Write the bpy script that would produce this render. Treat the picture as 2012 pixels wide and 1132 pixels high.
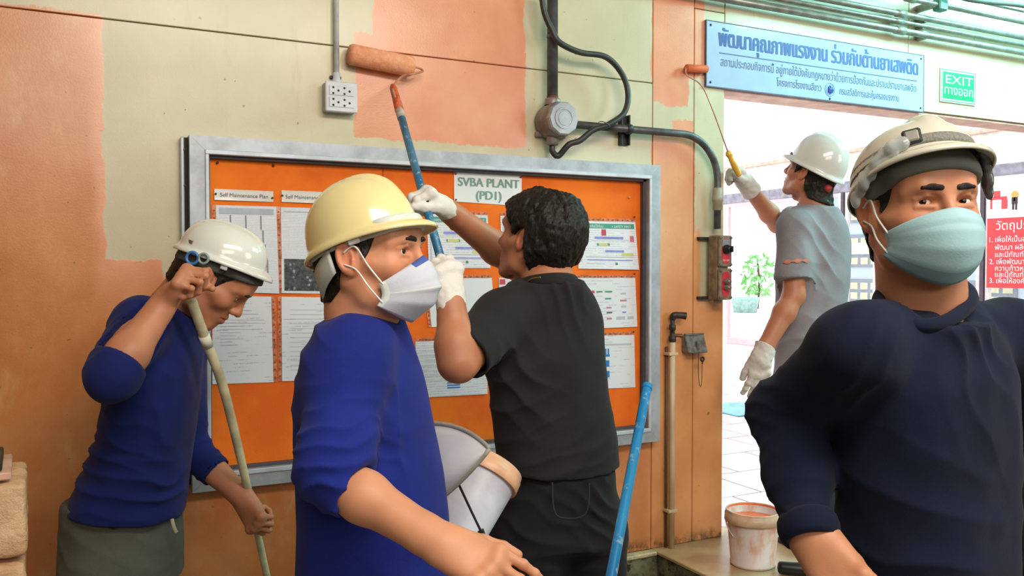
import bpy, math, random
import numpy as np
from mathutils import Vector
random.seed(7)
for o in list(bpy.data.objects):
    bpy.data.objects.remove(o)
SC = bpy.context.scene
COL = SC.collection
R = math.radians
def V3(*a):
    return np.array(a if len(a) > 1 else a[0], dtype=float)
def unit(v):
    v = np.asarray(v, float); return v / np.linalg.norm(v)

# ---------------------------------------------------------------- camera, world, lights, exposure
FPX = 1700.0
CAM = V3(0, -2.99, 1.55)
YAW, PIT = R(26.95), R(1.38)
FW = V3(math.sin(YAW)*math.cos(PIT), math.cos(YAW)*math.cos(PIT), -math.sin(PIT))
RT = V3(math.cos(YAW), -math.sin(YAW), 0)
UP = np.cross(RT, FW)
cd = bpy.data.cameras.new('camera'); co = bpy.data.objects.new('camera', cd); COL.objects.link(co)
cd.sensor_width = 36; cd.lens = FPX/2012*36; cd.clip_start = 0.05; cd.clip_end = 200
co.location = CAM; co.rotation_euler = (math.pi/2-PIT, 0, -YAW)
SC.camera = co
cd.dof.use_dof = False

W_ = bpy.data.worlds.new('sky'); SC.world = W_; W_.use_nodes = True
bg = W_.node_tree.nodes['Background']; bg.inputs[0].default_value = (0.93, 0.97, 1.0, 1); bg.inputs[1].default_value = 2.3

def area(name, loc, target, size, power, color, spread=180):
    l = bpy.data.lights.new(name, 'AREA'); l.shape = 'RECTANGLE'; l.size, l.size_y = size
    l.energy = power; l.color = color; l.spread = R(spread)
    o = bpy.data.objects.new(name, l); COL.objects.link(o); o.location = loc
    o.rotation_euler = (Vector(target)-Vector(loc)).to_track_quat('-Z', 'Y').to_euler()
    return o
area('tube_and_fill_light', (1.1, -3.4, 3.3), (1.3, -0.6, 1.2), (2.4, 0.5), 78, (1.0, 0.93, 0.80))
area('tube_and_fill_light', (0.1, -5.7, 2.9), (0.6, 0.0, 1.2), (2.6, 0.9), 50, (1.0, 0.92, 0.80))  # this one is a low fill, added to light faces from the front
area('skylight_light', (5.0, -1.0, 3.5), (4.4, 0.0, 2.6), (2.2, 0.7), 92, (0.40, 0.95, 0.88), 120)
area('front_fill_light', (4.6, -4.4, 2.3), (1.6, -0.8, 1.3), (1.6, 1.6), 40, (0.93, 0.97, 1.0))  # added fill for frontal light on the people; no gate is built here
SC.view_settings.view_transform = 'Standard'; SC.view_settings.look = 'None'
SC.view_settings.gamma = 1; SC.view_settings.use_curve_mapping = False
SC.view_settings.exposure = 0.0

# ---------------------------------------------------------------- measuring helpers
def ray(px, py):
    return FW + (px-1006)/FPX*RT + (566-py)/FPX*UP
def P(px, py, Z):
    return CAM + Z*ray(px, py)
def WP(px, py, y=0.0):                      # a point on a plane parallel to the long wall
    d = ray(px, py); return CAM + d*((y-CAM[1])/d[1])
def GP(px, py, z=0.0):
    d = ray(px, py); return CAM + d*((z-CAM[2])/d[2])
def XP(px, py, x):
    d = ray(px, py); return CAM + d*((x-CAM[0])/d[0])

# ---------------------------------------------------------------- materials
MATS = {}
def lin(c):
    return tuple((x/12.92 if x <= 0.04045 else ((x+0.055)/1.055)**2.4) for x in c)
def rgb(r, g, b):
    return lin((r/255, g/255, b/255))
class NT:
    def __init__(s, name):
        s.m = bpy.data.materials.new(name); s.m.use_nodes = True; s.t = s.m.node_tree
        s.b = s.t.nodes['Principled BSDF']; s.out = s.t.nodes['Material Output']
    def n(s, typ, **kw):
        x = s.t.nodes.new('ShaderNode'+typ)
        for k, v in kw.items():
            if k.startswith('i_'):
                key = k[2:]; key = int(key) if key.isdigit() else key.replace('_', ' ')
                s.set(x.inputs[key], v)
            else: setattr(x, k, v)
        return x
    def set(s, inp, v):
        if isinstance(v, bpy.types.NodeSocket): s.t.links.new(v, inp)
        else:
            if isinstance(v, tuple) and len(v) == 3 and inp.type == 'RGBA': v = v+(1,)
            inp.default_value = v
    def math(s, op, a, b=0.0, c=0.0, clamp=False):
        x = s.t.nodes.new('ShaderNodeMath'); x.operation = op; x.use_clamp = clamp
        s.set(x.inputs[0], a); s.set(x.inputs[1], b); s.set(x.inputs[2], c); return x.outputs[0]
    def mix(s, f, a, b):
        x = s.t.nodes.new('ShaderNodeMix'); x.data_type = 'RGBA'
        s.set(x.inputs[0], f); s.set(x.inputs[6], a); s.set(x.inputs[7], b); return x.outputs[2]
    def ramp(s, f, lo, hi):
        x = s.t.nodes.new('ShaderNodeMapRange'); x.interpolation_type = 'SMOOTHSTEP'
        s.set(x.inputs[0], f); s.set(x.inputs[1], lo); s.set(x.inputs[2], hi); return x.outputs[0]
    def noise(s, vec, scale, detail=4, rough=0.55, dist=0):
        x = s.t.nodes.new('ShaderNodeTexNoise'); s.set(x.inputs['Vector'], vec)
        x.inputs['Scale'].default_value = scale; x.inputs['Detail'].default_value = detail
        x.inputs['Roughness'].default_value = rough; x.inputs['Distortion'].default_value = dist
        return x.outputs[0]
    def pos(s):
        return s.t.nodes.new('ShaderNodeNewGeometry').outputs['Position']
    def obj(s):
        return s.t.nodes.new('ShaderNodeTexCoord').outputs['Object']
    def scale(s, vec, sc):
        x = s.t.nodes.new('ShaderNodeMapping'); s.set(x.inputs[0], vec); x.inputs['Scale'].default_value = sc
        return x.outputs[0]
    def bump(s, h, strength=0.3, dist=0.01):
        x = s.t.nodes.new('ShaderNodeBump'); s.set(x.inputs['Height'], h)
        x.inputs['Strength'].default_value = strength; x.inputs['Distance'].default_value = dist
        s.t.links.new(x.outputs[0], s.b.inputs['Normal'])
    def color(s, v): s.set(s.b.inputs['Base Color'], v)
    def rough(s, v): s.set(s.b.inputs['Roughness'], v)
def mat(name, col, rough=0.5, metal=0.0, var=0.12, vscale=12, bump=0.0, bscale=200, bdist=0.001, spec=0.5, coat=0, alpha=1, trans=0, sss=0, aniso=(1, 1, 1)):
    if name in MATS: return MATS[name]
    k = NT(name); o = k.obj()
    n = k.noise(k.scale(o, aniso), vscale, 5)
    c2 = tuple(max(0, c*(1-2*var)) for c in col); c1 = tuple(min(1, c*(1+var)) for c in col)
    k.color(k.mix(k.ramp(n, 0.3, 0.7), c2, c1) if var else col)
    k.rough(rough); k.b.inputs['Metallic'].default_value = metal
    k.b.inputs['Specular IOR Level'].default_value = spec
    k.b.inputs['Coat Weight'].default_value = coat
    k.b.inputs['Alpha'].default_value = alpha
    k.b.inputs['Transmission Weight'].default_value = trans
    if sss:
        k.b.inputs['Subsurface Weight'].default_value = sss
        k.b.inputs['Subsurface Radius'].default_value = (0.012, 0.004, 0.002); k.b.inputs['Subsurface Scale'].default_value = 0.6
    if bump: k.bump(k.noise(o, bscale, 3), bump, bdist)
    MATS[name] = k.m; return k.m

# ---------------------------------------------------------------- object helpers
BASE = {}
def setp(o, label=None, cat=None, group=None, kind=None):
    if label: o['label'] = label
    if cat: o['category'] = cat
    if group: o['group'] = group
    if kind: o['kind'] = kind
    return o
def thing(name, loc, label, cat, group=None, kind=None):
    o = bpy.data.objects.new(name, None); COL.objects.link(o); o.location = tuple(loc)
    o.empty_display_size = 0.05
    BASE[o.name] = V3(*loc); setp(o, label, cat, group, kind); return o
def link_mesh(name, verts, faces, m, parent=None, smooth=True, base=None, cols=None, matidx=None):
    verts = np.asarray(verts, float)
    if parent is not None: b = BASE[parent.name]
    elif base is not None: b = V3(*base)
    else:
        b = (verts.min(0)+verts.max(0))/2; b[2] = verts[:, 2].min()
    verts = verts - b
    me = bpy.data.meshes.new(name)
    if isinstance(faces, np.ndarray):
        n = len(faces); w = faces.shape[1]
        me.vertices.add(len(verts)); me.vertices.foreach_set('co', verts.astype(np.float32).ravel())
        me.loops.add(n*w); me.loops.foreach_set('vertex_index', faces.astype(np.int32).ravel())
        me.polygons.add(n); me.polygons.foreach_set('loop_start', np.arange(0, n*w, w, dtype=np.int32))
        try: me.polygons.foreach_set('loop_total', np.full(n, w, dtype=np.int32))
        except Exception: pass
        me.update(calc_edges=True); me.validate()
    else:
        me.from_pydata([tuple(v) for v in verts], [], faces)
    me.polygons.foreach_set('use_smooth', np.full(len(me.polygons), smooth, dtype=bool))
    for q in (m if isinstance(m, (list, tuple)) else [m]): me.materials.append(q)
    if matidx is not None: me.polygons.foreach_set('material_index', np.asarray(matidx, dtype=np.int32))
    if cols is not None:
        a = me.color_attributes.new('Col', 'FLOAT_COLOR', 'POINT')
        c4 = np.ones((len(verts), 4), np.float32); c4[:, :3] = cols
        a.data.foreach_set('color', c4.ravel())
    me.update()
    o = bpy.data.objects.new(name, me); COL.objects.link(o)
    if parent is not None:
        o.parent = parent; BASE[o.name] = b
    else:
        o.location = b; BASE[o.name] = b
    return o
def smooth_path(pts, n=8):
    pts = [V3(*p) for p in pts]
    if len(pts) < 3: return pts
    out = []
    for i in range(len(pts)-1):
        p0 = pts[max(i-1, 0)]; p1 = pts[i]; p2 = pts[i+1]; p3 = pts[min(i+2, len(pts)-1)]
        for k in range(n):
            t = k/n
            out.append(0.5*((2*p1)+(-p0+p2)*t+(2*p0-5*p1+4*p2-p3)*t*t+(-p0+3*p1-3*p2+p3)*t**3))
    out.append(pts[-1]); return out
class MB:
    def __init__(s): s.v = []; s.f = []; s.mi = []; s.cur = 0
    def add(s, vs, fs):
        b = len(s.v); s.v += [tuple(map(float, v)) for v in vs]
        for f in fs: s.f.append(tuple(b+i for i in f)); s.mi.append(s.cur)
        return s
    def box(s, c, h, ax=None, bev=0.0):
        c = V3(*c); ax = np.eye(3) if ax is None else np.array(ax, float)
        if bev <= 0:
            vs = [c+sum(ax[k]*h[k]*(1 if (i >> k) & 1 else -1) for k in range(3)) for i in range(8)]
            return s.add(vs, [(0, 2, 3, 1), (4, 5, 7, 6), (0, 1, 5, 4), (2, 6, 7, 3), (0, 4, 6, 2), (1, 3, 7, 5)])
        bev = min(bev, min(h)*0.9); vs = []; ids = {}
        for sx in (-1, 1):
            for sy in (-1, 1):
                for sz in (-1, 1):
                    sg = (sx, sy, sz)
                    for k in range(3):
                        q = [sg[j]*(h[j]-(0 if j == k else bev)) for j in range(3)]
                        ids[(sg, k)] = len(vs); vs.append(c+sum(ax[j]*q[j] for j in range(3)))
        fs = []
        for k in range(3):
            a, b = (k+1) % 3, (k+2) % 3
            for sg in (-1, 1):
                def key(sa, sb):
                    t = [0, 0, 0]; t[k] = sg; t[a] = sa; t[b] = sb; return (tuple(t), k)
                q = [ids[key(-1, -1)], ids[key(1, -1)], ids[key(1, 1)], ids[key(-1, 1)]]
                fs.append(tuple(q if sg > 0 else q[::-1]))
            for sa in (-1, 1):
                for sb in (-1, 1):
                    def kk(t_, which):
                        t = [0, 0, 0]; t[k] = t_; t[a] = sa; t[b] = sb; return ids[(tuple(t), which)]
                    q = [kk(-1, a), kk(1, a), kk(1, b), kk(-1, b)]
                    fs.append(tuple(q if sa*sb < 0 else q[::-1]))
        for sx in (-1, 1):
            for sy in (-1, 1):
                for sz in (-1, 1):
                    q = [ids[((sx, sy, sz), k)] for k in range(3)]
                    fs.append(tuple(q if sx*sy*sz > 0 else q[::-1]))
        return s.add(vs, fs)
    def wbox(s, x0, x1, y0, y1, z0, z1, bev=0.0):
        return s.box(((x0+x1)/2, (y0+y1)/2, (z0+z1)/2), (abs(x1-x0)/2, abs(y1-y0)/2, abs(z1-z0)/2), None, bev)
    def tube(s, pts, r, seg=12, n=8, sm=True, caps=True):
        pts = smooth_path(pts, n) if sm else [V3(*p) for p in pts]
        rs = r if hasattr(r, '__len__') else [r]*len(pts)
        if len(rs) != len(pts): rs = np.interp(np.linspace(0, 1, len(pts)), np.linspace(0, 1, len(rs)), rs)
        vs = []; fs = []; N = None
        for i, p in enumerate(pts):
            t = unit(pts[min(i+1, len(pts)-1)]-pts[max(i-1, 0)])
            if N is None:
                N = unit(np.cross(t, V3(0, 0, 1) if abs(t[2]) < 0.9 else V3(1, 0, 0)))
            N = unit(N-t*np.dot(N, t)); B = np.cross(t, N)
            for k in range(seg):
                a = 2*math.pi*k/seg; vs.append(p+rs[i]*(math.cos(a)*N+math.sin(a)*B))
        for i in range(len(pts)-1):
            for k in range(seg):
                k2 = (k+1) % seg; fs.append((i*seg+k, i*seg+k2, (i+1)*seg+k2, (i+1)*seg+k))
        if caps:
            fs.append(tuple(range(seg-1, -1, -1))); fs.append(tuple(range((len(pts)-1)*seg, len(pts)*seg)))
        return s.add(vs, fs)
    def cyl(s, a, b, r, r2=None, seg=24):
        return s.tube([a, b], [r, r if r2 is None else r2], seg, sm=False)
    def lathe(s, c, axis, prof, seg=40, xd=None, a0=0, a1=None):
        c = V3(*c); z = unit(axis); x = unit(np.cross(z, V3(0.3, 0.9, 0.1)) if xd is None else xd); x = unit(x-z*np.dot(x, z)); y = np.cross(z, x)
        full = a1 is None; n = seg if full else seg+1; vs = []; fs = []
        for (r, h) in prof:
            for k in range(n):
                a = 2*math.pi*k/seg if full else a0+(a1-a0)*k/seg
                vs.append(c+z*h+r*(math.cos(a)*x+math.sin(a)*y))
        for i in range(len(prof)-1):
            for k in range(seg):
                k2 = (k+1) % n; fs.append((i*n+k, i*n+k2, (i+1)*n+k2, (i+1)*n+k))
        return s.add(vs, fs)
    def quad(s, a, b, c, d): return s.add([a, b, c, d], [(0, 1, 2, 3)])
    def build(s, name, m, parent=None, smooth=False, base=None, **kw):
        o = link_mesh(name, s.v, s.f, m, parent, smooth, base, matidx=s.mi if isinstance(m, (list, tuple)) else None)
        if smooth == 'auto' or kw.get('auto'):
            o.data.polygons.foreach_set('use_smooth', np.full(len(o.data.polygons), True, dtype=bool))
            try: o.data.set_sharp_from_angle(angle=R(38))
            except Exception: pass
        return o
def text_mesh(name, body, origin, ux, uz, size, m, parent, align='LEFT', width=None, off=0.0, bold=0.0):
    # flat printed lettering: origin = baseline start, ux = writing direction, uz = up
    cu = bpy.data.curves.new(name, 'FONT'); cu.body = body; cu.size = 1.0; cu.align_x = align; cu.offset = bold; cu.resolution_u = 5
    cu.fill_mode = 'NONE' if hasattr(cu, 'fill_mode') else cu.fill_mode
    t = bpy.data.objects.new('tmp', cu); COL.objects.link(t)
    dg = bpy.context.evaluated_depsgraph_get(); dg.update()
    me = bpy.data.meshes.new_from_object(t.evaluated_get(dg)); bpy.data.objects.remove(t)
    n = len(me.vertices)
    if n == 0: return None
    co_ = np.zeros(n*3); me.vertices.foreach_get('co', co_); co_ = co_.reshape(-1, 3)
    nb = {}
    for e in me.edges:
        a, b = e.vertices; nb.setdefault(a, []).append(b); nb.setdefault(b, []).append(a)
    bpy.data.meshes.remove(me)
    seen = set(); loops = []
    for v0 in range(n):
        if v0 in seen or v0 not in nb: continue
        lp = [v0]; seen.add(v0); cur = max(nb[v0]) if (v0+1) not in nb[v0] else v0+1
        while cur not in seen:
            seen.add(cur); lp.append(cur); nx = [q for q in nb[cur] if q not in seen]
            if not nx: break
            cur = nx[0]
        if len(lp) > 2: loops.append(lp)
    def sarea(lp):
        p = co_[lp]; x, y = p[:, 0], p[:, 1]; return 0.5*float((x*np.roll(y, -1)-y*np.roll(x, -1)).sum())
    def inside(pt, lp):
        c = False; p = co_[lp]
        for a in range(len(lp)):
            x1, y1 = p[a][:2]; x2, y2 = p[a-1][:2]
            if (y1 > pt[1]) != (y2 > pt[1]) and pt[0] < (x2-x1)*(pt[1]-y1)/(y2-y1)+x1: c = not c
        return c
    A = [sarea(l) for l in loops]; par = {}
    for k in range(len(loops)):
        c = [o for o in range(len(loops)) if o != k and abs(A[o]) > abs(A[k]) and inside(co_[loops[k][0]], loops[o])]
        c = [o for o in c if A[o]*A[k] < 0] or []
        par[k] = min(c, key=lambda o: abs(A[o])) if c else None
    outs = [k for k in par if par[k] is None]; holes = {k: [] for k in outs}
    for k in par:
        if par[k] in holes: holes[par[k]].append(k)
    from mathutils.geometry import tessellate_polygon
    fs = []
    for o in outs:
        ls = [loops[o]]+[loops[h] for h in holes[o]]; flat = [v for l in ls for v in l]
        for tri in tessellate_polygon([[Vector((co_[v][0], co_[v][1], 0)) for v in l] for l in ls]):
            q = [flat[k] for k in tri]
            a, b, c = co_[q[0]], co_[q[1]], co_[q[2]]
            if (b[0]-a[0])*(c[1]-a[1])-(b[1]-a[1])*(c[0]-a[0]) < 0: q = q[::-1]
            fs.append(tuple(q))
    s = size
    if width:
        w = co_[:, 0].max()-co_[:, 0].min(); sx = width/w
    else: sx = size
    ux = unit(ux); uz = unit(uz); nn = np.cross(ux, uz)
    x0 = co_[:, 0].min() if align == 'LEFT' else 0
    v = V3(*origin)+np.outer((co_[:, 0]-x0)*sx, ux)+np.outer(co_[:, 1]*s, uz)+nn*off
    return link_mesh(name, v, fs, m, parent, False)

# ---------------------------------------------------------------- distance-field modelling
def smin(a, b, k):
    if k <= 0: return np.minimum(a, b)
    h = np.maximum(k-np.abs(a-b), 0)/k
    return np.minimum(a, b)-h*h*k*0.25
def smax(a, b, k): return -smin(-a, -b, k)
def vnoise(p, scale, seed=0):
    q = p*scale+seed*17.31; i = np.floor(q).astype(np.int64); f = q-i; f = f*f*(3-2*f)
    out = 0
    def h(ix, iy, iz):
        n = (ix*73856093) ^ (iy*19349663) ^ (iz*83492791) ^ (seed*9781)
        n = (n ^ (n >> 13))*1274126177 & 0x7fffffff
        return ((n >> 8) % 65536)/32768.0-1
    for dx in (0, 1):
        for dy in (0, 1):
            for dz in (0, 1):
                w = (f[..., 0] if dx else 1-f[..., 0])*(f[..., 1] if dy else 1-f[..., 1])*(f[..., 2] if dz else 1-f[..., 2])
                out = out+w*h(i[..., 0]+dx, i[..., 1]+dy, i[..., 2]+dz)
    return out
class Field:
    def __init__(s, lo, hi, h):
        s.h = h; s.ax = [np.arange(lo[k], hi[k]+h, h, dtype=np.float32) for k in range(3)]
        s.V = np.full([len(a) for a in s.ax], 1.0, np.float32)
    def sub(s, lo, hi):
        sl = []
        for k in range(3):
            a = int(np.searchsorted(s.ax[k], lo[k])); b = int(np.searchsorted(s.ax[k], hi[k]))
            if b-a < 1: return None, None
            sl.append(slice(a, b))
        X, Y, Z = np.meshgrid(s.ax[0][sl[0]], s.ax[1][sl[1]], s.ax[2][sl[2]], indexing='ij')
        return tuple(sl), np.stack([X, Y, Z], -1)
    def op(s, fn, lo, hi, k, mode):
        m = k+2.5*s.h
        sl, p = s.sub(np.asarray(lo)-m, np.asarray(hi)+m)
        if sl is None: return
        d = fn(p); v = s.V[sl]
        if mode == 'u': s.V[sl] = smin(v, d, k)
        elif mode == 's': s.V[sl] = smax(v, -d, k)
        elif mode == 'i': s.V[sl] = smax(v, d, k)
    def cone(s, a, b, r1, r2=None, k=0.01, mode='u', flat=None):
        a = V3(*a); b = V3(*b); r2 = r1 if r2 is None else r2
        r = max(r1, r2); fs = 1.0
        if flat is not None: fw, fs = unit(flat[0]), flat[1]; r = r*max(1, fs)
        a32 = a.astype(np.float32); ba = (b-a).astype(np.float32)
        def fn(p):
            q = p-a32; L = float(np.dot(ba, ba))+1e-12
            t = np.clip(q@ba/L, 0, 1)
            q = q-t[..., None]*ba
            if flat is not None:
                w = fw.astype(np.float32); q = q+(q@w)[..., None]*w*(1/fs-1)
                return (np.sqrt((q*q).sum(-1))-(r1+(r2-r1)*t))*min(1, fs)
            return np.sqrt((q*q).sum(-1))-(r1+(r2-r1)*t)
        s.op(fn, np.minimum(a, b)-r, np.maximum(a, b)+r, k, mode)
    def ell(s, c, r, k=0.01, mode='u', rot=None):
        c = V3(*c); r = V3(*r); M = np.eye(3) if rot is None else np.array([unit(q) for q in rot])
        M32 = M.astype(np.float32); r32 = r.astype(np.float32)
        def fn(p):
            q = (p-c.astype(np.float32))@M32.T
            k0 = np.sqrt(((q/r32)**2).sum(-1)); k1 = np.sqrt(((q/(r32*r32))**2).sum(-1))+1e-9
            return k0*(k0-1)/k1
        R_ = r.max(); s.op(fn, c-R_, c+R_, k, mode)
    def half(s, c, n, k=0.0, mode='i'):     # keep the side opposite to n
        c = V3(*c).astype(np.float32); n = unit(n).astype(np.float32)
        sl, p = s.sub([a[0]-1 for a in s.ax], [a[-1]+1 for a in s.ax])
        s.V = smax(s.V, (p-c)@n, k) if mode == 'i' else s.V
    def flatcyl(s, c, n, r, k=0.003):       # remove everything above a disc
        c = V3(*c); nn = unit(n).astype(np.float32); cc = c.astype(np.float32)
        sl, p = s.sub(c-0.25, c+0.25); q = p-cc; d = q@nn; pr = np.sqrt(np.maximum((q*q).sum(-1)-d*d, 0))
        s.V[sl] = smax(s.V[sl], -np.maximum(-d, pr-r), k)
    def cuff(s, c, n, k, rad):              # cut a sleeve square across its own axis
        c = V3(*c); nn = unit(n).astype(np.float32); cc = c.astype(np.float32)
        sl, p = s.sub(c-0.22, c+0.22)
        if sl is None: return
        q = p-cc; d = q@nn; pr = np.sqrt(np.maximum((q*q).sum(-1)-d*d, 0))
        s.V[sl] = np.where((pr < rad) & (d < 0.21) & (d > -0.01), smax(s.V[sl], d, k), s.V[sl])
    def halfbox(s, c, n, k, rad):           # the same cut, only near c
        c = V3(*c); nn = unit(n).astype(np.float32); cc = c.astype(np.float32)
        sl, p = s.sub(c-rad, c+rad)
        if sl is None: return
        q = p-cc; d = q@nn; rr = np.sqrt((q*q).sum(-1))
        s.V[sl] = np.where(rr < rad, smax(s.V[sl], d, k), s.V[sl])
    def loft(s, st, k=0.02, mode='u', ex=2.3):
        # st: list of (centre, right vector, half width, half depth); spine close to straight
        cs = np.array([q[0] for q in st], float); w = cs[-1]-cs[0]; L = np.linalg.norm(w); w = w/L
        ts = (cs-cs[0])@w; o = np.argsort(ts); ts = ts[o]; cs = cs[o]
        rv = np.array([unit(np.asarray(q[1])-w*np.dot(q[1], w)) for q in st])[o]
        aa = np.array([q[2] for q in st])[o]; bb = np.array([q[3] for q in st])[o]
        tt = np.linspace(ts[0], ts[-1], 80)
        def sm(v):
            y = np.interp(tt, ts, v); kk = np.hanning(13); kk /= kk.sum()
            return np.convolve(np.pad(y, 6, mode='edge'), kk, 'valid')
        C = np.stack([sm(cs[:, j]) for j in range(3)], -1); Rv = np.stack([sm(rv[:, j]) for j in range(3)], -1)
        A = sm(aa); B = sm(bb)
        def fn(p):
            q = p-cs[0].astype(np.float32); t = q@w.astype(np.float32); tc = np.clip(t, ts[0], ts[-1])
            def ip(arr): return np.interp(tc, tt, arr).astype(np.float32)
            c = np.stack([ip(C[:, j]) for j in range(3)], -1); rr = np.stack([ip(Rv[:, j]) for j in range(3)], -1)
            rr /= np.linalg.norm(rr, axis=-1, keepdims=True)
            a = ip(A); b = ip(B); q = p-c; q = q-(q@w.astype(np.float32))[..., None]*w.astype(np.float32)
            x = (q*rr).sum(-1); dd = np.cross(w.astype(np.float32), rr); y = (q*dd).sum(-1)
            e = (np.abs(x/a)**ex+np.abs(y/b)**ex)**(1/ex)
            d = (e-1)*np.minimum(a, b)
            cap = np.abs(t-tc)
            return np.where(cap > 0, np.sqrt(np.maximum(d, 0)**2+cap**2)+np.minimum(d, 0)*0, d)
        r = max(aa.max(), bb.max())
        s.op(fn, cs.min(0)-r, cs.max(0)+r, k, mode)
    def mesh(s, V=None):
        V = s.V if V is None else V
        S = V < 0; nx, ny, nz = V.shape
        cnt = np.zeros((nx-1, ny-1, nz-1), np.int8)
        for dx in (0, 1):
            for dy in (0, 1):
                for dz in (0, 1): cnt += S[dx:nx-1+dx, dy:ny-1+dy, dz:nz-1+dz]
        act = (cnt > 0) & (cnt < 8); I = np.argwhere(act)
        ids = np.full(act.shape, -1, np.int64); ids[act] = np.arange(len(I))
        acc = np.zeros((len(I), 3)); n = np.zeros(len(I))
        cor = [(a, b, c) for a in (0, 1) for b in (0, 1) for c in (0, 1)]
        for c0 in cor:
            for ax in range(3):
                if c0[ax]: continue
                c1 = list(c0); c1[ax] = 1
                v0 = V[I[:, 0]+c0[0], I[:, 1]+c0[1], I[:, 2]+c0[2]].astype(float)
                v1 = V[I[:, 0]+c1[0], I[:, 1]+c1[1], I[:, 2]+c1[2]].astype(float)
                mk = (v0 < 0) != (v1 < 0); t = v0/(v0-v1+1e-30)
                q = np.array(c0, float)[None]+np.zeros((len(I), 3)); q[:, ax] = t
                acc[mk] += q[mk]; n[mk] += 1
        loc = acc/n[:, None]
        vs = np.stack([s.ax[k][0]+(I[:, k]+loc[:, k])*s.h for k in range(3)], -1)
        quads = []
        for ax in range(3):
            sh = [slice(None)]*3; sh2 = [slice(None)]*3; sh[ax] = slice(0, -1); sh2[ax] = slice(1, None)
            df = S[tuple(sh)] != S[tuple(sh2)]; E = np.argwhere(df)
            u, v = (ax+1) % 3, (ax+2) % 3
            lim = [nx, ny, nz]
            ok = (E[:, u] > 0) & (E[:, v] > 0) & (E[:, u] < lim[u]-1) & (E[:, v] < lim[v]-1); E = E[ok]
            def idx(du, dv):
                q = E.copy(); q[:, u] += du; q[:, v] += dv; return ids[q[:, 0], q[:, 1], q[:, 2]]
            Q = np.stack([idx(-1, -1), idx(0, -1), idx(0, 0), idx(-1, 0)], -1)
            ins = S[E[:, 0], E[:, 1], E[:, 2]]
            Q[~ins] = Q[~ins][:, ::-1]; quads.append(Q)
        F = np.concatenate(quads); F = F[(F >= 0).all(1)]
        return vs, F
def vnormals(v, F):
    a = v[F[:, 0]]; b = v[F[:, 1]]; c = v[F[:, 2]]; d = v[F[:, 3]]
    n = np.cross(c-a, d-b); out = np.zeros_like(v)
    for k in range(4): np.add.at(out, F[:, k], n)
    return out/(np.linalg.norm(out, axis=1, keepdims=True)+1e-12)
def relax(v, F, it=2):
    for _ in range(it):
        acc = np.zeros_like(v); n = np.zeros(len(v))
        for k in range(4):
            a = F[:, k]; b = F[:, (k+1) % 4]
            np.add.at(acc, a, v[b]); np.add.at(n, a, 1); np.add.at(acc, b, v[a]); np.add.at(n, b, 1)
        v = v*0.5+0.5*acc/np.maximum(n, 1)[:, None]
    return v
def joinv(parts):
    vs = []; fs = []; cs = []; b = 0
    for p in parts:
        vs.append(p[0]); fs.append(p[1]+b); b += len(p[0])
        if len(p) > 2: cs.append(p[2])
    return np.concatenate(vs), np.concatenate(fs), (np.concatenate(cs) if cs else None)
def wrinkle(v, F, folds, base=0.004, bscale=14, seed=1):
    # cloth folds: list of (a, b, radius, direction across, wavelength, amplitude)
    n = vnormals(v, F)
    d = base*vnoise(v, bscale, seed)+base*0.5*vnoise(v, bscale*2.3, seed+5)
    for i, (a, b, rad, dr, wl, am) in enumerate(folds):
        a = V3(*a); b = V3(*b); ba = b-a; t = np.clip((v-a)@ba/(ba@ba+1e-12), 0, 1)
        ds = np.linalg.norm(v-a-t[:, None]*ba, axis=1); w = np.exp(-(ds/rad)**2)
        ph = (v@unit(dr))/wl+0.75*vnoise(v, 0.32/wl, seed+i*3)+0.35*vnoise(v, 0.8/wl, seed+i*3+1)
        s_ = 1-2*np.abs(np.sin(math.pi*ph))**0.8
        d += w*am*s_*(0.65+0.6*vnoise(v, 0.35/wl, seed+i*7+2))
    return v+n*d[:, None]
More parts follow.
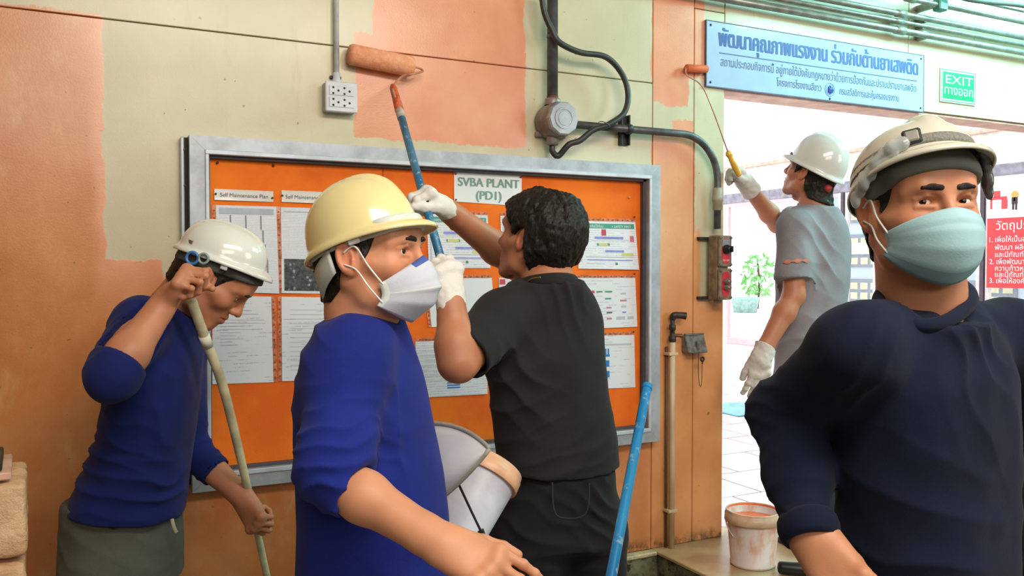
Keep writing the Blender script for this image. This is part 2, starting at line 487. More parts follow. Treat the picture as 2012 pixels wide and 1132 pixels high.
# ---------------------------------------------------------------- the room: steel-panelled wall, floor, ledge, ceiling
LEDGE = 0.35
DX = WP(1421, 600)[0]; DXR = 5.35; DZ = WP(1421, 172)[2]
S1 = WP(1281, 600)[0]; S2 = WP(1362, 600)[0]; ZS = (WP(10, 12)[2]+WP(1270, 163)[2])/2; LX = 2.195
XL, ROOMY, CZ = -4.2, -6.6, 3.75
def wall_paint():
    k = NT('wall_paint'); p = k.pos(); sp = k.n('SeparateXYZ'); k.set(sp.inputs[0], p)
    X, Z = sp.outputs[0], sp.outputs[2]
    nb = k.noise(p, 9, 3); nf = k.noise(p, 45, 3)
    wob = k.math('ADD', k.math('MULTIPLY', k.math('SUBTRACT', nb, 0.5), 0.045), k.math('MULTIPLY', k.math('SUBTRACT', nf, 0.5), 0.012))
    st = k.noise(k.scale(p, (60, 1, 2)), 1, 2)         # brush streaks
    wz = k.math('ADD', wob, k.math('MULTIPLY', k.math('SUBTRACT', st, 0.5), 0.02))
    def ge(v, lo, w, s): return k.ramp(k.math('ADD', v, w), lo-s, lo+s)
    def le(v, hi, w, s): return k.math('SUBTRACT', 1.0, k.ramp(k.math('ADD', v, w), hi-s, hi+s))
    def box(px0, px1, py0, py1, s=0.004, sz=None):
        ym = (max(py0, 0)+min(py1, 1132))/2; xm = (px0+px1)/2; out = None; sz = sz or s
        T = []
        if px0 > -5: T.append(ge(X, WP(px0, ym)[0], wob, s))
        if px1 < 2100: T.append(le(X, WP(px1, ym)[0], wob, s))
        if py1 < 1200: T.append(ge(Z, WP(xm, py1)[2], wz, sz))
        if py0 > -5: T.append(le(Z, WP(xm, py0)[2], wz, sz))
        for q in T: out = q if out is None else k.math('MULTIPLY', out, q)
        return out
    def union(l):
        o = l[0]
        for q in l[1:]: o = k.math('MAXIMUM', o, q)
        return o
    new = union([box(-50, 207, 14, 1300), box(-50, 322, 508, 1300), box(-50, 1700, 700, 1300), box(732, 1030, -20, 90), box(697, 1032, 84, 280),
                 box(1281, 1384, -20, 150), box(1281, 1352, 140, 206), box(1279, 1366, 268, 460), box(1281, 1375, 450, 700, 0.01), box(1322, 1362, 236, 262, .002), box(1281, 1425, 590, 1300, 0.02, .05)])
    old = union([box(-50, 190, 14, 1300, 0.03)])
    cream = k.mix(k.ramp(k.noise(p, 3, 5), 0.35, 0.7), rgb(196, 184, 154), rgb(210, 198, 168))
    cream = k.mix(k.math('MULTIPLY', k.ramp(k.noise(k.scale(p, (3, 3, 0.6)), 4, 6, 0.7), 0.56, 0.75), 0.35), cream, rgb(176, 156, 112))
    wet = k.mix(k.ramp(k.noise(p, 5, 4), 0.3, 0.7), rgb(222, 144, 110), rgb(232, 160, 126))
    dry_dim = k.mix(k.ramp(k.noise(p, 2.2, 6, 0.65), 0.35, 0.72), rgb(196, 116, 62), rgb(212, 142, 92))  # dry coat; its darker tone also carries the weaker light at the left
    thin = k.math('MULTIPLY', k.ramp(k.noise(k.scale(p, (1.6, 1, 0.8)), 4.5, 6, 0.65), 0.52, 0.72), 0.45)
    dry_dim = k.mix(thin, dry_dim, rgb(216, 178, 126))
    oldm = k.math('MAXIMUM', old, k.math('MAXIMUM', box(-50, 1300, 560, 1300, 0.12, 0.12), k.math('MULTIPLY', box(1279, 1430, 300, 1300, 0.05, 0.2), 0.55)))
    paint = k.mix(oldm, wet, dry_dim)
    amber = k.mix(k.ramp(k.noise(p, 3.4, 5, 0.6), 0.35, 0.7), rgb(214, 142, 88), rgb(230, 168, 112))
    paint = k.mix(k.math('MULTIPLY', box(1279, 1430, 330, 1300, 0.05, 0.12), 0.85), paint, amber)
    c = k.mix(new, cream, paint)
    # grime along the foot of the wall
    g = k.math('MULTIPLY', k.math('SUBTRACT', 1.0, k.ramp(k.math('ADD', Z, k.math('MULTIPLY', st, -0.03)), LEDGE-0.01, LEDGE+0.05)), k.ramp(k.noise(p, 14, 5, 0.7), 0.42, 0.6))
    c = k.mix(k.math('MULTIPLY', g, 0.8), c, rgb(52, 54, 40))
    sp2 = k.ramp(k.noise(p, 38, 2, 0.4), 0.735, 0.76); c = k.mix(k.math('MULTIPLY', sp2, 0.6), c, rgb(110, 84, 60))
    k.color(c); k.rough(k.math('ADD', k.math('MULTIPLY', new, -0.10), 0.40))
    k.b.inputs['Coat Weight'].default_value = 0.25; k.b.inputs['Coat Roughness'].default_value = 0.18
    k.bump(k.math('ADD', k.noise(p, 160, 3), k.math('MULTIPLY', new, 0.6)), 0.28, 0.0015)
    MATS['wall_paint'] = k.m; return k.m
WPM = wall_paint()
seam = mat('seam_dark', rgb(96, 78, 56), 0.8)
back = MB()
for (a, b, c, d) in ((XL, DX-0.02, LEDGE-0.02, CZ), (DX-0.02, DXR, DZ+0.02, CZ), (DXR, 6.6, 0, CZ)):
    back.wbox(a, b, 0.012, 0.11, c, d)
wall = back.build('wall_back', seam, base=(0, 0.06, 0)); wall['kind'] = 'structure'
g = 0.0016
def panel(x0, x1, z0, z1, y=0.013):
    m = MB(); m.wbox(x0+g, x1-g, 0.0, y, z0+g, z1-g, 0.0022); m.build('wall_panel', WPM, wall)
xs = [XL, -2.9, -1.65, S1]
for a, b in ((XL, -2.2), (-2.2, S1)): panel(a, b, LEDGE, ZS); panel(a, b, ZS, CZ)
panel(S1, S2, LEDGE, CZ); panel(S2, DX, LEDGE, WP(1400, 22)[2]); panel(S2, DX, WP(1400, 22)[2], CZ)
panel(DX, 3.75, DZ, CZ); panel(3.75, DXR, DZ, CZ); panel(DXR, 6.6, 0, CZ)
m = MB(); m.wbox(DX+0.001, DXR, 0.012, 0.155, DZ-0.012, DZ-0.001, 0.002); m.build('trim_1', mat('door_reveal_peach', rgb(246, 208, 196), 0.6))['kind'] = 'structure'
m = MB(); m.wbox(DX+0.001, DX+0.012, 0.014, 0.155, LEDGE, DZ-0.014, 0.002); m.build('trim_2', mat('door_reveal_peach', rgb(246, 208, 196), 0.6))['kind'] = 'structure'
# kerb under the wall and its painted skirting
conc = NT('stained_concrete'); p_ = conc.pos(); n_ = conc.noise(p_, 7, 7, 0.7)
conc.color(conc.mix(conc.ramp(conc.noise(p_, 22, 5, .7), .5, .62), conc.mix(conc.ramp(n_, 0.3, 0.68), rgb(58, 56, 40), rgb(128, 126, 96)), rgb(60, 36, 22))); conc.rough(0.9); conc.bump(n_, 0.5, 0.01); conc = conc.m
m = MB(); m.wbox(XL, LX, -0.03, 0.11, 0, LEDGE-0.022); m.build('trim_3', conc)['kind'] = 'structure'
m = MB(); m.wbox(XL, LX-0.003, -0.036, 0.011, LEDGE-0.020, LEDGE-0.002, 0.004); m.build('baseboard_left', mat('skirting_cream', rgb(206, 188, 150), 0.5, var=0.2, vscale=30))['kind'] = 'structure'
# raised ledge in the doorway
m = MB(); m.wbox(LX, 6.6, -1.55, 0.0, 0, LEDGE-0.016); m.build('trim_4', conc)['kind'] = 'structure'
lk = NT('ledge_top'); p_ = lk.pos(); lk.color(lk.mix(lk.ramp(lk.noise(p_, 5, 5, .6), .35, .7), rgb(166, 138, 100), rgb(196, 172, 132))); lk.rough(0.32); lk.bump(lk.noise(p_, 60, 4), .15, .003)
m = MB(); m.wbox(LX-0.006, 6.6, -1.57, 0.11, LEDGE-0.015, LEDGE, 0.003); m.build('floor_ledge', lk.m)['kind'] = 'structure'
fk = NT('floor_concrete'); p_ = fk.pos(); fk.color(fk.mix(fk.ramp(fk.noise(p_, 3, 6, .6), .35, .7), rgb(120, 116, 104), rgb(158, 152, 138))); fk.rough(0.55); fk.bump(fk.noise(p_, 50, 4), .2, .004)
m = MB(); m.wbox(XL, 6.6, ROOMY, 0.11, -0.08, 0); m.build('floor', fk.m)['kind'] = 'structure'
inner = mat('inner_wall_cream', rgb(205, 196, 172), 0.7)
m = MB(); m.wbox(XL-0.1, XL, ROOMY, 0.11, 0, CZ); m.build('wall_left', inner)['kind'] = 'structure'
m = MB(); m.wbox(XL, 6.6, ROOMY-0.1, ROOMY, 0, CZ); m.build('wall_front', inner)['kind'] = 'structure'
m = MB(); m.wbox(6.6, 6.7, ROOMY, 0.11, 0, CZ); m.build('wall_right', inner)['kind'] = 'structure'
m = MB(); m.wbox(XL, 6.7, ROOMY, 0.11, CZ, CZ+0.1); m.build('ceiling', mat('ceiling_grey', rgb(190, 190, 184), 0.8))['kind'] = 'structure'

# ---------------------------------------------------------------- outside, beyond the opening
WX = 9.2
tk = NT('outdoor_tile'); p_ = tk.pos(); tk.color(tk.mix(tk.ramp(tk.noise(p_, 2.5, 4), .35, .7), rgb(192, 164, 166), rgb(204, 180, 178))); tk.rough(0.35); tk = tk.m
jk = mat('tile_joint', rgb(128, 74, 70), 0.8)
m = MB(); m.wbox(1.0, 40, 0.112, 60, LEDGE-0.1, LEDGE-0.004); outf = m.build('floor_outside', jk); outf['kind'] = 'structure'
tm = None; ts = 0.405; nt = 0
for j in range(12):
    for i in range(22):
        x = 1.45+i*ts+(0.0 if j % 2 else ts/2); y = 0.30+j*ts
        if x > 9.0: continue
        if tm is None:
            q = MB(); q.wbox(x-ts/2+0.005, x+ts/2-0.005, y-ts/2+0.005, y+ts/2-0.005, LEDGE-0.012, LEDGE, 0.002); to = q.build('tile', tk, outf); tm = (x, y, to)
        else:
            c = tm[2].copy(); COL.objects.link(c); c.location = (x-tm[0], y-tm[1], 0)
        nt += 1
m = MB(); m.wbox(1.0, 40, 0.30+11.5*ts, 60, LEDGE-0.01, LEDGE-0.001); o = m.build('floor_yard', mat('pale_paving', rgb(228, 214, 208), 0.6, var=0.05)); o['kind'] = 'structure'
alu = mat('white_aluminium', rgb(222, 214, 214), 0.4, var=0.05); pinkp = mat('pink_post', rgb(226, 190, 196), 0.5, var=0.05)
grey = mat('grey_beam', rgb(150, 148, 160), 0.6, var=0.15)
zb = XP(2005, 345, WX)[2]; zt = XP(2005, 318, WX)[2]
m = MB(); m.wbox(WX, WX+0.12, 0.5, 9.0, zb, zt, 0.01); m.build('trim_5', grey)['kind'] = 'structure'
m = MB(); m.wbox(WX+0.03, WX+0.16, 0.5, 9.0, zt, zt+1.7); m.build('wall_outside_upper', mat('outside_white', rgb(238, 234, 228), 0.7))['kind'] = 'structure'
zp = XP(2005, 247, WX)[2]
m = MB(); m.wbox(WX-0.01, WX+0.02, 0.5, 9.0, zp-0.02, zp+0.03, 0.004); m.build('trim_6', mat('peach_line', rgb(230, 190, 170), 0.6))['kind'] = 'structure'
def ycol(px): return XP(px, 500, WX)[1]
zr0, zr1 = XP(1670, 500, WX)[2], XP(1670, 478, WX)[2]
wins = [(1428, 1640, 1), (1648, 1660, 0), (1664, 1722, 1), (1728, 1922, 1), (1938, 2080, 1)]
edges = [1424, 1655, 1725, 1930, 2100]
for i in range(4):
    ya, yb = ycol(edges[i]), ycol(edges[i+1]); y0, y1 = min(ya, yb)+0.03, max(ya, yb)-0.03
    wt = MB(); fw = 0.05
    wt.wbox(WX, WX+0.06, y0, y0+fw, LEDGE, zb, 0.004); wn = wt.build('window_%d' % (i+1), alu); wn['kind'] = 'structure'
    for (a, b, c, d) in ((y1-fw, y1, LEDGE, zb), (y0+fw, y1-fw, zb-0.06, zb), (y0+fw, y1-fw, zr0, zr1), (y0+fw, y1-fw, LEDGE, LEDGE+0.10)):
        if i == 0 and c == zr0: continue
        q = MB(); q.wbox(WX+0.005, WX+0.055, a, b, c, d, 0.004); q.build('window_frame', alu if i else pinkp, wn)
    if i:
        gm = mat('window_glass', (0.9, 0.95, 0.97), 0.03, var=0, alpha=0.10)
        for (c, d) in ((LEDGE+0.10, zr0), (zr1, zb-0.06)):
            q = MB(); q.wbox(WX+0.028, WX+0.034, y0+fw, y1-fw, c, d); q.build('pane', gm, wn)
ya = ycol(1725)
for px in (1655, 1725, 1930):
    y = ycol(px); q = MB(); q.wbox(WX-0.015, WX+0.02, y-0.022, y+0.022, LEDGE, zb); q.build('trim_7', mat('dark_gasket', rgb(84, 72, 82), 0.6))['kind'] = 'structure'
# hall building behind the glazing
bd = thing('building', (15.5, 7, LEDGE), 'pale building with a grid of small windows seen through the glazing', 'building')
m = MB(); m.wbox(15.0, 16.0, 2, 11.2, LEDGE, 5.5); m.build('wall', mat('far_wall', rgb(176, 196, 214), 0.7, var=0.05), bd)
wm = mat('far_window', rgb(92, 108, 132), 0.3); ym_ = mat('far_yellow', rgb(208, 206, 160), 0.6)
for iz in range(4):
    for iy in range(6):
        y = 2.3+iy*1.45; z = LEDGE+0.25+iz*0.95
        q = MB(); q.wbox(14.96, 15.0, y, y+1.1, z, z+0.7, 0.005); wq = q.build('window', wm, bd)
        q = MB()
        for a in range(4):
            for b in range(3): q.wbox(14.94, 14.965, y+0.06+a*0.26, y+0.24+a*0.26, z+0.06+b*0.21, z+0.20+b*0.21)
        q.build('window_panes', ym_, wq)
# leafy shrub in the yard
sx = GP(1485, 597, LEDGE); sx = CAM+25*ray(1489, 560); sh = thing('shrub', (sx[0], sx[1], LEDGE), 'bright green shrub in the yard beyond the open doorway', 'shrub')
rs = np.random.RandomState(5)
q = MB(); q.tube([V3(sx[0], sx[1], LEDGE), V3(sx[0]+.05, sx[1], 1.1), V3(sx[0], sx[1]+.05, 1.9)], 0.03, 6); q.build('stem', mat('bark', rgb(110, 90, 70), 0.9), sh)
for kk in range(130):
    a = rs.rand()*6.28; rr = 0.50*math.sqrt(rs.rand()); z = 0.75+rs.rand()*1.15; rr *= 1-abs(z-1.3)/1.6
    c = V3(sx[0]+rr*math.cos(a), sx[1]+rr*math.sin(a), z); d = unit(rs.randn(3)); e = unit(np.cross(d, rs.randn(3))); L = 0.10+0.05*rs.rand()
    n3 = np.cross(d, e)*0.015
    q = MB(); q.add([c-d*L, c+e*L*.4+n3, c+d*L, c-e*L*.4+n3, c-n3], [(0, 1, 4), (1, 2, 4), (2, 3, 4), (3, 0, 4)]); q.build('leaf', mat('leaf_green', rgb(150, 214, 140), 0.5, var=.1), sh)
for (px, w, c_, lab) in ((1478, .35, rgb(170, 214, 208), 'pale teal planter box at the foot of the yard shrub'),):
    b0 = CAM+23*ray(px-14, 590); pl = thing('planter', (b0[0], b0[1], LEDGE), lab, 'planter')
    q = MB(); q.lathe((b0[0], b0[1], LEDGE), (0, 0, 1), [(0.001, 0), (0.30, 0), (0.36, 0.34), (0.38, 0.36), (0.38, 0.40), (0.33, 0.40), (0.31, 0.33), (0.001, 0.33)], 24); q.build('pot', mat('teal_pot', c_, 0.5), pl, True)
# sheet of blue plastic lying on the tiles
b0 = GP(1452, 806, LEDGE)
rs_ = MB(); n = 10; vs = []; fs = []
for i in range(n+1):
    for j in range(n+1):
        x = i/n-.5; y = j/n-.5; vs.append((b0[0]+0.12+x*0.7, b0[1]+y*0.5, LEDGE+0.006+0.02*abs(math.sin(5*x+3*y))*(1-abs(2*x))))
for i in range(n):
    for j in range(n): a = i*(n+1)+j; fs.append((a, a+n+1, a+n+2, a+1))
rs_.add(vs, fs); o = rs_.build('plastic_sheet', mat('blue_plastic', rgb(110, 178, 232), 0.4), smooth=True); setp(o, 'small crumpled light blue plastic sheet lying on the tiles outside', 'plastic sheet')
o.modifiers.new('solid', 'SOLIDIFY').thickness = 0.003
# red information poster on the glazing
y0, y1 = sorted((XP(1940, 450, WX-0.03)[1], XP(1940, 450, WX-0.03)[1]-1.9)); zt_, zm_, zb_ = XP(1975, 345, WX-0.03)[2], XP(1975, 428, WX-0.03)[2], XP(1975, 566, WX-0.03)[2]
yl = XP(1940, 450, WX-0.03)[1]
ps = thing('poster', (WX-0.04, yl-0.95, zb_), 'red and white poster with white lettering on the glazed wall at the right edge', 'poster')
q = MB(); q.wbox(WX-0.030, WX-0.022, yl-1.9, yl, zb_, zt_); q.build('white_sheet', mat('poster_white', rgb(244, 240, 240), 0.5, var=.02), ps)
q = MB(); q.wbox(WX-0.034, WX-0.0301, yl-1.9, yl, zb_, zm_); q.build('red_field', mat('poster_red', rgb(226, 62, 66), 0.5, var=.06), ps)
pw = mat('poster_letters', rgb(250, 246, 244), 0.5, var=0)
def ptext(s, px, py, h, m_, w=None):
    o_ = XP(px, py, WX-0.036); text_mesh('lettering', s, o_, (0, -1, 0), (0, 0, 1), h, m_, ps, width=w)
sc9 = 9.4/FPX
ptext('วัตถุประสงค์', 1957, 452, 20*sc9*1.2, pw)
for i, (s, y_) in enumerate((('1. เพื่อให้เป็นองค์กรที่', 477), ('พัฒนา ผลิตและจำหน่าย', 492), ('และมีภัณฑ์ที่มีคุณภาพ', 506), ('2. เพื่อพัฒนาบุคลากร', 520), ('ความก้าวหน้าของ', 533), ('และมีภัณฑ์', 545), ('3. เพื่อให้องค์กรเป็น', 557))):
    ptext(s, 1944 if s[0] in '123' else 1955, y_-1, 13*sc9*1.1, pw)
rp = mat('poster_print_red', rgb(214, 70, 74), 0.5, var=0); op = mat('poster_print_orange', rgb(240, 170, 90), 0.5, var=0); bp = mat('poster_print_black', rgb(50, 46, 48), 0.5, var=0)
def pbox(px0, px1, py0, py1, m_):
    a = XP(px0, py0, WX-0.034); b = XP(px1, py1, WX-0.034); q = MB(); q.wbox(WX-0.037, WX-0.031, a[1], b[1], a[2], b[2]); q.build('printed_shape', m_, ps)
pbox(1945, 1978, 388, 391, rp); pbox(1968, 1979, 392, 410, rp); pbox(1946, 1949, 391, 411, rp); pbox(1953, 1965, 376, 387, rp)
pbox(1988, 1999, 388, 400, bp); pbox(1989, 1992, 400, 412, bp); pbox(1995, 1998, 400, 412, bp); pbox(1992, 1995, 388, 395, pw)
a = XP(1994, 382, WX-0.035); q = MB(); q.lathe(a, (-1, 0, 0), [(0.04, -0.002), (0.04, 0.002), (0.001, 0.002)], 16); q.build('printed_shape', op, ps)
# ---------------------------------------------------------------- noticeboard
alum = NT('brushed_aluminium'); o_ = alum.obj(); n_ = alum.noise(alum.scale(o_, (1, 1, 1)), 9, 6, .65)
alum.color(alum.mix(alum.ramp(n_, .35, .68), rgb(156, 160, 168), rgb(182, 186, 196)))
g_ = alum.ramp(alum.noise(o_, 26, 5, .7), .60, .72); alum.b.inputs['Metallic'].default_value = 0.35
alum.rough(0.48); alum.bump(n_, .1, .002); ALU = alum.m
alud = mat('aluminium_track_dark', rgb(84, 82, 90), 0.5, 0.3); alul = mat('aluminium_lip_pale', rgb(196, 202, 214), 0.4, 0.2, var=.08)
YF = -0.055
a = WP(372, 266, YF); b = WP(1297, 324, YF); c = WP(1297, 872, YF); d = WP(382, 962, YF)
bx0, bx1 = a[0], (b[0]+c[0])/2; bz1 = (a[2]+b[2])/2; bz0 = (c[2]+d[2])/2
FWD = WP(412, 300, YF)[0]-WP(374, 300, YF)[0]
nb_ = thing('noticeboard', ((bx0+bx1)/2, -0.03, bz0), 'long orange noticeboard in a wide grey aluminium frame on the panelled wall', 'noticeboard')
def rail(x0, x1, z0, z1, m0, m1, horiz):
    q = MB()        # mitred rail
    if horiz:
        lo, hi = (z0, z1)
        pts = [(x0+m0[0], lo), (x1-m1[0], lo), (x1-m1[1], hi), (x0+m0[1], hi)]
    else:
        pts = [(x0, z0+m0[0]), (x1, z0+m0[1]), (x1, z1-m1[1]), (x0, z1-m1[0])]
    vs = [V3(p[0], YF, p[1]) for p in pts]+[V3(p[0], -0.001, p[1]) for p in pts]
    q.add(vs, [(0, 1, 2, 3), (7, 6, 5, 4), (0, 4, 5, 1), (1, 5, 6, 2), (2, 6, 7, 3), (3, 7, 4, 0)])
    r_ = q.build('frame_rail', ALU, nb_); return r_
f_ = FWD; e_ = 0.0006
rail(bx0, bx1, bz1-f_, bz1, (f_+e_, e_), (f_+e_, e_), True); rail(bx0, bx1, bz0, bz0+f_, (e_, f_+e_), (e_, f_+e_), True)
rail(bx0, bx0+f_, bz0, bz1, (0, f_), (0, f_), False); rail(bx1-f_, bx1, bz0, bz1, (f_, 0), (f_, 0), False)
ix0, ix1, iz0, iz1 = bx0+f_, bx1-f_, bz0+f_, bz1-f_
lp = 0.012
for (x0, x1, z0, z1) in ((ix0-lp, ix1+lp, iz1, iz1+lp*1.3), (ix0-lp, ix1+lp, iz0-lp*1.3, iz0), (ix0-lp, ix0, iz0, iz1), (ix1, ix1+lp, iz0, iz1)):
    q = MB(); q.wbox(x0, x1, YF-0.006, YF+0.002, z0, z1, 0.002); q.build('frame_lip', alul, nb_)
tr = 0.013
for (x0, x1, z0, z1) in ((ix0, ix1, iz1-0.010, iz1), (ix0, ix1, iz0, iz0+0.010), (ix0, ix0+0.006, iz0, iz1), (ix1-tr, ix1, iz0, iz1)):
    q = MB(); q.wbox(x0, x1, -0.034, -0.005, z0, z1, 0.001); q.build('track', alud, nb_)
ok_ = NT('orange_felt'); p_ = ok_.pos(); ok_.color(ok_.mix(ok_.ramp(ok_.noise(p_, 3, 5, .6), .35, .7), rgb(226, 96, 10), rgb(246, 124, 22))); ok_.rough(0.85); ok_.bump(ok_.noise(p_, 300, 3), .4, .002)
s0 = ok_.ramp(ok_.noise(p_, 30, 3, .5), .70, .74)
xm = WP(752, 340, -0.01)[0]
q = MB(); q.wbox(ix0, xm-0.001, -0.012, -0.001, iz0, iz1, 0.001); q.build('felt_panel', ok_.m, nb_)
q = MB(); q.wbox(xm+0.001, ix1, -0.012, -0.001, iz0, iz1, 0.001); q.build('felt_panel', ok_.m, nb_)
YB = -0.0125
fx0 = WP(354, 300, -0.02)[0]
q = MB(); q.wbox(fx0, bx0-0.013, -0.030, -0.001, bz0+0.02, bz1-0.004, 0.003); q.build('side_flange', alul, nb_)
q = MB(); q.wbox(bx0-0.0125, bx0-0.0005, -0.014, -0.001, bz0+0.02, bz1-0.004); q.build('side_groove', mat('dark_groove', rgb(60, 58, 44), .8), nb_)  # dark strip filling the gap between side flange and frame
for z in (bz1-0.045, bz1-0.16): q = MB(); q.lathe((fx0+0.012, -0.030, z), (0, -1, 0), [(0.004, 0), (0.0035, 0.0015), (0.0005, 0.0018)], 10); q.build('screw', mat('screw_dark', rgb(50, 44, 42), .5), nb_)
wpaper = mat('worn_latch', rgb(196, 180, 150), .7)
a = WP(360, 958, -0.04); q = MB(); q.box(a, (.012, .012, .010), None, .004); q.build('corner_latch', wpaper, nb_)
# pins
pinm = [mat('pin_red', rgb(150, 26, 24), .3), mat('pin_green', rgb(64, 84, 44), .3), mat('pin_dark', rgb(70, 48, 36), .3), mat('pin_pale', rgb(226, 190, 170), .3)]
def pin(px, py, k=0, parent=None, r=0.0042, y=None):
    a = WP(px, py, YB-0.003); q = MB(); y0 = YB if y is None else y
    q.lathe((a[0], y0, a[2]), (0, -1, 0), [(r*.35, 0), (r*.4, .004), (r, .0045), (r*1.05, .006), (r*.8, .008), (0.0003, .0085)], 10); q.build('pin', pinm[k], parent or nb_, True)
pin(427, 320, 2); pin(537, 325, 2); pin(1236, 388, 3); pin(430, 905, 3); pin(1120, 390, 2)

# ---------------------------------------------------------------- sheets on the board
def papermat(name, base=rgb(224, 224, 232)):
    return mat(name, base, 0.42, var=0.02, vscale=5, coat=.25)
PAP = papermat('paper_in_sleeve'); INK = mat('ink_grey', rgb(184, 184, 196), .7, var=0); INKD = mat('ink_dark', rgb(96, 96, 104), .7, var=0)
def textrows(name, rows, gapf, cellw):
    # paper with rows of fine grey type; rows per metre
    if name in MATS: return MATS[name]
    k = NT(name); o = k.obj(); s = k.n('SeparateXYZ'); k.set(s.inputs[0], o); x, z = s.outputs[0], s.outputs[2]
    fz = k.math('FRACT', k.math('MULTIPLY', z, rows)); line = k.math('MULTIPLY', k.ramp(fz, 0.30, 0.38), k.math('SUBTRACT', 1, k.ramp(fz, 0.62, 0.70)))
    iz = k.math('FLOOR', k.math('MULTIPLY', z, rows))
    cv = k.n('CombineXYZ'); k.set(cv.inputs[0], k.math('MULTIPLY', x, cellw)); k.set(cv.inputs[1], k.math('MULTIPLY', iz, 7.3))
    word = k.ramp(k.noise(cv.outputs[0], 1.0, 3, .7), 0.40, 0.50)
    c2 = k.n('CombineXYZ'); k.set(c2.inputs[0], k.math('MULTIPLY', x, cellw*.06)); k.set(c2.inputs[1], k.math('MULTIPLY', iz, 3.1))
    blk = k.ramp(k.noise(c2.outputs[0], 1.0, 1), gapf-.06, gapf+.06)
    f = k.math('MULTIPLY', k.math('MULTIPLY', line, word), blk)
    k.color(k.mix(k.math('MULTIPLY', f, .38), rgb(222, 222, 231), rgb(110, 110, 124))); k.rough(.42); k.b.inputs['Coat Weight'].default_value = .25
    MATS[name] = k.m; return k.m
TX = [textrows('typed_page', 110, .42, 300), textrows('dense_table_page', 190, .2, 500), textrows('sparse_page', 80, .58, 260)]
RS = np.random.RandomState(11)
class Sheet:
    def __init__(s, name, q4, label, m, cat='notice', group=None, y=YB-0.001, th=0.0012, curl=0.004, pins=()):
        A, B, C, D = [WP(px, py, y) for px, py in q4]      # TL TR BR BL
        s.A, s.B, s.C, s.D = A, B, C, D; s.y = y
        cen = (A+B+C+D)/4; s.t = thing(name, (cen[0], y, min(C[2], D[2])), label, cat, group)
        n = 10; vs = []; fs = []
        ph = RS.rand()*6
        s.bulge = lambda u, v: -curl*(0.55+0.45*math.sin(3.1*u+ph))*(max(v,0)**1.5)-0.0008
        for j in range(n+1):
            for i in range(n+1):
                u, v = i/n, j/n; p = (A*(1-u)+B*u)*(1-v)+(D*(1-u)+C*u)*v; p = p.copy(); p[1] = y+s.bulge(u, v); vs.append(p)
        k = (n+1)**2; vs += [p+V3(0, th, 0) for p in vs]
        for j in range(n):
            for i in range(n):
                a = j*(n+1)+i; fs.append((a, a+n+1, a+n+2, a+1)); fs.append((k+a, k+a+1, k+a+n+2, k+a+n+1))
        for i in range(n):
            fs += [(i, i+1, k+i+1, k+i), (n*(n+1)+i, k+n*(n+1)+i, k+n*(n+1)+i+1, n*(n+1)+i+1)]
            l = i*(n+1); fs += [(l, k+l, k+l+n+1, l+n+1), (l+n, l+n+n+1, k+l+n+n+1, k+l+n)]
        o = link_mesh('page', vs, fs, m, s.t, True)
        o.data.polygons.foreach_set('use_smooth', np.full(len(o.data.polygons), False, dtype=bool))
    def at(s, u, v, off=0.0006):
        p = (s.A*(1-u)+s.B*u)*(1-v)+(s.D*(1-u)+s.C*u)*v; p = p.copy(); p[1] = s.y+s.bulge(u, v)-off; return p
    def patch(s, u0, u1, v0, v1, m, name='printed_block', off=0.0009):
        q = MB(); nu = max(1, int((u1-u0)*8)); nv = max(1, int((v1-v0)*8)); vs = []; fs = []
        for j in range(nv+1):
            for i in range(nu+1): vs.append(s.at(u0+(u1-u0)*i/nu, v0+(v1-v0)*j/nv, off))
        for j in range(nv):
            for i in range(nu): a = j*(nu+1)+i; fs.append((a, a+nu+1, a+nu+2, a+1))
        q.add(vs, fs); return q.build(name, m, s.t)
    def text(s, body, u, v, h, m, align='CENTER', w=None, bold=0):
        o = s.at(u, v, 0.0014); ux = unit(s.B-s.A); uz = unit(s.A-s.D)
        return text_mesh('lettering', body, o, ux, uz, h, m, s.t, align, w, 0.0, bold)
    def pin(s, u, v, k=0):
        a = s.at(u, v, 0.0); q = MB(); r = .0036
        q.lathe(a, (0, -1, 0), [(r*.35, 0), (r*.4, .003), (r, .0035), (r*1.05, .005), (r*.8, .0065), (0.0003, .007)], 10); q.build('pin', pinm[k], s.t, True)
    def strip(s, side='left', m=None):
        # clear punched binder edge of the plastic sleeve
        w = 0.013 if side in ('left', 'right') else 0.012
        sm_ = m or mat('sleeve_edge', rgb(214, 142, 112), .3, var=.25, vscale=90, alpha=.8, coat=.5); hm_ = mat('punched_hole', rgb(196, 66, 14), .8)
        ux = unit(s.B-s.A); uz = unit(s.A-s.D); q = MB(); holes = []
        if side == 'left': a, b, o = s.A, s.D, -ux*w
        elif side == 'right': a, b, o = s.B, s.C, ux*w
        else: a, b, o = s.A, s.B, uz*w
        n = 12; vs = []
        for i in range(n+1):
            p = a+(b-a)*i/n; p = p.copy(); p[1] = s.y-0.0012-0.001*math.sin(i*1.3); vs += [p, p+o+V3(0, -.0008, 0)]
        q.add(vs, [(2*i, 2*i+1, 2*i+3, 2*i+2) for i in range(n)]); so = q.build('sleeve_edge', sm_, s.t)
        L = np.linalg.norm(b-a); 
        for i in range(11):
            t_ = (i+.7)/11.4; p = a+(b-a)*t_+o*.5; p[1] = s.y-.0035; h_ = MB(); h_.lathe(p, (0, -1, 0), [(.0032, 0), (.0030, .0006), (.0003, .0007)], 8); h_.build('hole', hm_, so)
s1 = Sheet('notice_label', [(421, 371), (537, 376), (537, 397), (421, 393)], 'paper strip reading Self Maintenance Plan, top left of the orange board', papermat('strip_paper', rgb(214, 206, 200)))
s1.text('Self Maintenance Plan', .5, .68, .018, INKD); s1.pin(.02, .45, 1); s1.pin(.98, .62, 1)
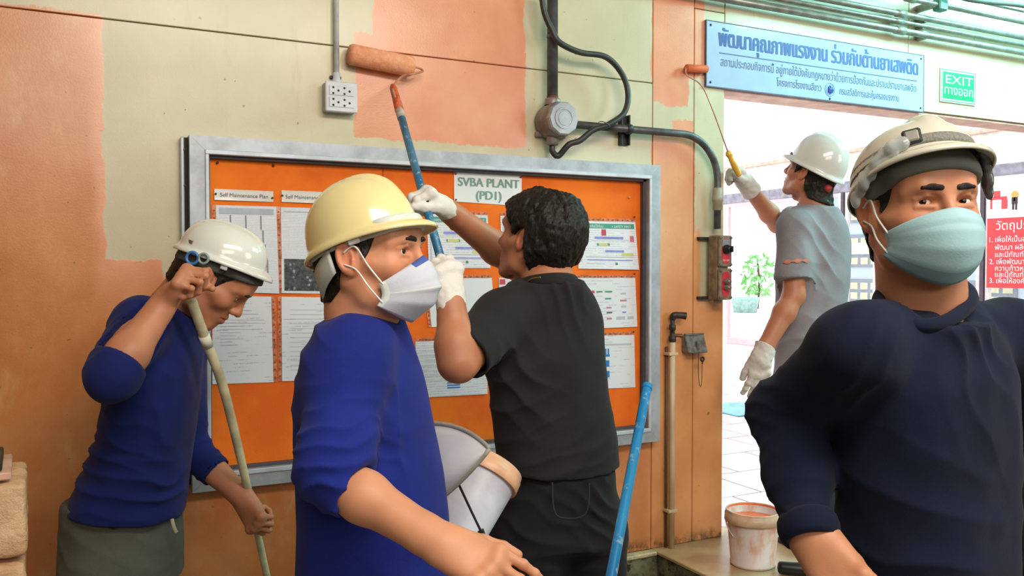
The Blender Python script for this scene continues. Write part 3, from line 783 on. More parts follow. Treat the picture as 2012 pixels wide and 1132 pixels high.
s1 = Sheet('notice_label', [(553, 374), (680, 379), (680, 402), (553, 397)], 'paper strip reading Self Maintenance, half hidden behind the yellow hard hat', papermat('strip_paper', rgb(214, 206, 200)))
s1.text('Self Maintenance Check', .06, .68, .018, INKD, 'LEFT'); s1.pin(.01, .45, 1)
s1 = Sheet('sign', [(892, 338), (1025, 345), (1024, 405), (892, 396)], 'white paper sign reading SVBA PLANT (PD1), pinned at the top of the orange board', papermat('sign_paper', rgb(226, 226, 228)), 'sign', curl=.002)
gt = mat('grey_green_print', rgb(112, 150, 140), .6, var=0)
[(s1.text('SVBA PLANT', .5+k, .44, .046, gt), s1.text('(PD1)', .5+k, .86, .046, gt)) for k in (0, .006, .012)]
for u, v in ((.02, .06), (.02, .94), (.98, .06)): s1.pin(u, v, 0)
# first column
s = Sheet('notice', [(424, 403), (543, 406), (548, 577), (428, 573)], 'page with a stepped timetable grid, top left sheet behind the white hard hat', TX[1]); s.strip('left'); s.strip('right')
dk = mat('print_grid', rgb(128, 130, 146), .6, var=0); s.patch(.05, .95, .03, .10, mat('print_head', rgb(176, 180, 196), .6, var=.1))
for u0 in (.22, .47, .72):
    for k in range(4): s.patch(u0+.03*k, u0+.03*k+.022, .11+.165*k, .11+.165*(k+1)-.004, dk)
s = Sheet('notice', [(417, 581), (533, 583), (537, 751), (417, 755)], 'typed letter page at the lower left of the orange board', TX[2]); s.strip('right')
for k, w in enumerate((.10, .30, .55)): s.patch(.5-w/2, .5+w/2, .12+.04*k, .127+.04*k, INK, 'typed_line')
for k in range(9):
    w = [.9, .92, .5, .8, .45, .35, .5, .3, .4][k]; s.patch(.06 if k < 3 else .12, .06+w*.9, .27+.036*k, .275+.036*k, INK, 'typed_line')
# second column
s = Sheet('notice', [(552, 407), (684, 411), (686, 578), (553, 576)], 'page with a dark machine photograph at its foot, behind the yellow hard hat', TX[1])
pk = NT('machine_photo'); o_ = pk.pos(); v_ = pk.n('TexVoronoi'); v_.inputs['Scale'].default_value = 55; pk.set(v_.inputs['Vector'], o_)
pk.color(pk.mix(pk.ramp(pk.noise(o_, 70, 5, .7), .35, .72), rgb(42, 44, 50), pk.mix(pk.ramp(v_.outputs[0], .1, .4), rgb(196, 198, 206), rgb(88, 92, 100)))); pk.rough(.4)
s.patch(.04, .97, .60, .97, pk.m, 'printed_photo'); s.patch(.04, .97, .045, .055, INK, 'typed_line')
s = Sheet('notice', [(553, 583), (684, 585), (686, 746), (554, 749)], 'faintly typed page below the machine photograph, partly behind the man in royal blue', TX[2]); s.strip('left')
for k in range(14): s.patch(.12, .85-.3*((k*7) % 5)/5, .15+.055*k, .155+.055*k, INK, 'typed_line')
# landscape sheets
grn, blu, red, yel, pnk, teal = [mat('print_'+n, c, .6, var=.05) for n, c in (('green', rgb(74, 150, 110)), ('blue', rgb(40, 120, 196)), ('red', rgb(196, 70, 84)), ('yellow', rgb(206, 208, 130)), ('pink', rgb(206, 120, 140)), ('teal', rgb(70, 158, 140)))]
lav = mat('print_lavender', rgb(140, 146, 216), .6, var=.1)
def safety(s, full=True):
    s.patch(.03, .97, .05, .15, teal)
    for (u, v, w, h, c) in ((.38, .17, .08, .13, red), (.26, .32, .50, .05, lav), (.44, .60, .32, .045, lav), (.32, .46, .18, .05, yel), (.30, .46, .03, .05, grn), (.48, .46, .04, .05, grn),
                            (.72, .66, .2, .06, yel), (.12, .74, .8, .012, INK), (.12, .88, .30, .008, INK), (.60, .86, .04, .05, grn), (.04, .18, .015, .68, INK), (.20, .40, .65, .006, INK), (.88, .30, .07, .12, pnk), (.14, .80, .76, .02, lav)):
        s.patch(u, u+w, v, v+h, c)
    s.text('ปลอดภัยไว้ก่อน', .06, .135, .016, PAP, 'LEFT'); s.text('+ SAFETY FIRST', .56, .135, .014, PAP, 'LEFT')
s = Sheet('notice', [(838, 420), (958, 423), (963, 527), (842, 527)], 'safety diagram sheet below the plant sign, behind the raised glove', TX[0]); s.strip('top'); safety(s)
s = Sheet('notice', [(838, 548), (966, 546), (973, 634), (848, 643)], 'blank white sheet hanging askew behind the lower white glove', PAP); s.strip('top'); s.strip('left')
s = Sheet('notice', [(816, 671), (957, 668), (957, 774), (820, 782)], 'sheet with a small blue bar table, low on the board beside the blue shirt', TX[0]); s.strip('top')
for k in range(4): s.patch(.42, .60, .70+.045*k, .725+.045*k, blu)
s.patch(.415, .425, .45, .66, blu)
for k in range(8): s.patch(.06, .38+.05*(k % 3), .08+.09*k, .085+.09*k, INK, 'typed_line')
s = Sheet('notice', [(983, 424), (1098, 424), (1100, 528), (986, 528)], 'safety sheet mostly hidden behind the black-haired head', TX[0]); s.strip('top'); safety(s)
s = Sheet('notice', [(980, 546), (1100, 546), (1100, 640), (982, 640)], 'sheet with a small red round mark by the bare-headed man\'s neck', TX[0])
s.patch(.01, .10, .03, .14, red); 
s = Sheet('notice', [(1139, 434), (1248, 436), (1254, 530), (1136, 528)], 'safety diagram sheet at the top right of the orange board', TX[0], curl=.006); s.strip('top'); safety(s); s.pin(.98, -.10, 2)
s = Sheet('notice', [(1130, 546), (1248, 546), (1251, 642), (1130, 647)], 'sheet with green labels and small pictograms, right column, middle row', TX[2]); s.strip('top'); s.pin(.98, -.08, 2)
for (u, v, w, h, c) in ((.26, .25, .05, .09, red), (.34, .26, .10, .05, grn), (.48, .26, .12, .05, grn), (.48, .40, .10, .05, teal), (.50, .58, .08, .05, pnk), (.50, .68, .09, .05, INKD), (.50, .80, .08, .05, pnk), (.74, .30, .09, .06, INK), (.73, .44, .11, .06, pnk), (.75, .56, .08, .06, INK), (.76, .68, .06, .05, lav), (.30, .76, .12, .10, INK), (.66, .78, .14, .10, INK), (.84, .78, .10, .10, INK)):
    s.patch(u, u+w, v, v+h*.6, c)
s = Sheet('notice', [(1130, 660), (1246, 658), (1248, 761), (1130, 766)], 'sheet with three blue squares, lowest of the right column', TX[2]); s.strip('top'); s.pin(.98, -.06, 2)
s.patch(.08, .95, .16, .19, INK)
for k in range(4): s.patch(.40+.045*k, .425+.045*k, .25, .38, blu)
s.patch(.40, .57, .36, .40, blu); s.patch(.40, .56, .47, .59, blu); s.patch(.41, .56, .67, .79, blu)

# ---------------------------------------------------------------- blue Thai wall sign and green exit sign
YS = -0.012
a = WP(1389, 40, YS); b_ = WP(1389, 168, YS); c_ = WP(1814, 220, YS)
sx0, sx1, sz1, sz0 = a[0], c_[0], a[2], (b_[2]+c_[2])/2
sg = thing('sign', ((sx0+sx1)/2, YS, sz0), 'long pale blue sign with two rows of Thai writing above the doorway', 'sign')
bm = mat('sign_pale_blue', rgb(176, 200, 236), .16, var=.02, coat=.6)
q = MB(); q.wbox(sx0, sx1, YS, -0.0005, sz0, sz1, .0015); q.build('board', bm, sg)
q = MB(); e = .0035; 
for (x0, x1, z0, z1) in ((sx0-e, sx1+e, sz1, sz1+e), (sx0-e, sx1+e, sz0-e, sz0), (sx0-e, sx0, sz0, sz1), (sx1, sx1+e, sz0, sz1)):
    q = MB(); q.wbox(x0, x1, YS-.001, -0.0005, z0, z1); q.build('edge', mat('sign_edge', rgb(92, 90, 120), .5), sg)
ink = mat('sign_blue_print', rgb(34, 66, 158), .5, var=0); ink2 = mat('sign_slate_print', rgb(78, 88, 140), .5, var=0)
H_ = sz1-sz0; Lg = sx1-sx0
def st(body, u0, u1, v, hf, m_, bold=0.0):
    for k in ((0, 1, 2) if bold else (0,)): text_mesh('lettering', body, (sx0+u0*Lg+k*.0035, YS-.0014-k*.0001, sz1-v*H_), (1, 0, 0), (0, 0, 1), hf*H_, m_, sg, 'LEFT', (u1-u0)*Lg, 0, bold)
st('พัฒนาคุณภาพแรงงาน ร่วมกับต้านยาเสพติด', .045, .965, .36, .37, ink, .022)
st('สถานประกอบกิจการนี้ อยู่ภายใต้บังคับกฎหมายว่าด้วยการป้องกันและปราบปรามยาเสพติด', .055, .96, .665, .185, ink2)
st('โครงการโรงงานสีขาว', .29, .49, .865, .165, ink2); st('กรมสวัสดิการและคุ้มครองแรงงาน', .575, .87, .875, .165, ink2)
q = MB(); q.wbox(sx0+.05*Lg, sx0+.965*Lg, YS-.0016, YS-.0002, sz1-.475*H_, sz1-.462*H_); q.build('ruled_line', ink2, sg)
ec = (sx0+.53*Lg, YS-.0003, sz1-.82*H_)
q = MB(); q.lathe(ec, (0, -1, 0), [(.115*H_, 0), (.115*H_, .0012), (.10*H_, .0012), (.10*H_, 0)], 28); q.build('emblem_ring', mat('emblem_blue', rgb(112, 140, 206), .5, var=0), sg)
q = MB(); q.lathe(ec, (0, -1, 0), [(.085*H_, 0), (.085*H_, .0010), (.0005, .0010)], 24); em_ = q.build('emblem_disc', mat('emblem_pale', rgb(140, 166, 222), .5, var=.1, vscale=120), sg)
for k in range(3):
    q = MB(); x = ec[0]+(k-1)*.035*H_; h = (.05 if k != 1 else .07)*H_
    q.tube([V3(x, ec[1]-.0012, ec[2]-h), V3(x+.004, ec[1]-.0016, ec[2]), V3(x, ec[1]-.0012, ec[2]+h)], [.0045, .008, .003], 6); q.build('emblem_figure', mat('emblem_dark', rgb(58, 92, 176), .5, var=0), em_, True)
for u, v in ((.015, .06), (.015, .94), (.985, .06), (.985, .94), (.53, .97)):
    q = MB(); q.lathe((sx0+u*Lg, YS-.0002, sz1-v*H_), (0, -1, 0), [(.0055, 0), (.005, .002), (.0005, .0026)], 10); q.build('screw', mat('screw_dark', rgb(50, 44, 42), .5), sg, True)
a = WP(1849, 132, -.008); c_ = WP(1918, 208, -.008)
ex = thing('exit_sign', ((a[0]+c_[0])/2, -.008, c_[2]), 'green EXIT sign with Thai wording above the doorway', 'sign')
em = mat('exit_green', rgb(6, 138, 96), .4, var=.03); ew = mat('exit_white', rgb(222, 246, 236), .4, var=.02)
x0, x1, z0, z1 = a[0], c_[0], c_[2], a[2]; w, h = x1-x0, z1-z0
q = MB(); q.wbox(x0, x1, -.007, -.0005, z0, z1, .001); q.build('border', ew, ex)
q = MB(); q.wbox(x0+.018, x1-.018, -.008, -.0069, z0+.018, z1-.018); q.build('green_field', em, ex)
for (a0, a1, b0, b1) in ((x0+.006, x1-.006, z0+.006, z0+.010), (x0+.006, x1-.006, z1-.010, z1-.006), (x0+.006, x0+.010, z0+.01, z1-.01), (x1-.010, x1-.006, z0+.01, z1-.01)):
    q = MB(); q.wbox(a0, a1, -.0076, -.0069, b0, b1); q.build('green_line', em, ex)
text_mesh('lettering', 'EXIT', ((x0+x1)/2, -.009, z0+h*.56), (1, 0, 0), (0, 0, 1), h*.36, ew, ex, 'CENTER', w*.76, 0, .03)
text_mesh('lettering', 'ทางออก', ((x0+x1)/2, -.009, z0+h*.24), (1, 0, 0), (0, 0, 1), h*.38, ew, ex, 'CENTER', w*.80, 0, .03)

# ---------------------------------------------------------------- pipes above the doorway
gal = mat('galvanised_pipe', rgb(150, 156, 150), .38, .45, var=.15, vscale=20)
def hp(label, py0, r, y, x0px=None, py1=None):
    a = WP(2012, py0, y); x0 = WP(x0px, 20, y)[0] if x0px else a[0]-3.0
    z1 = a[2]
    q = MB(); t = thing('conduit', (a[0]-1, y, z1), label, 'pipe', 'steel conduits along the wall above the doorway')
    q.tube([V3(x0, y, z1), V3(6.55, y, z1)], r, 14, sm=False); q.build('tube', gal, t, True)
    for k, xx in enumerate((3.6, 5.1)):
        q = MB(); q.cyl(V3(xx, y, z1), V3(xx+.06, y, z1), r*1.25, seg=14); q.build('coupling', gal, t, True)
        q = MB(); q.wbox(xx+.2, xx+.225, y, -.0005, z1-r*1.2, z1+r*1.2); q.build('saddle', gal, t)
    return t
hp('lowest thick steel conduit above the doorway', 104, .016, -.045)
hp('second steel conduit above the doorway, just over the lowest', 88, .010, -.04)
hp('pale steel conduit, third up above the doorway', 74, .014, -.05)
t = hp('steel conduit carrying a square green coupler above the doorway', 44, .013, -.10)
a = WP(1847, 46, -.10); q = MB(); zc = WP(2012, 44, -.10)[2]; q.box((a[0], -.10, zc), (.030, .024, .030), None, .006); q.build('square_coupler', mat('coupler_green', rgb(86, 142, 130), .4, .3), t)
hp('thin steel conduit near the ceiling corner above the doorway', 22, .009, -.12)
q = MB(); zz = WP(2012, 36, -.16)[2]
q.tube([V3(2.4, -.15, zz+.20), V3(3.0, -.15, zz+.10), V3(3.5, -.17, zz+.16), V3(3.9, -.16, zz+.04), V3(4.5, -.17, zz+.06), V3(5.2, -.16, zz-.01), V3(6.4, -.16, zz+.05)], .013, 10)
o = q.build('cable', mat('cable_grey', rgb(96, 100, 96), .6), smooth=True); setp(o, 'slack grey cable bundle strung among the conduits near the ceiling', 'cable')

# ---------------------------------------------------------------- four-way socket box and its white conduit
a = WP(640, 159, -.045); c_ = WP(701, 222, -.045)
so = thing('wall_socket', ((a[0]+c_[0])/2, -.02, c_[2]), 'white four-way electrical socket box under a white conduit', 'socket')
sw = mat('socket_white', rgb(206, 206, 212), .35, var=.06); sg_ = mat('socket_grey', rgb(128, 120, 110), .5)
x0, x1, z0, z1 = a[0], c_[0], c_[2], a[2]; w, h = x1-x0, z1-z0
q = MB(); q.wbox(x0, x1, -.040, -.0005, z0, z1, .004); q.build('box', mat('socket_box', rgb(190, 188, 184), .45), so)
q = MB(); q.wbox(x0-.002, x1+.002, -.049, -.0402, z0-.002, z1+.002, .003); q.build('face_plate', sw, so)
hole = mat('socket_hole', rgb(26, 22, 22), .6)
for r_ in range(2):
    q = MB(); q.wbox(x0+.1*w, x1-.1*w, -.0515, -.0489, z0+(.14+.40*r_)*h, z0+(.46+.40*r_)*h, .001); ins = q.build('insert', sw, so)
    for cc in range(2):
        bx, bz = x0+(.28+.36*cc)*w, z0+(.30+.40*r_)*h
        for (dx, dz) in ((-.006, .010), (-.006, -.010), (.012, 0)):
            q = MB(); q.lathe((bx+dx, -.0512, bz+dz), (0, -1, 0), [(.0042, 0), (.0040, .0008), (.0003, .0009)], 10); q.build('hole', hole, ins)
cx = WP(661, 80, -.02)[0]
q = MB(); cn = thing('conduit', (cx, -.02, z1+.001), 'thin white plastic conduit running up from the socket box', 'pipe')
q.tube([V3(cx, -.02, z1+.002), V3(cx, -.02, CZ-.003)], .0095, 14, sm=False); q.build('tube', mat('conduit_white', rgb(206, 208, 206), .4), cn, True)
q = MB(); q.lathe((cx, -.02, z1+.001), (0, 0, 1), [(.016, 0), (.016, .012), (.013, .014), (.013, .035), (.0098, .037)], 16); q.build('adapter', sw, cn, True)
q = MB(); q.wbox(cx-.020, cx+.020, -.010, -.0005, z1+.018, z1+.028, .001); q.build('clip', mat('screw_dark', rgb(50, 44, 42), .5), cn)

# ---------------------------------------------------------------- dark conduit, junction box and looping cable
dg_ = mat('conduit_dark', rgb(88, 90, 94), .42, .25, var=.2, vscale=18); steel = mat('cast_box', rgb(140, 126, 120), .42, .35, var=.22, vscale=16); steelf = mat('cast_box_face', rgb(168, 170, 176), .38, .35, var=.12)
blk = mat('cable_black', rgb(52, 50, 50), .45, var=.15)
jb = WP(1092, 228, -.07); jt = thing('junction_box', (jb[0], -.05, jb[2]-.07), 'round cast metal junction box with an octagonal cap', 'junction box')
Jy = -.10; jc = WP(1110, 232, -.125); cx, cz = jc[0], jc[2]
q = MB(); q.lathe((cx, -.001, cz), (0, -1, 0), [(.040, 0), (.066, .003), (.070, .02), (.070, .082), (.066, .094), (.060, .098)], 30); q.build('body', steel, jt, True)
q = MB(); q.lathe((cx, -.099, cz), (0, -1, 0), [(.066, -.006), (.066, .016), (.061, .022), (.001, .022)], 10, a0=.3); q.build('cap', steelf, jt)
q = MB(); q.lathe((cx, -.121, cz), (0, -1, 0), [(.042, 0), (.041, .003), (.034, .003), (.033, .001), (.028, .001), (.027, .0025), (.001, .0025)], 26); q.build('embossed_ring', steelf, jt, False)
for s_ in (-1, 1):
    q = MB(); q.box((cx+s_*.052, -.012, cz-.050*1), (.014, .010, .010), None, .003); q.build('lug', steel, jt)
q = MB(); q.lathe((cx-.012, -.05, cz-.062), (0, 0, -1), [(.024, 0), (.024, .030), (.020, .034), (.001, .034)], 16); q.build('gland', steel, jt, True)
q = MB(); q.lathe((cx-.012, -.05, cz+.060), (0, 0, 1), [(.031, 0), (.031, .020), (.027, .026), (.001, .026)], 18); q.build('hub', steel, jt, True)
px_ = cx-.012
vc = thing('conduit', (px_, -.05, cz+.09), 'thick dark vertical steel conduit above the junction box', 'pipe')
q = MB(); q.tube([V3(px_, -.05, cz+.087), V3(px_, -.05, CZ-.003)], .021, 18, sm=False); q.build('tube', dg_, vc, True)
q = MB(); q.lathe((px_, -.05, cz+.087), (0, 0, 1), [(.0225, 0), (.0225, .008)], 18); q.build('rust_ring', mat('rust', rgb(110, 56, 34), .8), vc, True)
zt_ = WP(1090, 72, -.05)[2]
q = MB(); q.lathe((px_, -.05, zt_), (0, 0, 1), [(.0215, -.006), (.024, -.005), (.024, .005), (.0215, .006)], 18); q.build('tie_band', mat('tie_pale', rgb(150, 146, 140), .5), vc, True)
# horizontal conduit to the right, bending down to the switch box
def wp(px, py, y): return WP(px, py, y)
yc_ = -.045; z_h = cz-.006
e1 = wp(1235, 243, yc_); e2 = wp(1410, 360, yc_); xr = e2[0]
hc = thing('conduit', (cx+.3, yc_, z_h-.3), 'dark steel conduit running right from the junction box and bending down', 'pipe')
R_ = .19
pts = [V3(cx+.072, yc_, z_h), V3(xr-R_, yc_, z_h)]+[V3(xr-R_+R_*math.sin(a), yc_, z_h-R_+R_*math.cos(a)) for a in np.linspace(.12, math.pi/2, 12)]
zsw = WP(1412, 450, yc_)[2]
pts += [V3(xr, yc_, z_h-R_-.05), V3(xr, yc_, zsw)]
q = MB(); q.tube(pts, .0155, 16, sm=False); q.build('tube', dg_, hc, True)
z_ = WP(1411, 391, yc_)[2]; q = MB(); q.lathe((xr, yc_, z_), (0, 0, 1), [(.016, -.050), (.021, -.048), (.021, -.012), (.024, -.010), (.024, .010), (.021, .012), (.021, .045), (.016, .048)], 16); q.build('coupling', mat('coupling_beige', rgb(168, 160, 142), .5), hc, True)
br = thing('cable_bracket', (e1[0], -.03, e1[2]-.06), 'short black channel bracket clamping the horizontal conduit', 'bracket')
q = MB(); zc = z_h
q.wbox(e1[0]-.022, e1[0]+.022, -.008, -.0005, zc-.062, zc+.062, .001); q.build('back_plate', mat('bracket_black', rgb(48, 50, 54), .5, .2), br)
for s_ in (-1, 1): q = MB(); q.wbox(e1[0]+s_*.019-.003, e1[0]+s_*.019+.003, -.028, -.0078, zc-.062, zc+.062, .001); q.build('flange', mat('bracket_black', rgb(48, 50, 54), .5, .2), br)
q = MB(); q.lathe((e1[0]-.012, yc_, zc), (1, 0, 0), [(.016, 0), (.021, .001), (.021, .023), (.016, .024)], 16); q.build('clamp', mat('bracket_black', rgb(48, 50, 54), .5, .2), br, True)
# looping black cable
L = [(1063, -20, -.09), (1070, 25, -.09), (1085, 60, -.095), (1100, 84, -.10), (1140, 103, -.09), (1190, 112, -.08), (1222, 145, -.08), (1234, 185, -.085), (1226, 222, -.10), (1195, 245, -.11), (1165, 256, -.10), (1140, 276, -.09), (1118, 284, -.08)]
pts = [WP(*l) for l in L]+[V3(cx+.012, -.055, cz-.135), V3(px_, -.05, cz-.118), V3(px_, -.05, cz-.098)]
q = MB(); q.tube(pts, .0118, 12, 7); o = q.build('cable', blk, smooth=True); setp(o, 'thick black cable looping beside the junction box', 'cable')
ta = WP(1187, 246, -.10); q = MB(); q.lathe(ta, unit(V3(.5, 0, 1)), [(.024, 0), (.026, .002), (.024, .004)], 12); o = q.build('cable_tie', mat('tie_dark', rgb(90, 88, 88), .5), smooth=True); setp(o, 'thin tie binding the black cable to the conduit', 'cable tie')

# ---------------------------------------------------------------- explosion-proof switch station
a = WP(1388, 466, -.02); zt_ = WP(1415, 462, -.10)[2]; zb_ = WP(1418, 590, -.10)[2]
x1 = xr+.030; x0 = xr-.032
sb = thing('switch_box', (xr, -.06, zb_), 'cast metal switch station with red labels at the edge of the doorway', 'switch box')
cast = mat('cast_beige', rgb(140, 124, 104), .5, .2, var=.2, vscale=25)
q = MB(); q.wbox(x0, x1, -.085, -.020, zb_, zt_, .006); q.build('housing', cast, sb)
zm = (zb_+zt_)/2; hh = (zt_-zb_)/2
redl = mat('label_red', rgb(206, 44, 56), .4, var=.05)
for k, (za, zb2) in enumerate(((zm+.004, zt_-.002), (zb_+.002, zm-.004))):
    q = MB(); q.wbox(x0-.002, x1+.004, -.102, -.0855, za, zb2, .004); cv = q.build('cover', cast, sb)
    q = MB(); xm_ = (x0+x1)/2; zmid = (za+zb2)/2; ww = (x1-x0)*.36; h2 = (zb2-za)*.40
    pts = [(xm_-ww, zmid-h2*.6), (xm_-ww*.5, zmid-h2), (xm_+ww*.5, zmid-h2), (xm_+ww, zmid-h2*.6), (xm_+ww, zmid+h2*.6), (xm_+ww*.5, zmid+h2), (xm_-ww*.5, zmid+h2), (xm_-ww, zmid+h2*.6)]
    vs = [V3(x, -.1032, z) for x, z in pts]+[V3(x, -.1018, z) for x, z in pts]
    q.add(vs, [tuple(range(8))]+[(i, i+8, (i+1) % 8+8, (i+1) % 8) for i in range(8)]); q.build('red_label', redl, cv)
    for sx in (-1, 1):
        for sz in (-1, 1):
            q = MB(); q.lathe((xm_+sx*(x1-x0)*.44, -.1018, zmid+sz*(zb2-za)*.43), (0, -1, 0), [(.006, 0), (.006, .004), (.002, .0045), (.0003, .003)], 8); q.build('bolt', mat('bolt_steel', rgb(120, 114, 104), .4, .5), cv)
    if k == 0:
        q = MB(); q.wbox(xm_-ww*.9, xm_+ww*.9, -.1040, -.1033, zmid+h2*.35, zmid+h2*.95); q.build('steel_label', mat('label_grey', rgb(150, 150, 156), .3, .5), cv)
        q = MB(); q.lathe((xm_, -.103, zmid+.008), (0, -1, 0), [(.020, 0), (.020, .012), (.015, .013), (.015, .030), (.012, .033), (.001, .033)], 16); kb = q.build('selector_knob', mat('knob_black', rgb(34, 36, 36), .35), cv, True)
        q = MB(); q.box((xm_, -.141, zmid+.008), (.004, .007, .013), None, .002); q.build('knob_grip', mat('knob_black', rgb(34, 36, 36), .35), kb) if False else q.build('knob_grip', mat('knob_black', rgb(34, 36, 36), .35), cv)
        text_mesh('lettering', 'ON OFF', (xm_, -.1036, zmid-h2*.80), (1, 0, 0), (0, 0, 1), .010, mat('label_white', rgb(236, 226, 226), .5, var=0), cv, 'CENTER')
    else:
        for dz in (.012, -.014):
            q = MB(); q.lathe((xm_, -.103, zmid+dz), (0, -1, 0), [(.013, 0), (.013, .014), (.010, .015), (.010, .026), (.001, .027)], 14); q.build('push_button', mat('button_steel', rgb(150, 132, 124), .3, .4), cv, True)
for z in (zt_-.012, zb_+.008):
    q = MB(); q.wbox(x0-.045, xr+.01, -.022, -.0005, z-.006, z+.006, .001); q.build('bracket', mat('bracket_black', rgb(48, 50, 54), .5, .2), sb)
q = MB(); q.lathe((xr, -.05, zb_), (0, 0, -1), [(.018, 0), (.018, .014), (.001, .015)], 14); q.build('bottom_plug', cast, sb, True)

# ---------------------------------------------------------------- air tap on a thin pipe, padlock cover with key chain
tx = WP(1321, 700, -.03)[0]; zt_ = WP(1322, 672, -.03)[2]
tp = thing('air_pipe', (tx, -.03, LEDGE), 'thin cream pipe up the wall ending in a dark tap', 'pipe')
q = MB(); q.tube([V3(tx, -.03, LEDGE+.001), V3(tx, -.03, zt_)], .0125, 14, sm=False); q.build('tube', mat('pipe_cream', rgb(214, 186, 150), .45, var=.15, vscale=9, aniso=(1, 1, .3)), tp, True)
q = MB(); q.tube([V3(tx-.016, -.012, LEDGE+.001), V3(tx-.016, -.012, zt_-.02)], .006, 8, sm=False); q.build('side_tube', mat('side_tube_brown', rgb(110, 78, 54), .6), tp, True)
for dz in (.05, .72): q = MB(); q.wbox(tx-.026, tx+.020, -.045, -.0005, zt_-dz-.006, zt_-dz+.006, .001); q.build('saddle', mat('pipe_cream', rgb(214, 186, 150), .45), tp)
drk = mat('tap_dark', rgb(58, 48, 44), .5, .2, var=.2, vscale=50)
q = MB(); q.lathe((tx, -.03, zt_), (0, 0, 1), [(.014, 0), (.016, .004), (.016, .022), (.011, .026), (.011, .05), (.015, .053), (.015, .072), (.010, .075), (.010, .10)], 10); vb = q.build('tap_body', drk, tp, True)
q = MB(); q.tube([V3(tx, -.03, zt_+.095), V3(tx+.004, -.034, zt_+.112), V3(tx+.03, -.045, zt_+.113), V3(tx+.052, -.055, zt_+.110)], [.012, .015, .014, .016], 12); q.build('outlet', drk, tp, True)
q = MB(); q.tube([V3(tx, -.03, zt_+.028), V3(tx+.02, -.045, zt_+.028), V3(tx+.034, -.05, zt_+.026)], [.008, .008, .010], 10); q.build('handle', mat('tap_brass', rgb(120, 84, 66), .4, .4), tp, True)
a = WP(1356, 662, -.05); c_ = WP(1390, 690, -.05)
lk_ = thing('socket_cover', ((a[0]+c_[0])/2, -.03, c_[2]), 'grey hinged lock cover on the orange wall beside the doorway', 'cover')
gm = mat('cover_grey', rgb(122, 126, 124), .4, .2, var=.25, vscale=40)
x0, x1, z0, z1 = a[0]-.008, c_[0], c_[2]-.006, a[2]+.004
q = MB(); vs = [V3(x0, -.001, z0), V3(x1, -.001, z0), V3(x1, -.058, z0), V3(x0, -.058, z0), V3(x0, -.001, z1), V3(x1, -.001, z1), V3(x1, -.030, z1), V3(x0, -.030, z1)]
q.add(vs, [(0, 1, 2, 3), (4, 7, 6, 5), (0, 4, 5, 1), (1, 5, 6, 2), (2, 6, 7, 3), (3, 7, 4, 0)]); o = q.build('cover', gm, lk_); o.modifiers.new('bev', 'BEVEL').width = .005
q = MB(); q.cyl(V3(x0, -.022, z1+.003), V3(x1, -.022, z1+.003), .005, seg=10); q.build('hinge', gm, lk_, True)
q = MB(); q.box(((x0+x1)/2, -.050, (z0+z1)/2-.004), (.008, .006, .018), None, .002); q.build('hasp', gm, lk_)
kx = (x0+x1)/2+.004
ky = thing('key', (kx+.010, -.06, z0-.045), 'small dark key hanging under the grey lock cover', 'key')
q = MB(); q.lathe((kx+.010, -.060, z0-.026), (0, -1, 0), [(.004, 0), (.012, 0), (.012, .003), (.004, .003), (.004, 0)], 14); q.build('bow', drk, ky, True)
q = MB(); q.wbox(kx+.0075, kx+.0125, -.063, -.060, z0-.048, z0-.036); q.build('blade', drk, ky)
q = MB(); q.tube([V3(kx-.008, -.059, z0), V3(kx-.010, -.060, z0-.07), V3(kx-.006, -.061, z0-.13), V3(kx+.002, -.061, z0-.142), V3(kx+.008, -.061, z0-.12), V3(kx+.010, -.060, z0-.05)], .0014, 6)
o = q.build('key_chain', mat('chain_dark', rgb(70, 54, 44), .5, .3), smooth=True); setp(o, 'fine dark chain loop hanging below the lock cover', 'chain')

# ---------------------------------------------------------------- paint buckets, blue pipe, things in front
def bucket(name, O, ax, r, h, label, stain, parent_label=None, fill=None, rimc=None, wall=None, group=None):
    t = thing(name, O, label, 'bucket', group); ax = unit(ax)
    bm_ = wall or mat('bucket_white', rgb(222, 208, 206), .45, var=.06)
    r0 = r*.86; W3 = 0.002
    q = MB(); q.lathe(O, ax, [(.001, .002), (r0-.006, .002), (r0-.004, 0), (r0, .003), (r0+.001, .012), (r0-.0015, .014), (r*.985, h*.80), (r*.99, h-.01), (r*.975, h-.01), (r0-.004, .010), (.001, .008)], 48); q.build('body', bm_, t, True)
    q = MB(); q.lathe(O, ax, [(r*.99, h*.80), (r*1.075, h*.795), (r*1.085, h*.80), (r*1.075, h*.93), (r*1.045, h*.935), (r*1.045, h*.985), (r*1.03, h), (r*.99, h), (r*.985, h*.96)], 48); q.build('rim', rimc or bm_, t, True)
    if fill:
        q = MB(); q.lathe(O, ax, [(r*.975, h*.83), (.001, h*.83)], 40); q.build('paint', fill, t)
        q = MB(); q.lathe(O, ax, [(r*.972, h*.83), (r*.984, h*.985)], 40); q.build('paint_film', fill, t, True)
    return t
bO = GP(1479, 1108, LEDGE); Zb = np.dot(bO-CAM, FW); rb = 49/FPX*Zb
wet_p = mat('wet_orange_paint', rgb(240, 108, 50), .3, var=.1, vscale=18, coat=.3)
bw = NT('bucket_smeared'); o_ = bw.obj(); bw.color(bw.mix(bw.ramp(bw.noise(bw.scale(o_, (1, 1, .5)), 16, 5, .6), .42, .66), rgb(222, 206, 206), rgb(212, 160, 140))); bw.rough(.45)
bh = (1108-1003)/FPX*Zb*1.03
b1 = bucket('paint_bucket', bO, (0, 0, 1), rb*1.03, bh, 'white pail of wet orange paint standing on the ledge in the doorway', None, fill=wet_p, rimc=mat('rim_smeared', rgb(214, 176, 148), .4, var=.15, vscale=14), wall=bw.m)
q = MB(); rr_ = rb*1.12; zz = LEDGE+bh*.86
sd = V3(RT[0], RT[1], 0)
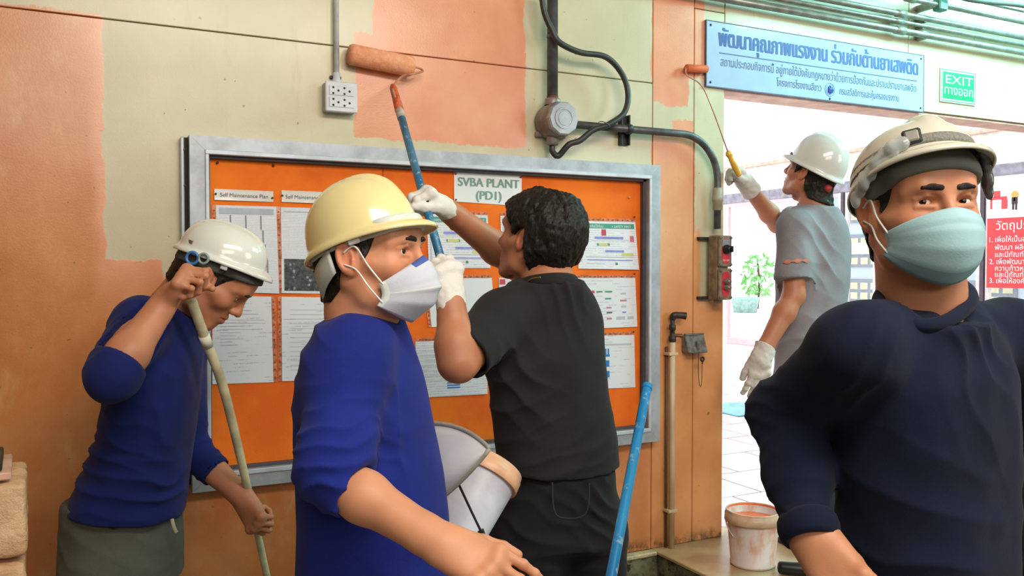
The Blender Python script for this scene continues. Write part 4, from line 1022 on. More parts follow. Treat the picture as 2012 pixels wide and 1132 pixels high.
q.tube([bO+sd*rr_*math.cos(a)+V3(0, 0, bh*.86)-V3(0, 0, rr_*1.0)*math.sin(a)-V3(FW[0], FW[1], 0)*rr_*.55*math.sin(a) for a in np.linspace(0, math.pi*.98, 18)], .003, 8, sm=False)
q.build('handle', mat('wire_handle', rgb(190, 184, 184), .4, .4), b1, True)
# second white pail with peach-stained rim, tipped towards the wall
ba, bb = P(886, 1064, 2.06), P(948, 944, 2.13); ax_ = unit(bb-ba); L_ = np.linalg.norm(bb-ba)
b2 = bucket('paint_bucket', ba+ax_*0.0-RT*0.0, unit(ax_+FW*.10), .084, .215, 'tilted white pail with a peach-stained rim beside the man in royal blue', None, rimc=mat('rim_peach', rgb(226, 172, 136), .4, var=.08), wall=mat('bucket_cool', rgb(200, 198, 210), .45, var=.10, vscale=10))
sy = UP; pc = [P(896, 940, 1.88), P(922, 996, 1.92), P(944, 1042, 1.94)]
q = MB(); q.tube(pc, .0028, 8); cdm = mat('cord_black', rgb(48, 36, 40), .6); o = q.build('cord', cdm, b2, True)
q = MB(); q.tube([P(944, 1042, 1.94), P(949, 1052, 1.94), P(953, 1066, 1.94)], [.008, .006, .007], 10); q.build('toggle', mat('toggle_black', rgb(30, 30, 32), .4), b2, True)
# curved grey plastic shield in front of the tipped pail: an open cone of thin sheet
shd = thing('face_shield', P(900, 905, 1.86), 'curved grey plastic shield with a darker rim, between the blue shirt and the black shirt', 'shield')
A0 = P(848, 832, 1.90); A1 = P(962, 882, 1.80); A2 = P(888, 974, 1.84)
n = 22; vs = []; fs = []
top = [A0*(1-t)**2+2*P(915, 832, 1.86)*t*(1-t)+A1*t*t for t in np.linspace(0, 1, n)]
low = [P(790, 1010, 1.92)*(1-t)**2+2*P(860, 1010, 1.80)*t*(1-t)+A1*t*t for t in np.linspace(0, 1, n)]
m_ = 10
for i in range(n):
    for j in range(m_+1):
        s_ = j/m_; p = top[i]*(1-s_)+low[i]*s_; bul = 0.055*math.sin(math.pi*s_)*(1-(i/(n-1))**2)
        vs.append(p-FW*bul)
for i in range(n-1):
    for j in range(m_): a = i*(m_+1)+j; fs.append((a, a+1, a+m_+2, a+m_+1))
o = link_mesh('sheet', vs, fs, mat('shield_grey', rgb(204, 202, 208), .3, var=.08, vscale=6, alpha=.94), shd, True); o.modifiers.new('solid', 'SOLIDIFY').thickness = .003
em_ = mat('shield_rim', rgb(150, 144, 136), .5)
q = MB(); q.tube([p-FW*.001 for p in top], .0052, 8, sm=False); q.build('rim', em_, shd, True)
q = MB(); q.tube([p-FW*.001 for p in low], .0052, 8, sm=False); q.build('rim', em_, shd, True)
# blue pipe leaning in the foreground
ptop = P(1272, 757, 2.0); pbot = P(1190, 1190, 1.62)
d = unit(pbot-ptop); kf = (ptop[2]-0.012)/-d[2]; pend = ptop+d*kf
bpm = NT('blue_pipe'); o_ = bpm.obj(); nn = bpm.noise(bpm.scale(o_, (1, 1, .45)), 42, 5, .65)
bpm.color(bpm.mix(bpm.math('MULTIPLY', bpm.ramp(nn, .56, .66), .75), bpm.mix(bpm.ramp(bpm.noise(o_, 5, 3), .35, .65), rgb(20, 120, 182), rgb(42, 148, 206)), rgb(160, 190, 200))); bpm.rough(.35)
bp_ = thing('blue_pipe', pend, 'loose bright blue plastic pipe with paint smears, upright before the board\'s lower right corner', 'pipe')
q = MB(); z_ = unit(ptop-pend); LL = np.linalg.norm(ptop-pend)
q.lathe(pend, z_, [(.0080, 0), (.0110, 0), (.0110, LL), (.0080, LL), (.0080, 0)], 20); q.build('tube', bpm.m, bp_, True, auto=True)
q = MB(); q.lathe(pend, z_, [(.0111, LL-.012), (.0122, LL-.012), (.0122, LL), (.0080, LL+.0002)], 20); q.build('end_ring', bpm.m, bp_, True, auto=True)
# pale block pillar at the left edge
blk_m = NT('rough_cream_block'); p_ = blk_m.pos(); blk_m.color(blk_m.mix(blk_m.ramp(blk_m.noise(p_, 9, 5, .6), .35, .7), rgb(206, 160, 122), rgb(232, 196, 158))); blk_m.rough(.7); blk_m.bump(blk_m.noise(p_, 30, 5, .7), .8, .012); blk_m = blk_m.m
b0 = P(-60, 1132, 1.75); pl = thing('block_stack', (b0[0], b0[1], 0), 'stack of rough cream-painted blocks at the left edge of the picture', 'blocks')
zt_ = P(0, 945, 1.75)[2]; xr_ = RT; e_ = P(54, 1000, 1.75); vh = unit(V3(*(e_-CAM)[:2], 0)); sh_ = V3(vh[1], -vh[0], 0); ctr = e_-sh_*.16+vh*.12
hs = [0.0]; zz = 0
lv = np.linspace(0, zt_, 8)
AX = [sh_, vh, V3(0, 0, 1)]
for i in range(7):
    fd = None; c = V3(ctr[0], ctr[1], (lv[i]+lv[i+1])/2)
    h_ = ((lv[i+1]-lv[i])/2)
    lo_ = c-.22; hi_ = c+.22; fd = Field(lo_, hi_, .009)
    ax32 = np.array(AX, np.float32); hv = np.array([.160+.004*math.sin(i*2.1), .12, h_-.0035], np.float32)
    def fn(p, c=c, hv=hv):
        q_ = np.abs((p-c.astype(np.float32))@ax32.T)-hv+.010
        return np.sqrt((np.maximum(q_, 0)**2).sum(-1))+np.minimum(q_.max(-1), 0)-.010
    fd.op(fn, c-.2, c+.2, 0.0, 'u'); v, F = fd.mesh(); n_v = vnormals(v, F); v = v+n_v*(.003*vnoise(v, 40, i)+.003*vnoise(v, 16, i+3)-.002)[:, None]
    v[:, 2] = np.clip(v[:, 2], lv[i]+.0015, lv[i+1]-.0015)
    link_mesh('block', v, F, blk_m, pl, True)
q = MB(); q.box(V3(ctr[0], ctr[1], zt_)+AX[0]*-.018+V3(0, 0, .009), (.150, .10, .008), AX, .003); o = q.build('board_piece', mat('offcut_pale', rgb(216, 172, 150), .6)); setp(o, 'thin pale board lying on top of the cream block stack', 'board')
q = MB(); q.box(V3(ctr[0], ctr[1], zt_)+AX[0]*-.034+V3(0, 0, .0275), (.150, .09, .0095), AX, .003); o = q.build('dark_slab', mat('slab_green_black', rgb(38, 44, 38), .5, var=.3)); setp(o, 'dark green-black slab on top of the block stack at the left edge', 'slab')
# black rubber-ended tool lying on the ledge in front of the pail
c0 = GP(1528, 1128, LEDGE); c0[2] = LEDGE+.026; tl = thing('rubber_roll', (c0[0], c0[1], LEDGE), 'black rubber roll lying on the ledge in front of the paint pail', 'roll')
q = MB(); d_ = unit(V3(RT[0], RT[1], 0)*1+V3(FW[0], FW[1], 0)*-.25); q.lathe(c0, d_, [(.001, -.002), (.016, 0), (.023, .006), (.025, .016), (.025, .20), (.021, .21), (.001, .212)], 22); q.build('roll', mat('rubber_black', rgb(20, 20, 22), .4), tl, True)
# ---------------------------------------------------------------- building people
def headframe(H, yaw, pitch=0, roll=0):
    # yaw: degrees the face is turned to the image right, away from looking at the lens
    T = CAM-H; T[2] = 0; T = unit(T); r = unit(np.cross(T, V3(0, 0, 1)))*-1   # r = image right
    r = V3(T[1], -T[0], 0)*-1
    if np.dot(r, RT) < 0: r = -r
    y = R(yaw); f = T*math.cos(y)+r*math.sin(y)
    p = R(pitch); z = V3(0, 0, 1); F_ = f*math.cos(p)+z*math.sin(p); U_ = -f*math.sin(p)+z*math.cos(p)
    X_ = np.cross(F_, U_)
    ro = R(roll); X2 = X_*math.cos(ro)+U_*math.sin(ro); U2 = -X_*math.sin(ro)+U_*math.cos(ro)
    return np.array([X2, F_, U2])
def skin_mat():
    if 'skin' in MATS: return MATS['skin']
    k = NT('skin'); a = k.n('VertexColor', layer_name='Col'); n = k.noise(k.obj(), 60, 5)
    k.color(k.mix(k.math('MULTIPLY', k.ramp(n, 0.35, 0.75), 0.18), a.outputs[0], (0.56, 0.25, 0.15)))
    k.rough(0.48); k.b.inputs['Specular IOR Level'].default_value = 0.4
    k.b.inputs['Subsurface Weight'].default_value = 0.12
    k.b.inputs['Subsurface Radius'].default_value = (0.012, 0.004, 0.002); k.b.inputs['Subsurface Scale'].default_value = 0.5
    k.bump(k.noise(k.obj(), 420, 3), 0.18, 0.0012)
    MATS['skin'] = k.m; return k.m
def fabric(name, c, var=0.10, rough=0.9, weave=900, sheen=0.04, bump=0.35):
    if name in MATS: return MATS[name]
    k = NT(name); o = k.obj()
    n = k.noise(o, 6, 4); n2 = k.noise(o, weave, 2)
    c1 = tuple(min(1, x*(1+var)) for x in c); c2 = tuple(x*(1-var*1.5) for x in c)
    base = k.mix(k.ramp(n, 0.3, 0.7), c2, c1)
    k.color(k.mix(k.math('MULTIPLY', k.ramp(n2, 0.4, 0.7), 0.35), base, tuple(min(1, x*1.5+0.004) for x in c)))
    k.rough(rough); k.b.inputs['Sheen Weight'].default_value = sheen; k.b.inputs['Sheen Roughness'].default_value = 0.5
    k.b.inputs['Specular IOR Level'].default_value = 0.25
    k.bump(k.math('ADD', k.math('MULTIPLY', n2, 0.4), k.noise(o, 120, 4)), bump, 0.0012)
    MATS[name] = k.m; return k.m
def hand(fd, Wr, h, n, side, curls, thumb, sc=1.0, g=0.0, spread=0.05, k0=0.007, fan=None):
    h = unit(h); n = unit(n-h*np.dot(n, h)); t = unit(np.cross(h, n))*side
    S = lambda a, b, c: Wr+sc*(h*a+t*b+n*c)
    offs = [0.030, 0.0095, -0.0105, -0.029]; hl = [0.088, 0.092, 0.087, 0.078]
    ln = [(0.043, 0.026, 0.021), (0.047, 0.030, 0.022), (0.043, 0.028, 0.021), (0.034, 0.021, 0.019)]
    rr = [0.0092, 0.0095, 0.0090, 0.0080]
    for i in range(4):
        kb = S(hl[i], offs[i], 0)
        fd.cone(S(0.005, offs[i]*0.55, 0), kb, 0.0165*sc+g, 0.0118*sc+g, 0.016, flat=(n, 0.86))
        sp = (spread if fan is None else fan)*(1.5-i)
        cum = 0; p = kb
        fd.ell(kb-n*0.003*sc, (0.0125*sc+g,)*3, 0.008)
        cs = curls[i] if hasattr(curls[0], '__len__') else curls
        for j in range(3):
            cum += R(cs[j]); d = unit(h*math.cos(cum)+n*math.sin(cum)+t*sp*max(0, math.cos(cum)))
            q = p+d*ln[i][j]*sc
            r1 = (rr[i]-0.0009*j)*sc+g; r2 = (rr[i]-0.0009*(j+1))*sc+g
            fd.cone(p, q, r1, r2, k0 if j == 0 else 0.003)
            if j > 0: fd.ell(p-n*0.0005, (r1*1.06,)*3, 0.003)
            p = q
    tb = S(0.020, 0.018, 0.006)
    d0, d1, d2 = [unit(h*q[0]+t*q[1]+n*q[2]) for q in thumb]
    m = tb+d0*0.044*sc; a = m+d1*0.034*sc; b = a+d2*0.027*sc
    fd.cone(tb, m, 0.0175*sc+g, 0.0125*sc+g, 0.018); fd.cone(m, a, 0.0112*sc+g, 0.0105*sc+g, 0.006)
    fd.cone(a, b, 0.0108*sc+g, 0.0085*sc+g, 0.004)
    fd.ell(S(0.050, -0.020, 0.010), V3(0.016, 0.036, 0.014)*sc+g, 0.014, rot=[t, h, n])   # heel of the palm
    return t
GRIP_T = [(0.55, 0.55, 0.62), (0.62, 0.20, 0.75), (0.55, -0.35, 0.75)]
def arm_island(E, Wr, Sh, handargs, res=0.003, r=(0.046, 0.043, 0.029), skinc=None, sc=1.0, hres=None):
    pts = np.array([E, Wr]+([Sh] if Sh is not None else []))
    h = unit(handargs['h']); tip = Wr+h*0.19*sc
    lo = np.minimum(pts.min(0), tip)-0.075; hi = np.maximum(pts.max(0), tip)+0.075
    lo = np.minimum(lo, Wr-0.13*sc); hi = np.maximum(hi, Wr+0.13*sc)
    fd = Field(lo, hi, res)
    if Sh is not None: fd.cone(Sh, E, r[0]*1.08, r[1], 0.01)
    mid = E+(Wr-E)*0.30
    fd.cone(E, mid, r[1]*0.92, r[1]*1.02, 0.02); fd.cone(mid, Wr, r[1]*1.0, r[2], 0.02)
    hn = unit(handargs['n']-h*np.dot(handargs['n'], h))
    fd.cone(Wr-unit(Wr-E)*0.03, Wr+h*0.02, r[2]*0.98, r[2]*0.92, 0.02, flat=(hn, 0.80))
    hand(fd, Wr, sc=sc, **handargs)
    v, F = fd.mesh(); v = relax(v, F, 1)
    return v, F
def head_field(neckbase, chest, res, nose=1.0, jaw=1.0, sc=1.0, smile=0.0, eyes=True, neckr=0.056, slit=0.0044):
    lo = [-0.105, -0.15, -0.20]; hi = [0.105, 0.135, 0.135]
    lo = np.minimum(np.array(lo), np.array(neckbase)-0.07); hi = np.maximum(np.array(hi), np.array(neckbase)+0.07)
    f = Field(lo, hi, res)
    f.ell((0, -0.014, 0.036), (0.0765, 0.098, 0.083), 0.02)
    f.ell((0, -0.040, 0.005), (0.068, 0.068, 0.070), 0.03)
    f.ell((0, 0.022, -0.020), (0.064, 0.066, 0.078), 0.03)
    f.ell((0, 0.046, 0.040), (0.060, 0.046, 0.045), 0.03)
    for s in (-1, 1):
        f.cone((s*0.056, -0.004, -0.050), (s*0.050*jaw, 0.010, -0.078), 0.017, 0.015, 0.03)
        f.cone((s*0.050*jaw, 0.010, -0.078), (s*0.018, 0.062, -0.108), 0.015, 0.014, 0.03)
        f.ell((s*0.043, 0.053, -0.028), (0.021, 0.022, 0.018), 0.025)
        f.cone((s*0.060, 0.030, -0.020), (s*0.066, -0.004, -0.016), 0.010, 0.009, 0.02)
    f.ell((0, 0.062, -0.105), (0.021, 0.019, 0.017), 0.02)
    f.ell((0, 0.062, -0.070), (0.030, 0.026, 0.024), 0.025)
    for s in (-1, 1):
        f.ell((s*0.032, 0.092, 0.000), (0.019, 0.013, 0.0125), 0.012, 's')
        f.cone((s*0.013, 0.0855, 0.018), (s*0.036, 0.0815, 0.0235), 0.0085, 0.008, 0.012)
        f.cone((s*0.036, 0.0815, 0.0235), (s*0.054, 0.061, 0.015), 0.008, 0.0075, 0.012)
    f.cone((0, 0.086, 0.012), (0, 0.101*nose, -0.026), 0.0075, 0.0095, 0.010)
    f.ell((0, 0.1035*nose, -0.034), (0.0115, 0.0115, 0.0105), 0.008)
    for s in (-1, 1):
        f.ell((s*0.0125, 0.093, -0.037), (0.0085, 0.0105, 0.0085), 0.006)
        f.ell((s*0.0065, 0.0975, -0.0455), (0.0036, 0.0060, 0.0035), 0.002, 's')
    f.cone((-0.019, 0.0785, -0.0655), (0, 0.088, -0.0620), 0.0045, 0.0062, 0.006); f.cone((0, 0.088, -0.0620), (0.019, 0.0785, -0.0655), 0.0062, 0.0045, 0.006)
    f.cone((-0.016, 0.078, -0.0755), (0, 0.0865, -0.0765), 0.0050, 0.0070, 0.006); f.cone((0, 0.0865, -0.0765), (0.016, 0.078, -0.0755), 0.0070, 0.0050, 0.006)
    f.cone((-0.023, 0.082, -0.0685), (0, 0.0965, -0.0685), 0.0018, 0.0018, 0.003, 's'); f.cone((0, 0.0965, -0.0685), (0.023, 0.082, -0.0685), 0.0018, 0.0018, 0.003, 's')
    if eyes:
        for s in (-1, 1):
            f.ell((s*0.0315, 0.0700, 0.0005), (0.0160, 0.0140, 0.0132), 0.004)
            f.ell((s*0.0315, 0.0860, -0.0010), (0.0142, 0.0105, slit), 0.0015, 's')
            f.cone((s*0.018, 0.0835, 0.0062), (s*0.032, 0.0865, 0.0090), 0.0024, 0.0026, 0.003); f.cone((s*0.032, 0.0865, 0.0090), (s*0.047, 0.0760, 0.0050), 0.0026, 0.0022, 0.003)
            if smile: f.cone((s*0.020, 0.0835, -0.0085), (s*0.044, 0.0765, -0.0080), 0.0040*smile, 0.0035*smile, 0.004)
    for s in (-1, 1):   # temples slightly hollow
        f.ell((s*0.079, 0.040, 0.022), (0.013, 0.030, 0.024), 0.02, 's')
    # neck
    nb = np.array(neckbase, float)
    bare = f.V.copy()
    f.cone((0, -0.030, -0.045), nb, neckr, neckr*1.06, 0.03)
    f.cone((0, -0.052, -0.030), nb+(0, -0.012, 0), 0.044, neckr, 0.03)
    for s in (-1, 1):
        f.cone((s*0.060, -0.020, -0.050), nb+V3(s*0.014, 0.042, 0.005), 0.0120, 0.0105, 0.016)
    f.cone((0, 0.015, -0.120), nb+V3(0, 0.046, 0.02), 0.016, 0.014, 0.02)
    if chest is not None:
        f.cone(nb, chest, neckr*1.0, neckr*1.0, 0.03)
    noear = f.V.copy()
    for s in (-1, 1):
        rot = [unit((1, 0.42*1, 0)) if s > 0 else unit((1, -0.42, 0)), unit((-0.42*s, 1, 0.25)), unit((0, -0.22, 1))]
        rot = np.array(rot); rot[2] = unit(np.cross(rot[0], rot[1])); rot[1] = unit(np.cross(rot[2], rot[0]))
        c = V3(s*0.0835, -0.010, -0.008)
        f.ell(c, (0.0075, 0.0185, 0.032), 0.006, rot=rot)
        f.ell(c+V3(-s*0.006, 0.007, -0.020), (0.0085, 0.011, 0.013), 0.006, rot=rot)
        f.ell(c+V3(s*0.0065, 0.0010, 0.003), (0.0055, 0.0120, 0.0225), 0.003, 's', rot=rot)
        f.cone(c+V3(s*0.002, 0.002, 0.016), c+V3(s*0.001, -0.006, -0.006), 0.0028, 0.0025, 0.003)
        f.cone(c+V3(-s*0.001, 0.013, -0.004), c+V3(s*0.0005, 0.012, -0.014), 0.0038, 0.0034, 0.003)
    return f, noear, bare
def blob(c, r):
    return lambda v: np.exp(-(((v-V3(*c))/V3(*r))**2).sum(-1))
def facecol(v, base, seed=3):
    c = np.tile(np.array(base), (len(v), 1))
    x = v.copy(); x[:, 0] = np.abs(x[:, 0])
    def mixc(w, col):
        nonlocal c
        w = np.clip(w, 0, 1)[:, None]; c = c*(1-w)+np.array(col)*w
    b = np.array(base)
    mixc(0.45*blob((0, 0.100, -0.034), (0.02, 0.02, 0.02))(x), b*(1.15, 0.80, 0.78))
    mixc(0.40*blob((0.045, 0.066, -0.030), (0.024, 0.03, 0.02))(x), b*(1.12, 0.80, 0.76))
    mixc(0.5*blob((0.086, -0.010, -0.008), (0.014, 0.03, 0.036))(x), b*(1.15, 0.74, 0.70))
    mixc(0.9*blob((0, 0.086, -0.069), (0.022, 0.02, 0.009))(x), b*(0.95, 0.50, 0.50))
    mixc(0.35*blob((0, 0.075, -0.085), (0.040, 0.03, 0.035))(x), b*(0.72, 0.72, 0.76))
    mixc(0.45*blob((0.032, 0.085, 0.000), (0.017, 0.02, 0.010))(x), b*(0.62, 0.52, 0.52))
    mixc(0.10+0.12*vnoise(v, 55, seed), b*(0.80, 0.70, 0.66))
    return np.clip(c, 0, 1)
def eyeball(name, H, M, s, gaze, parent, sc=1.0):
    # white ball with dark iris looking along gaze (head frame)
    nu, nv = 28, 20; r = 0.0124*sc; g = unit(gaze); X = unit(np.cross(g, (0, 0, 1))); Y = np.cross(X, g)
    vs = []; fs = []; mi = []
    angs = [0, 5, 11, 19, 26, 30] + list(np.linspace(38, 180, 15))
    for a in angs:
        for k in range(nu):
            b = 2*math.pi*k/nu; A = R(a)
            rr = r*(1.03 if a < 28 else 1.0)
            vs.append(rr*(g*math.cos(A)+math.sin(A)*(X*math.cos(b)+Y*math.sin(b))))
    for i in range(len(angs)-1):
        for k in range(nu):
            k2 = (k+1) % nu; fs.append((i*nu+k, (i+1)*nu+k, (i+1)*nu+k2, i*nu+k2)); a = angs[i]
            mi.append(2 if a < 11 else (1 if a < 26 else 0))
    v = np.array(vs)+V3(s*0.0315, 0.0700, 0.0)
    ms = [mat('eye_white', rgb(226, 214, 206), 0.15, var=0.03), mat('iris_brown', rgb(52, 28, 16), 0.1, var=0.1), mat('pupil_black', (0.004, 0.004, 0.004), 0.08, var=0)]
    link_mesh('eye', H+(v*sc)@M, fs, ms, parent, True, matidx=mi)
HAIRC = rgb(24, 20, 19)
def hair_mat():
    if 'hair' in MATS: return MATS['hair']
    k = NT('hair'); o = k.obj(); n = k.noise(k.scale(o, (1, 1, 0.22)), 190, 4, 0.6, 1.2)
    k.color(k.mix(k.ramp(n, 0.35, 0.7), (0.004, 0.0035, 0.003), (0.020, 0.015, 0.013)))
    k.rough(0.5); k.b.inputs['Specular IOR Level'].default_value = 0.3; k.bump(n, 0.6, 0.003)
    MATS['hair'] = k.m; return k.m
def hair_from(f, V0, thick, line, noise=0.002, nscale=60, seed=4, side=0.0, res=None, extra=None):
    # a layer over the scalp where line(p) > 0
    sl, p = f.sub([-1]*3, [1]*3)
    q = V0-thick-noise*vnoise(p.reshape(-1, 3), nscale, seed).reshape(V0.shape)
    if noise: q = q-noise*0.6*vnoise(p.reshape(-1, 3), nscale*2.4, seed+1).reshape(V0.shape)
    if extra is not None: q = extra(p, q)
    V = smax(q, -line(p), 0.006)
    return f.mesh(V)
def hatband(f, V0, H, M, sc, hat, m, z0, slope, w, th=0.0085):
    # the lining band hugging the head under the hat
    def line(p):
        d = (p[..., 2]-(z0+slope*(p[..., 1]-0.09)))/math.sqrt(1+slope*slope); return np.minimum(d, w-d)
    v, F = hair_from(f, V0, th, line, 0.0)
    link_mesh('headband', H+(relax(v, F, 1)*sc)@M, F, m, hat, True)
def collar(t, c, nax, fwd, a, b, r, m, name='collar', wav=0.0):
    fwd = unit(fwd-nax*np.dot(nax, fwd)); sd = np.cross(fwd, nax); n = 40; seg = 10; vs = []; fs = []
    for i in range(n):
        th = 2*math.pi*i/n; rad = sd*math.sin(th)*a+fwd*math.cos(th)*b; o = unit(rad)
        for j in range(seg):
            ph = 2*math.pi*j/seg; vs.append(c+rad+o*r*0.55*math.cos(ph)+nax*r*1.25*math.sin(ph))
    for i in range(n):
        for j in range(seg):
            a_ = i*seg; b_ = ((i+1) % n)*seg; j2 = (j+1) % seg; fs.append((a_+j, b_+j, b_+j2, a_+j2))
    return link_mesh(name, vs, fs, m, t, True)
def brows(f, V0, H, M, parent, sc, lift=0.0, thick=0.0054):
    sl, p = f.sub([-0.07, 0.03, 0.0], [0.07, 0.13, 0.06])
    V = np.full_like(f.V, 1.0); best = np.full(p.shape[:3], 1.0, np.float32)
    for s in (-1, 1):
        pts = [(s*0.014, 0.090, 0.0205+lift), (s*0.027, 0.092, 0.0225+lift), (s*0.040, 0.084, 0.0215+lift), (s*0.053, 0.068, 0.0135+lift)]
        rad = [thick*1.0, thick, thick*0.8, thick*0.35]
        for i in range(3):
            a = V3(*pts[i]).astype(np.float32); ba = (V3(*pts[i+1])-V3(*pts[i])).astype(np.float32)
            q = p-a; t = np.clip(q@ba/float(ba@ba), 0, 1); q = q-t[..., None]*ba; q[..., 1] *= 0.35
            best = np.minimum(best, np.sqrt((q*q).sum(-1))-(rad[i]+(rad[i+1]-rad[i])*t)*(1.0+0.05*vnoise(p, 420, 9)))
    V[sl] = smax(V0[sl]-0.0016, best, 0.001)
    v, F = f.mesh(V)
    if len(v): link_mesh('eyebrows', H+(v*sc)@M, F, hair_mat(), parent, True)
def facemask(H, M, parent, sc, m, top, bot, yc, prof, side=(0.070, 1.05), rowm=None, name='face_mask', strap=True, fold=None, strip=None, strapm=None, ear_z=(0.012, -0.030), thick=0.0016):
    # top/bot: edge height at centre and at the side; prof: forward reach per row (list of (v, forward))
    nu, nv = 44, 26; vs = []; fs = []
    au, am = side
    for j in range(nv+1):
        t = j/nv; fwd = np.interp(t, [q[0] for q in prof], [q[1] for q in prof])
        for i in range(nu+1):
            u = -1+2*i/nu; th = u*am; au_ = abs(u)
            zt = top[0]+(top[1]-top[0])*au_**top[2]; zb = bot[0]+(bot[1]-bot[0])*au_**bot[2]
            z = zt+(zb-zt)*t
            wid = au*(1-0.05*math.sin(math.pi*t))
            x = wid*math.sin(th)/math.sin(am)
            y = yc+(fwd-yc)*(max(0, math.cos(u*math.pi/2*0.93)))**(0.80)
            if fold: y += fold(u, t)
            vs.append(V3(x, y, z))
    for j in range(nv):
        for i in range(nu):
            a = j*(nu+1)+i; fs.append((a, a+1, a+nu+2, a+nu+1))
    vs = np.array(vs)
    o = link_mesh(name, H+(vs*sc)@M, fs, m if isinstance(m, list) else [m], parent, True, matidx=([rowm((i+.5)/nu*2-1, (j+.5)/nv) for j in range(nv) for i in range(nu)] if rowm else None))
    md = o.modifiers.new('solid', 'SOLIDIFY'); md.thickness = thick; md.offset = 0
    if strap:
        for s in (-1, 1):
            for row, ez in ((0.10, ear_z[0]), (0.86, ear_z[1])):
                i = 1 if s < 0 else nu-1; a = vs[int(row*nv)*(nu+1)+i]
                e = V3(s*0.085, 0.010, ez); mid = (a+e)/2+V3(s*0.004, 0, 0)
                mb = MB(); mb.tube([H+(q*sc)@M for q in (a, mid, e, V3(s*0.088, -0.012, ez*0.5-0.004))], 0.0017*sc, 8)
                mb.build('mask_strap', strapm or mat('mask_strap', rgb(232, 232, 228), 0.8), o, True)
    return o
def helmet(M, O, name, shell_m, label, band_m, sc=1.0, bandz=0.0, nape=True, crest=0.006, peak=0.040, inner=None, rim_drop=0.0, group=None, back=0.013, sidew=0.008, tall=0.138, rib3=False):
    # M rows: right, forward, up; O: centre of the rim plane
    t = thing(name, O, label, 'hard hat', group)
    rx, ry = 0.101*sc, 0.121*sc; n = 72
    W = lambda x, y, z: O+V3(x, y, z)@M
    rings = []
    def brimw(a):     # a = 0 at front
        c = math.cos(a); return sidew+(peak-sidew)*max(0, c)**2.2+(back-sidew)*max(0, -c)**2
    def zr(a): c = math.cos(a); return rim_drop*c+0.004*math.sin(2*abs(a))*0
    for k_, (out, dz) in enumerate([(1.0, -0.0045), (1.01, -0.001), (1.0, 0.0015), (0.8, 0.0035), (0.5, 0.006), (0.22, 0.009), (0.05, 0.013)]):
        ring = []
        for i in range(n):
            a = 2*math.pi*i/n; w = brimw(a)*sc*out; c = math.cos(a)
            d = -0.30*max(0, c)*brimw(a)*out*out*0.9-0.35*max(0, -c)*brimw(a)*out
            ring.append((math.sin(a)*(rx+w), math.cos(a)*(ry+w), zr(a)+dz+d*sc))
        rings.append(ring)
    for j in range(1, 25):
        v = j/24*math.pi/2; ring = []
        cs = math.cos(v)**0.80 if j < 24 else 0; sn = math.sin(v)**0.95
        for i in range(n):
            a = 2*math.pi*i/n; x = math.sin(a)*rx*cs; y = math.cos(a)*ry*cs
            z = 0.013+sn*(tall-0.013)*sc+zr(a)*(1-sn)
            cr = crest*math.exp(-(x/(0.017*sc))**4)*min(1, max(0, sn-0.25)*2.2)
            if rib3:
                for s in (-1, 1): cr = max(cr, crest*0.7*math.exp(-((x-s*0.045*sc)/(0.008*sc))**4)*min(1, max(0, sn-0.35)*2.5)*(1 if y > -0.07 else .6))
            ring.append((x, y, z+cr))
        rings.append(ring)
    vs = [W(*p) for rg in rings for p in rg]; fs = []
    for j in range(len(rings)-1):
        for i in range(n):
            i2 = (i+1) % n; fs.append((j*n+i, (j+1)*n+i, (j+1)*n+i2, j*n+i2))
    fs = [f[::-1] for f in fs]
    sh = link_mesh('shell', vs, fs, shell_m, t, True)
    md = sh.modifiers.new('solid', 'SOLIDIFY'); md.thickness = 0.003; md.offset = -1
    # headband inside
    mb = MB(); rg = []
    for (f_, z) in ((0.90, 0.012), (0.905, -0.006), (0.90, -0.024), (0.885, -0.024), (0.88, 0.012)):
        rg.append([W(math.sin(2*math.pi*i/48)*rx*f_*1.04, math.cos(2*math.pi*i/48)*ry*f_*1.085, z+(bandz or 0)+rim_drop*math.cos(2*math.pi*i/48)) for i in range(48)])
    for j in range(4):
        mb.add([*rg[j], *rg[j+1]], [(i, (i+1) % 48, 48+(i+1) % 48, 48+i) for i in range(48)])
    if bandz is not None: mb.build('headband', band_m, t, True)
    # suspension webbing
    for i in range(4):
        a = math.pi*i/4+0.4; mb = MB()
        pts = [W(math.sin(a)*rx*0.83*math.cos(q), math.cos(a)*ry*0.83*math.cos(q), 0.0+0.098*sc*math.sin(q)) for q in np.linspace(0, math.pi, 13)]
        mb.tube(pts, 0.004, 6, sm=False); mb.build('webbing_strap', band_m, t, True)
    # nape strap with adjuster
    mb = MB(); pts = [W(math.sin(a)*rx*0.86, math.cos(a)*ry*0.88, -0.020-0.030*max(0, -math.cos(a))) for a in np.linspace(math.pi*0.70, math.pi*1.30, 17)]
    for q in (0, 1):
        pass
    rg = []
    for dz in (0.010, -0.012):
        rg.append([p+M[2]*dz for p in pts])
    mb.add(rg[0]+rg[1], [(i, i+1, 17+i+1, 17+i) for i in range(16)])
    if not nape: return t, W, (rx, ry)
    ns = mb.build('nape_strap', band_m, t, True); md = ns.modifiers.new('solid', 'SOLIDIFY'); md.thickness = 0.0025
    return t, W, (rx, ry)
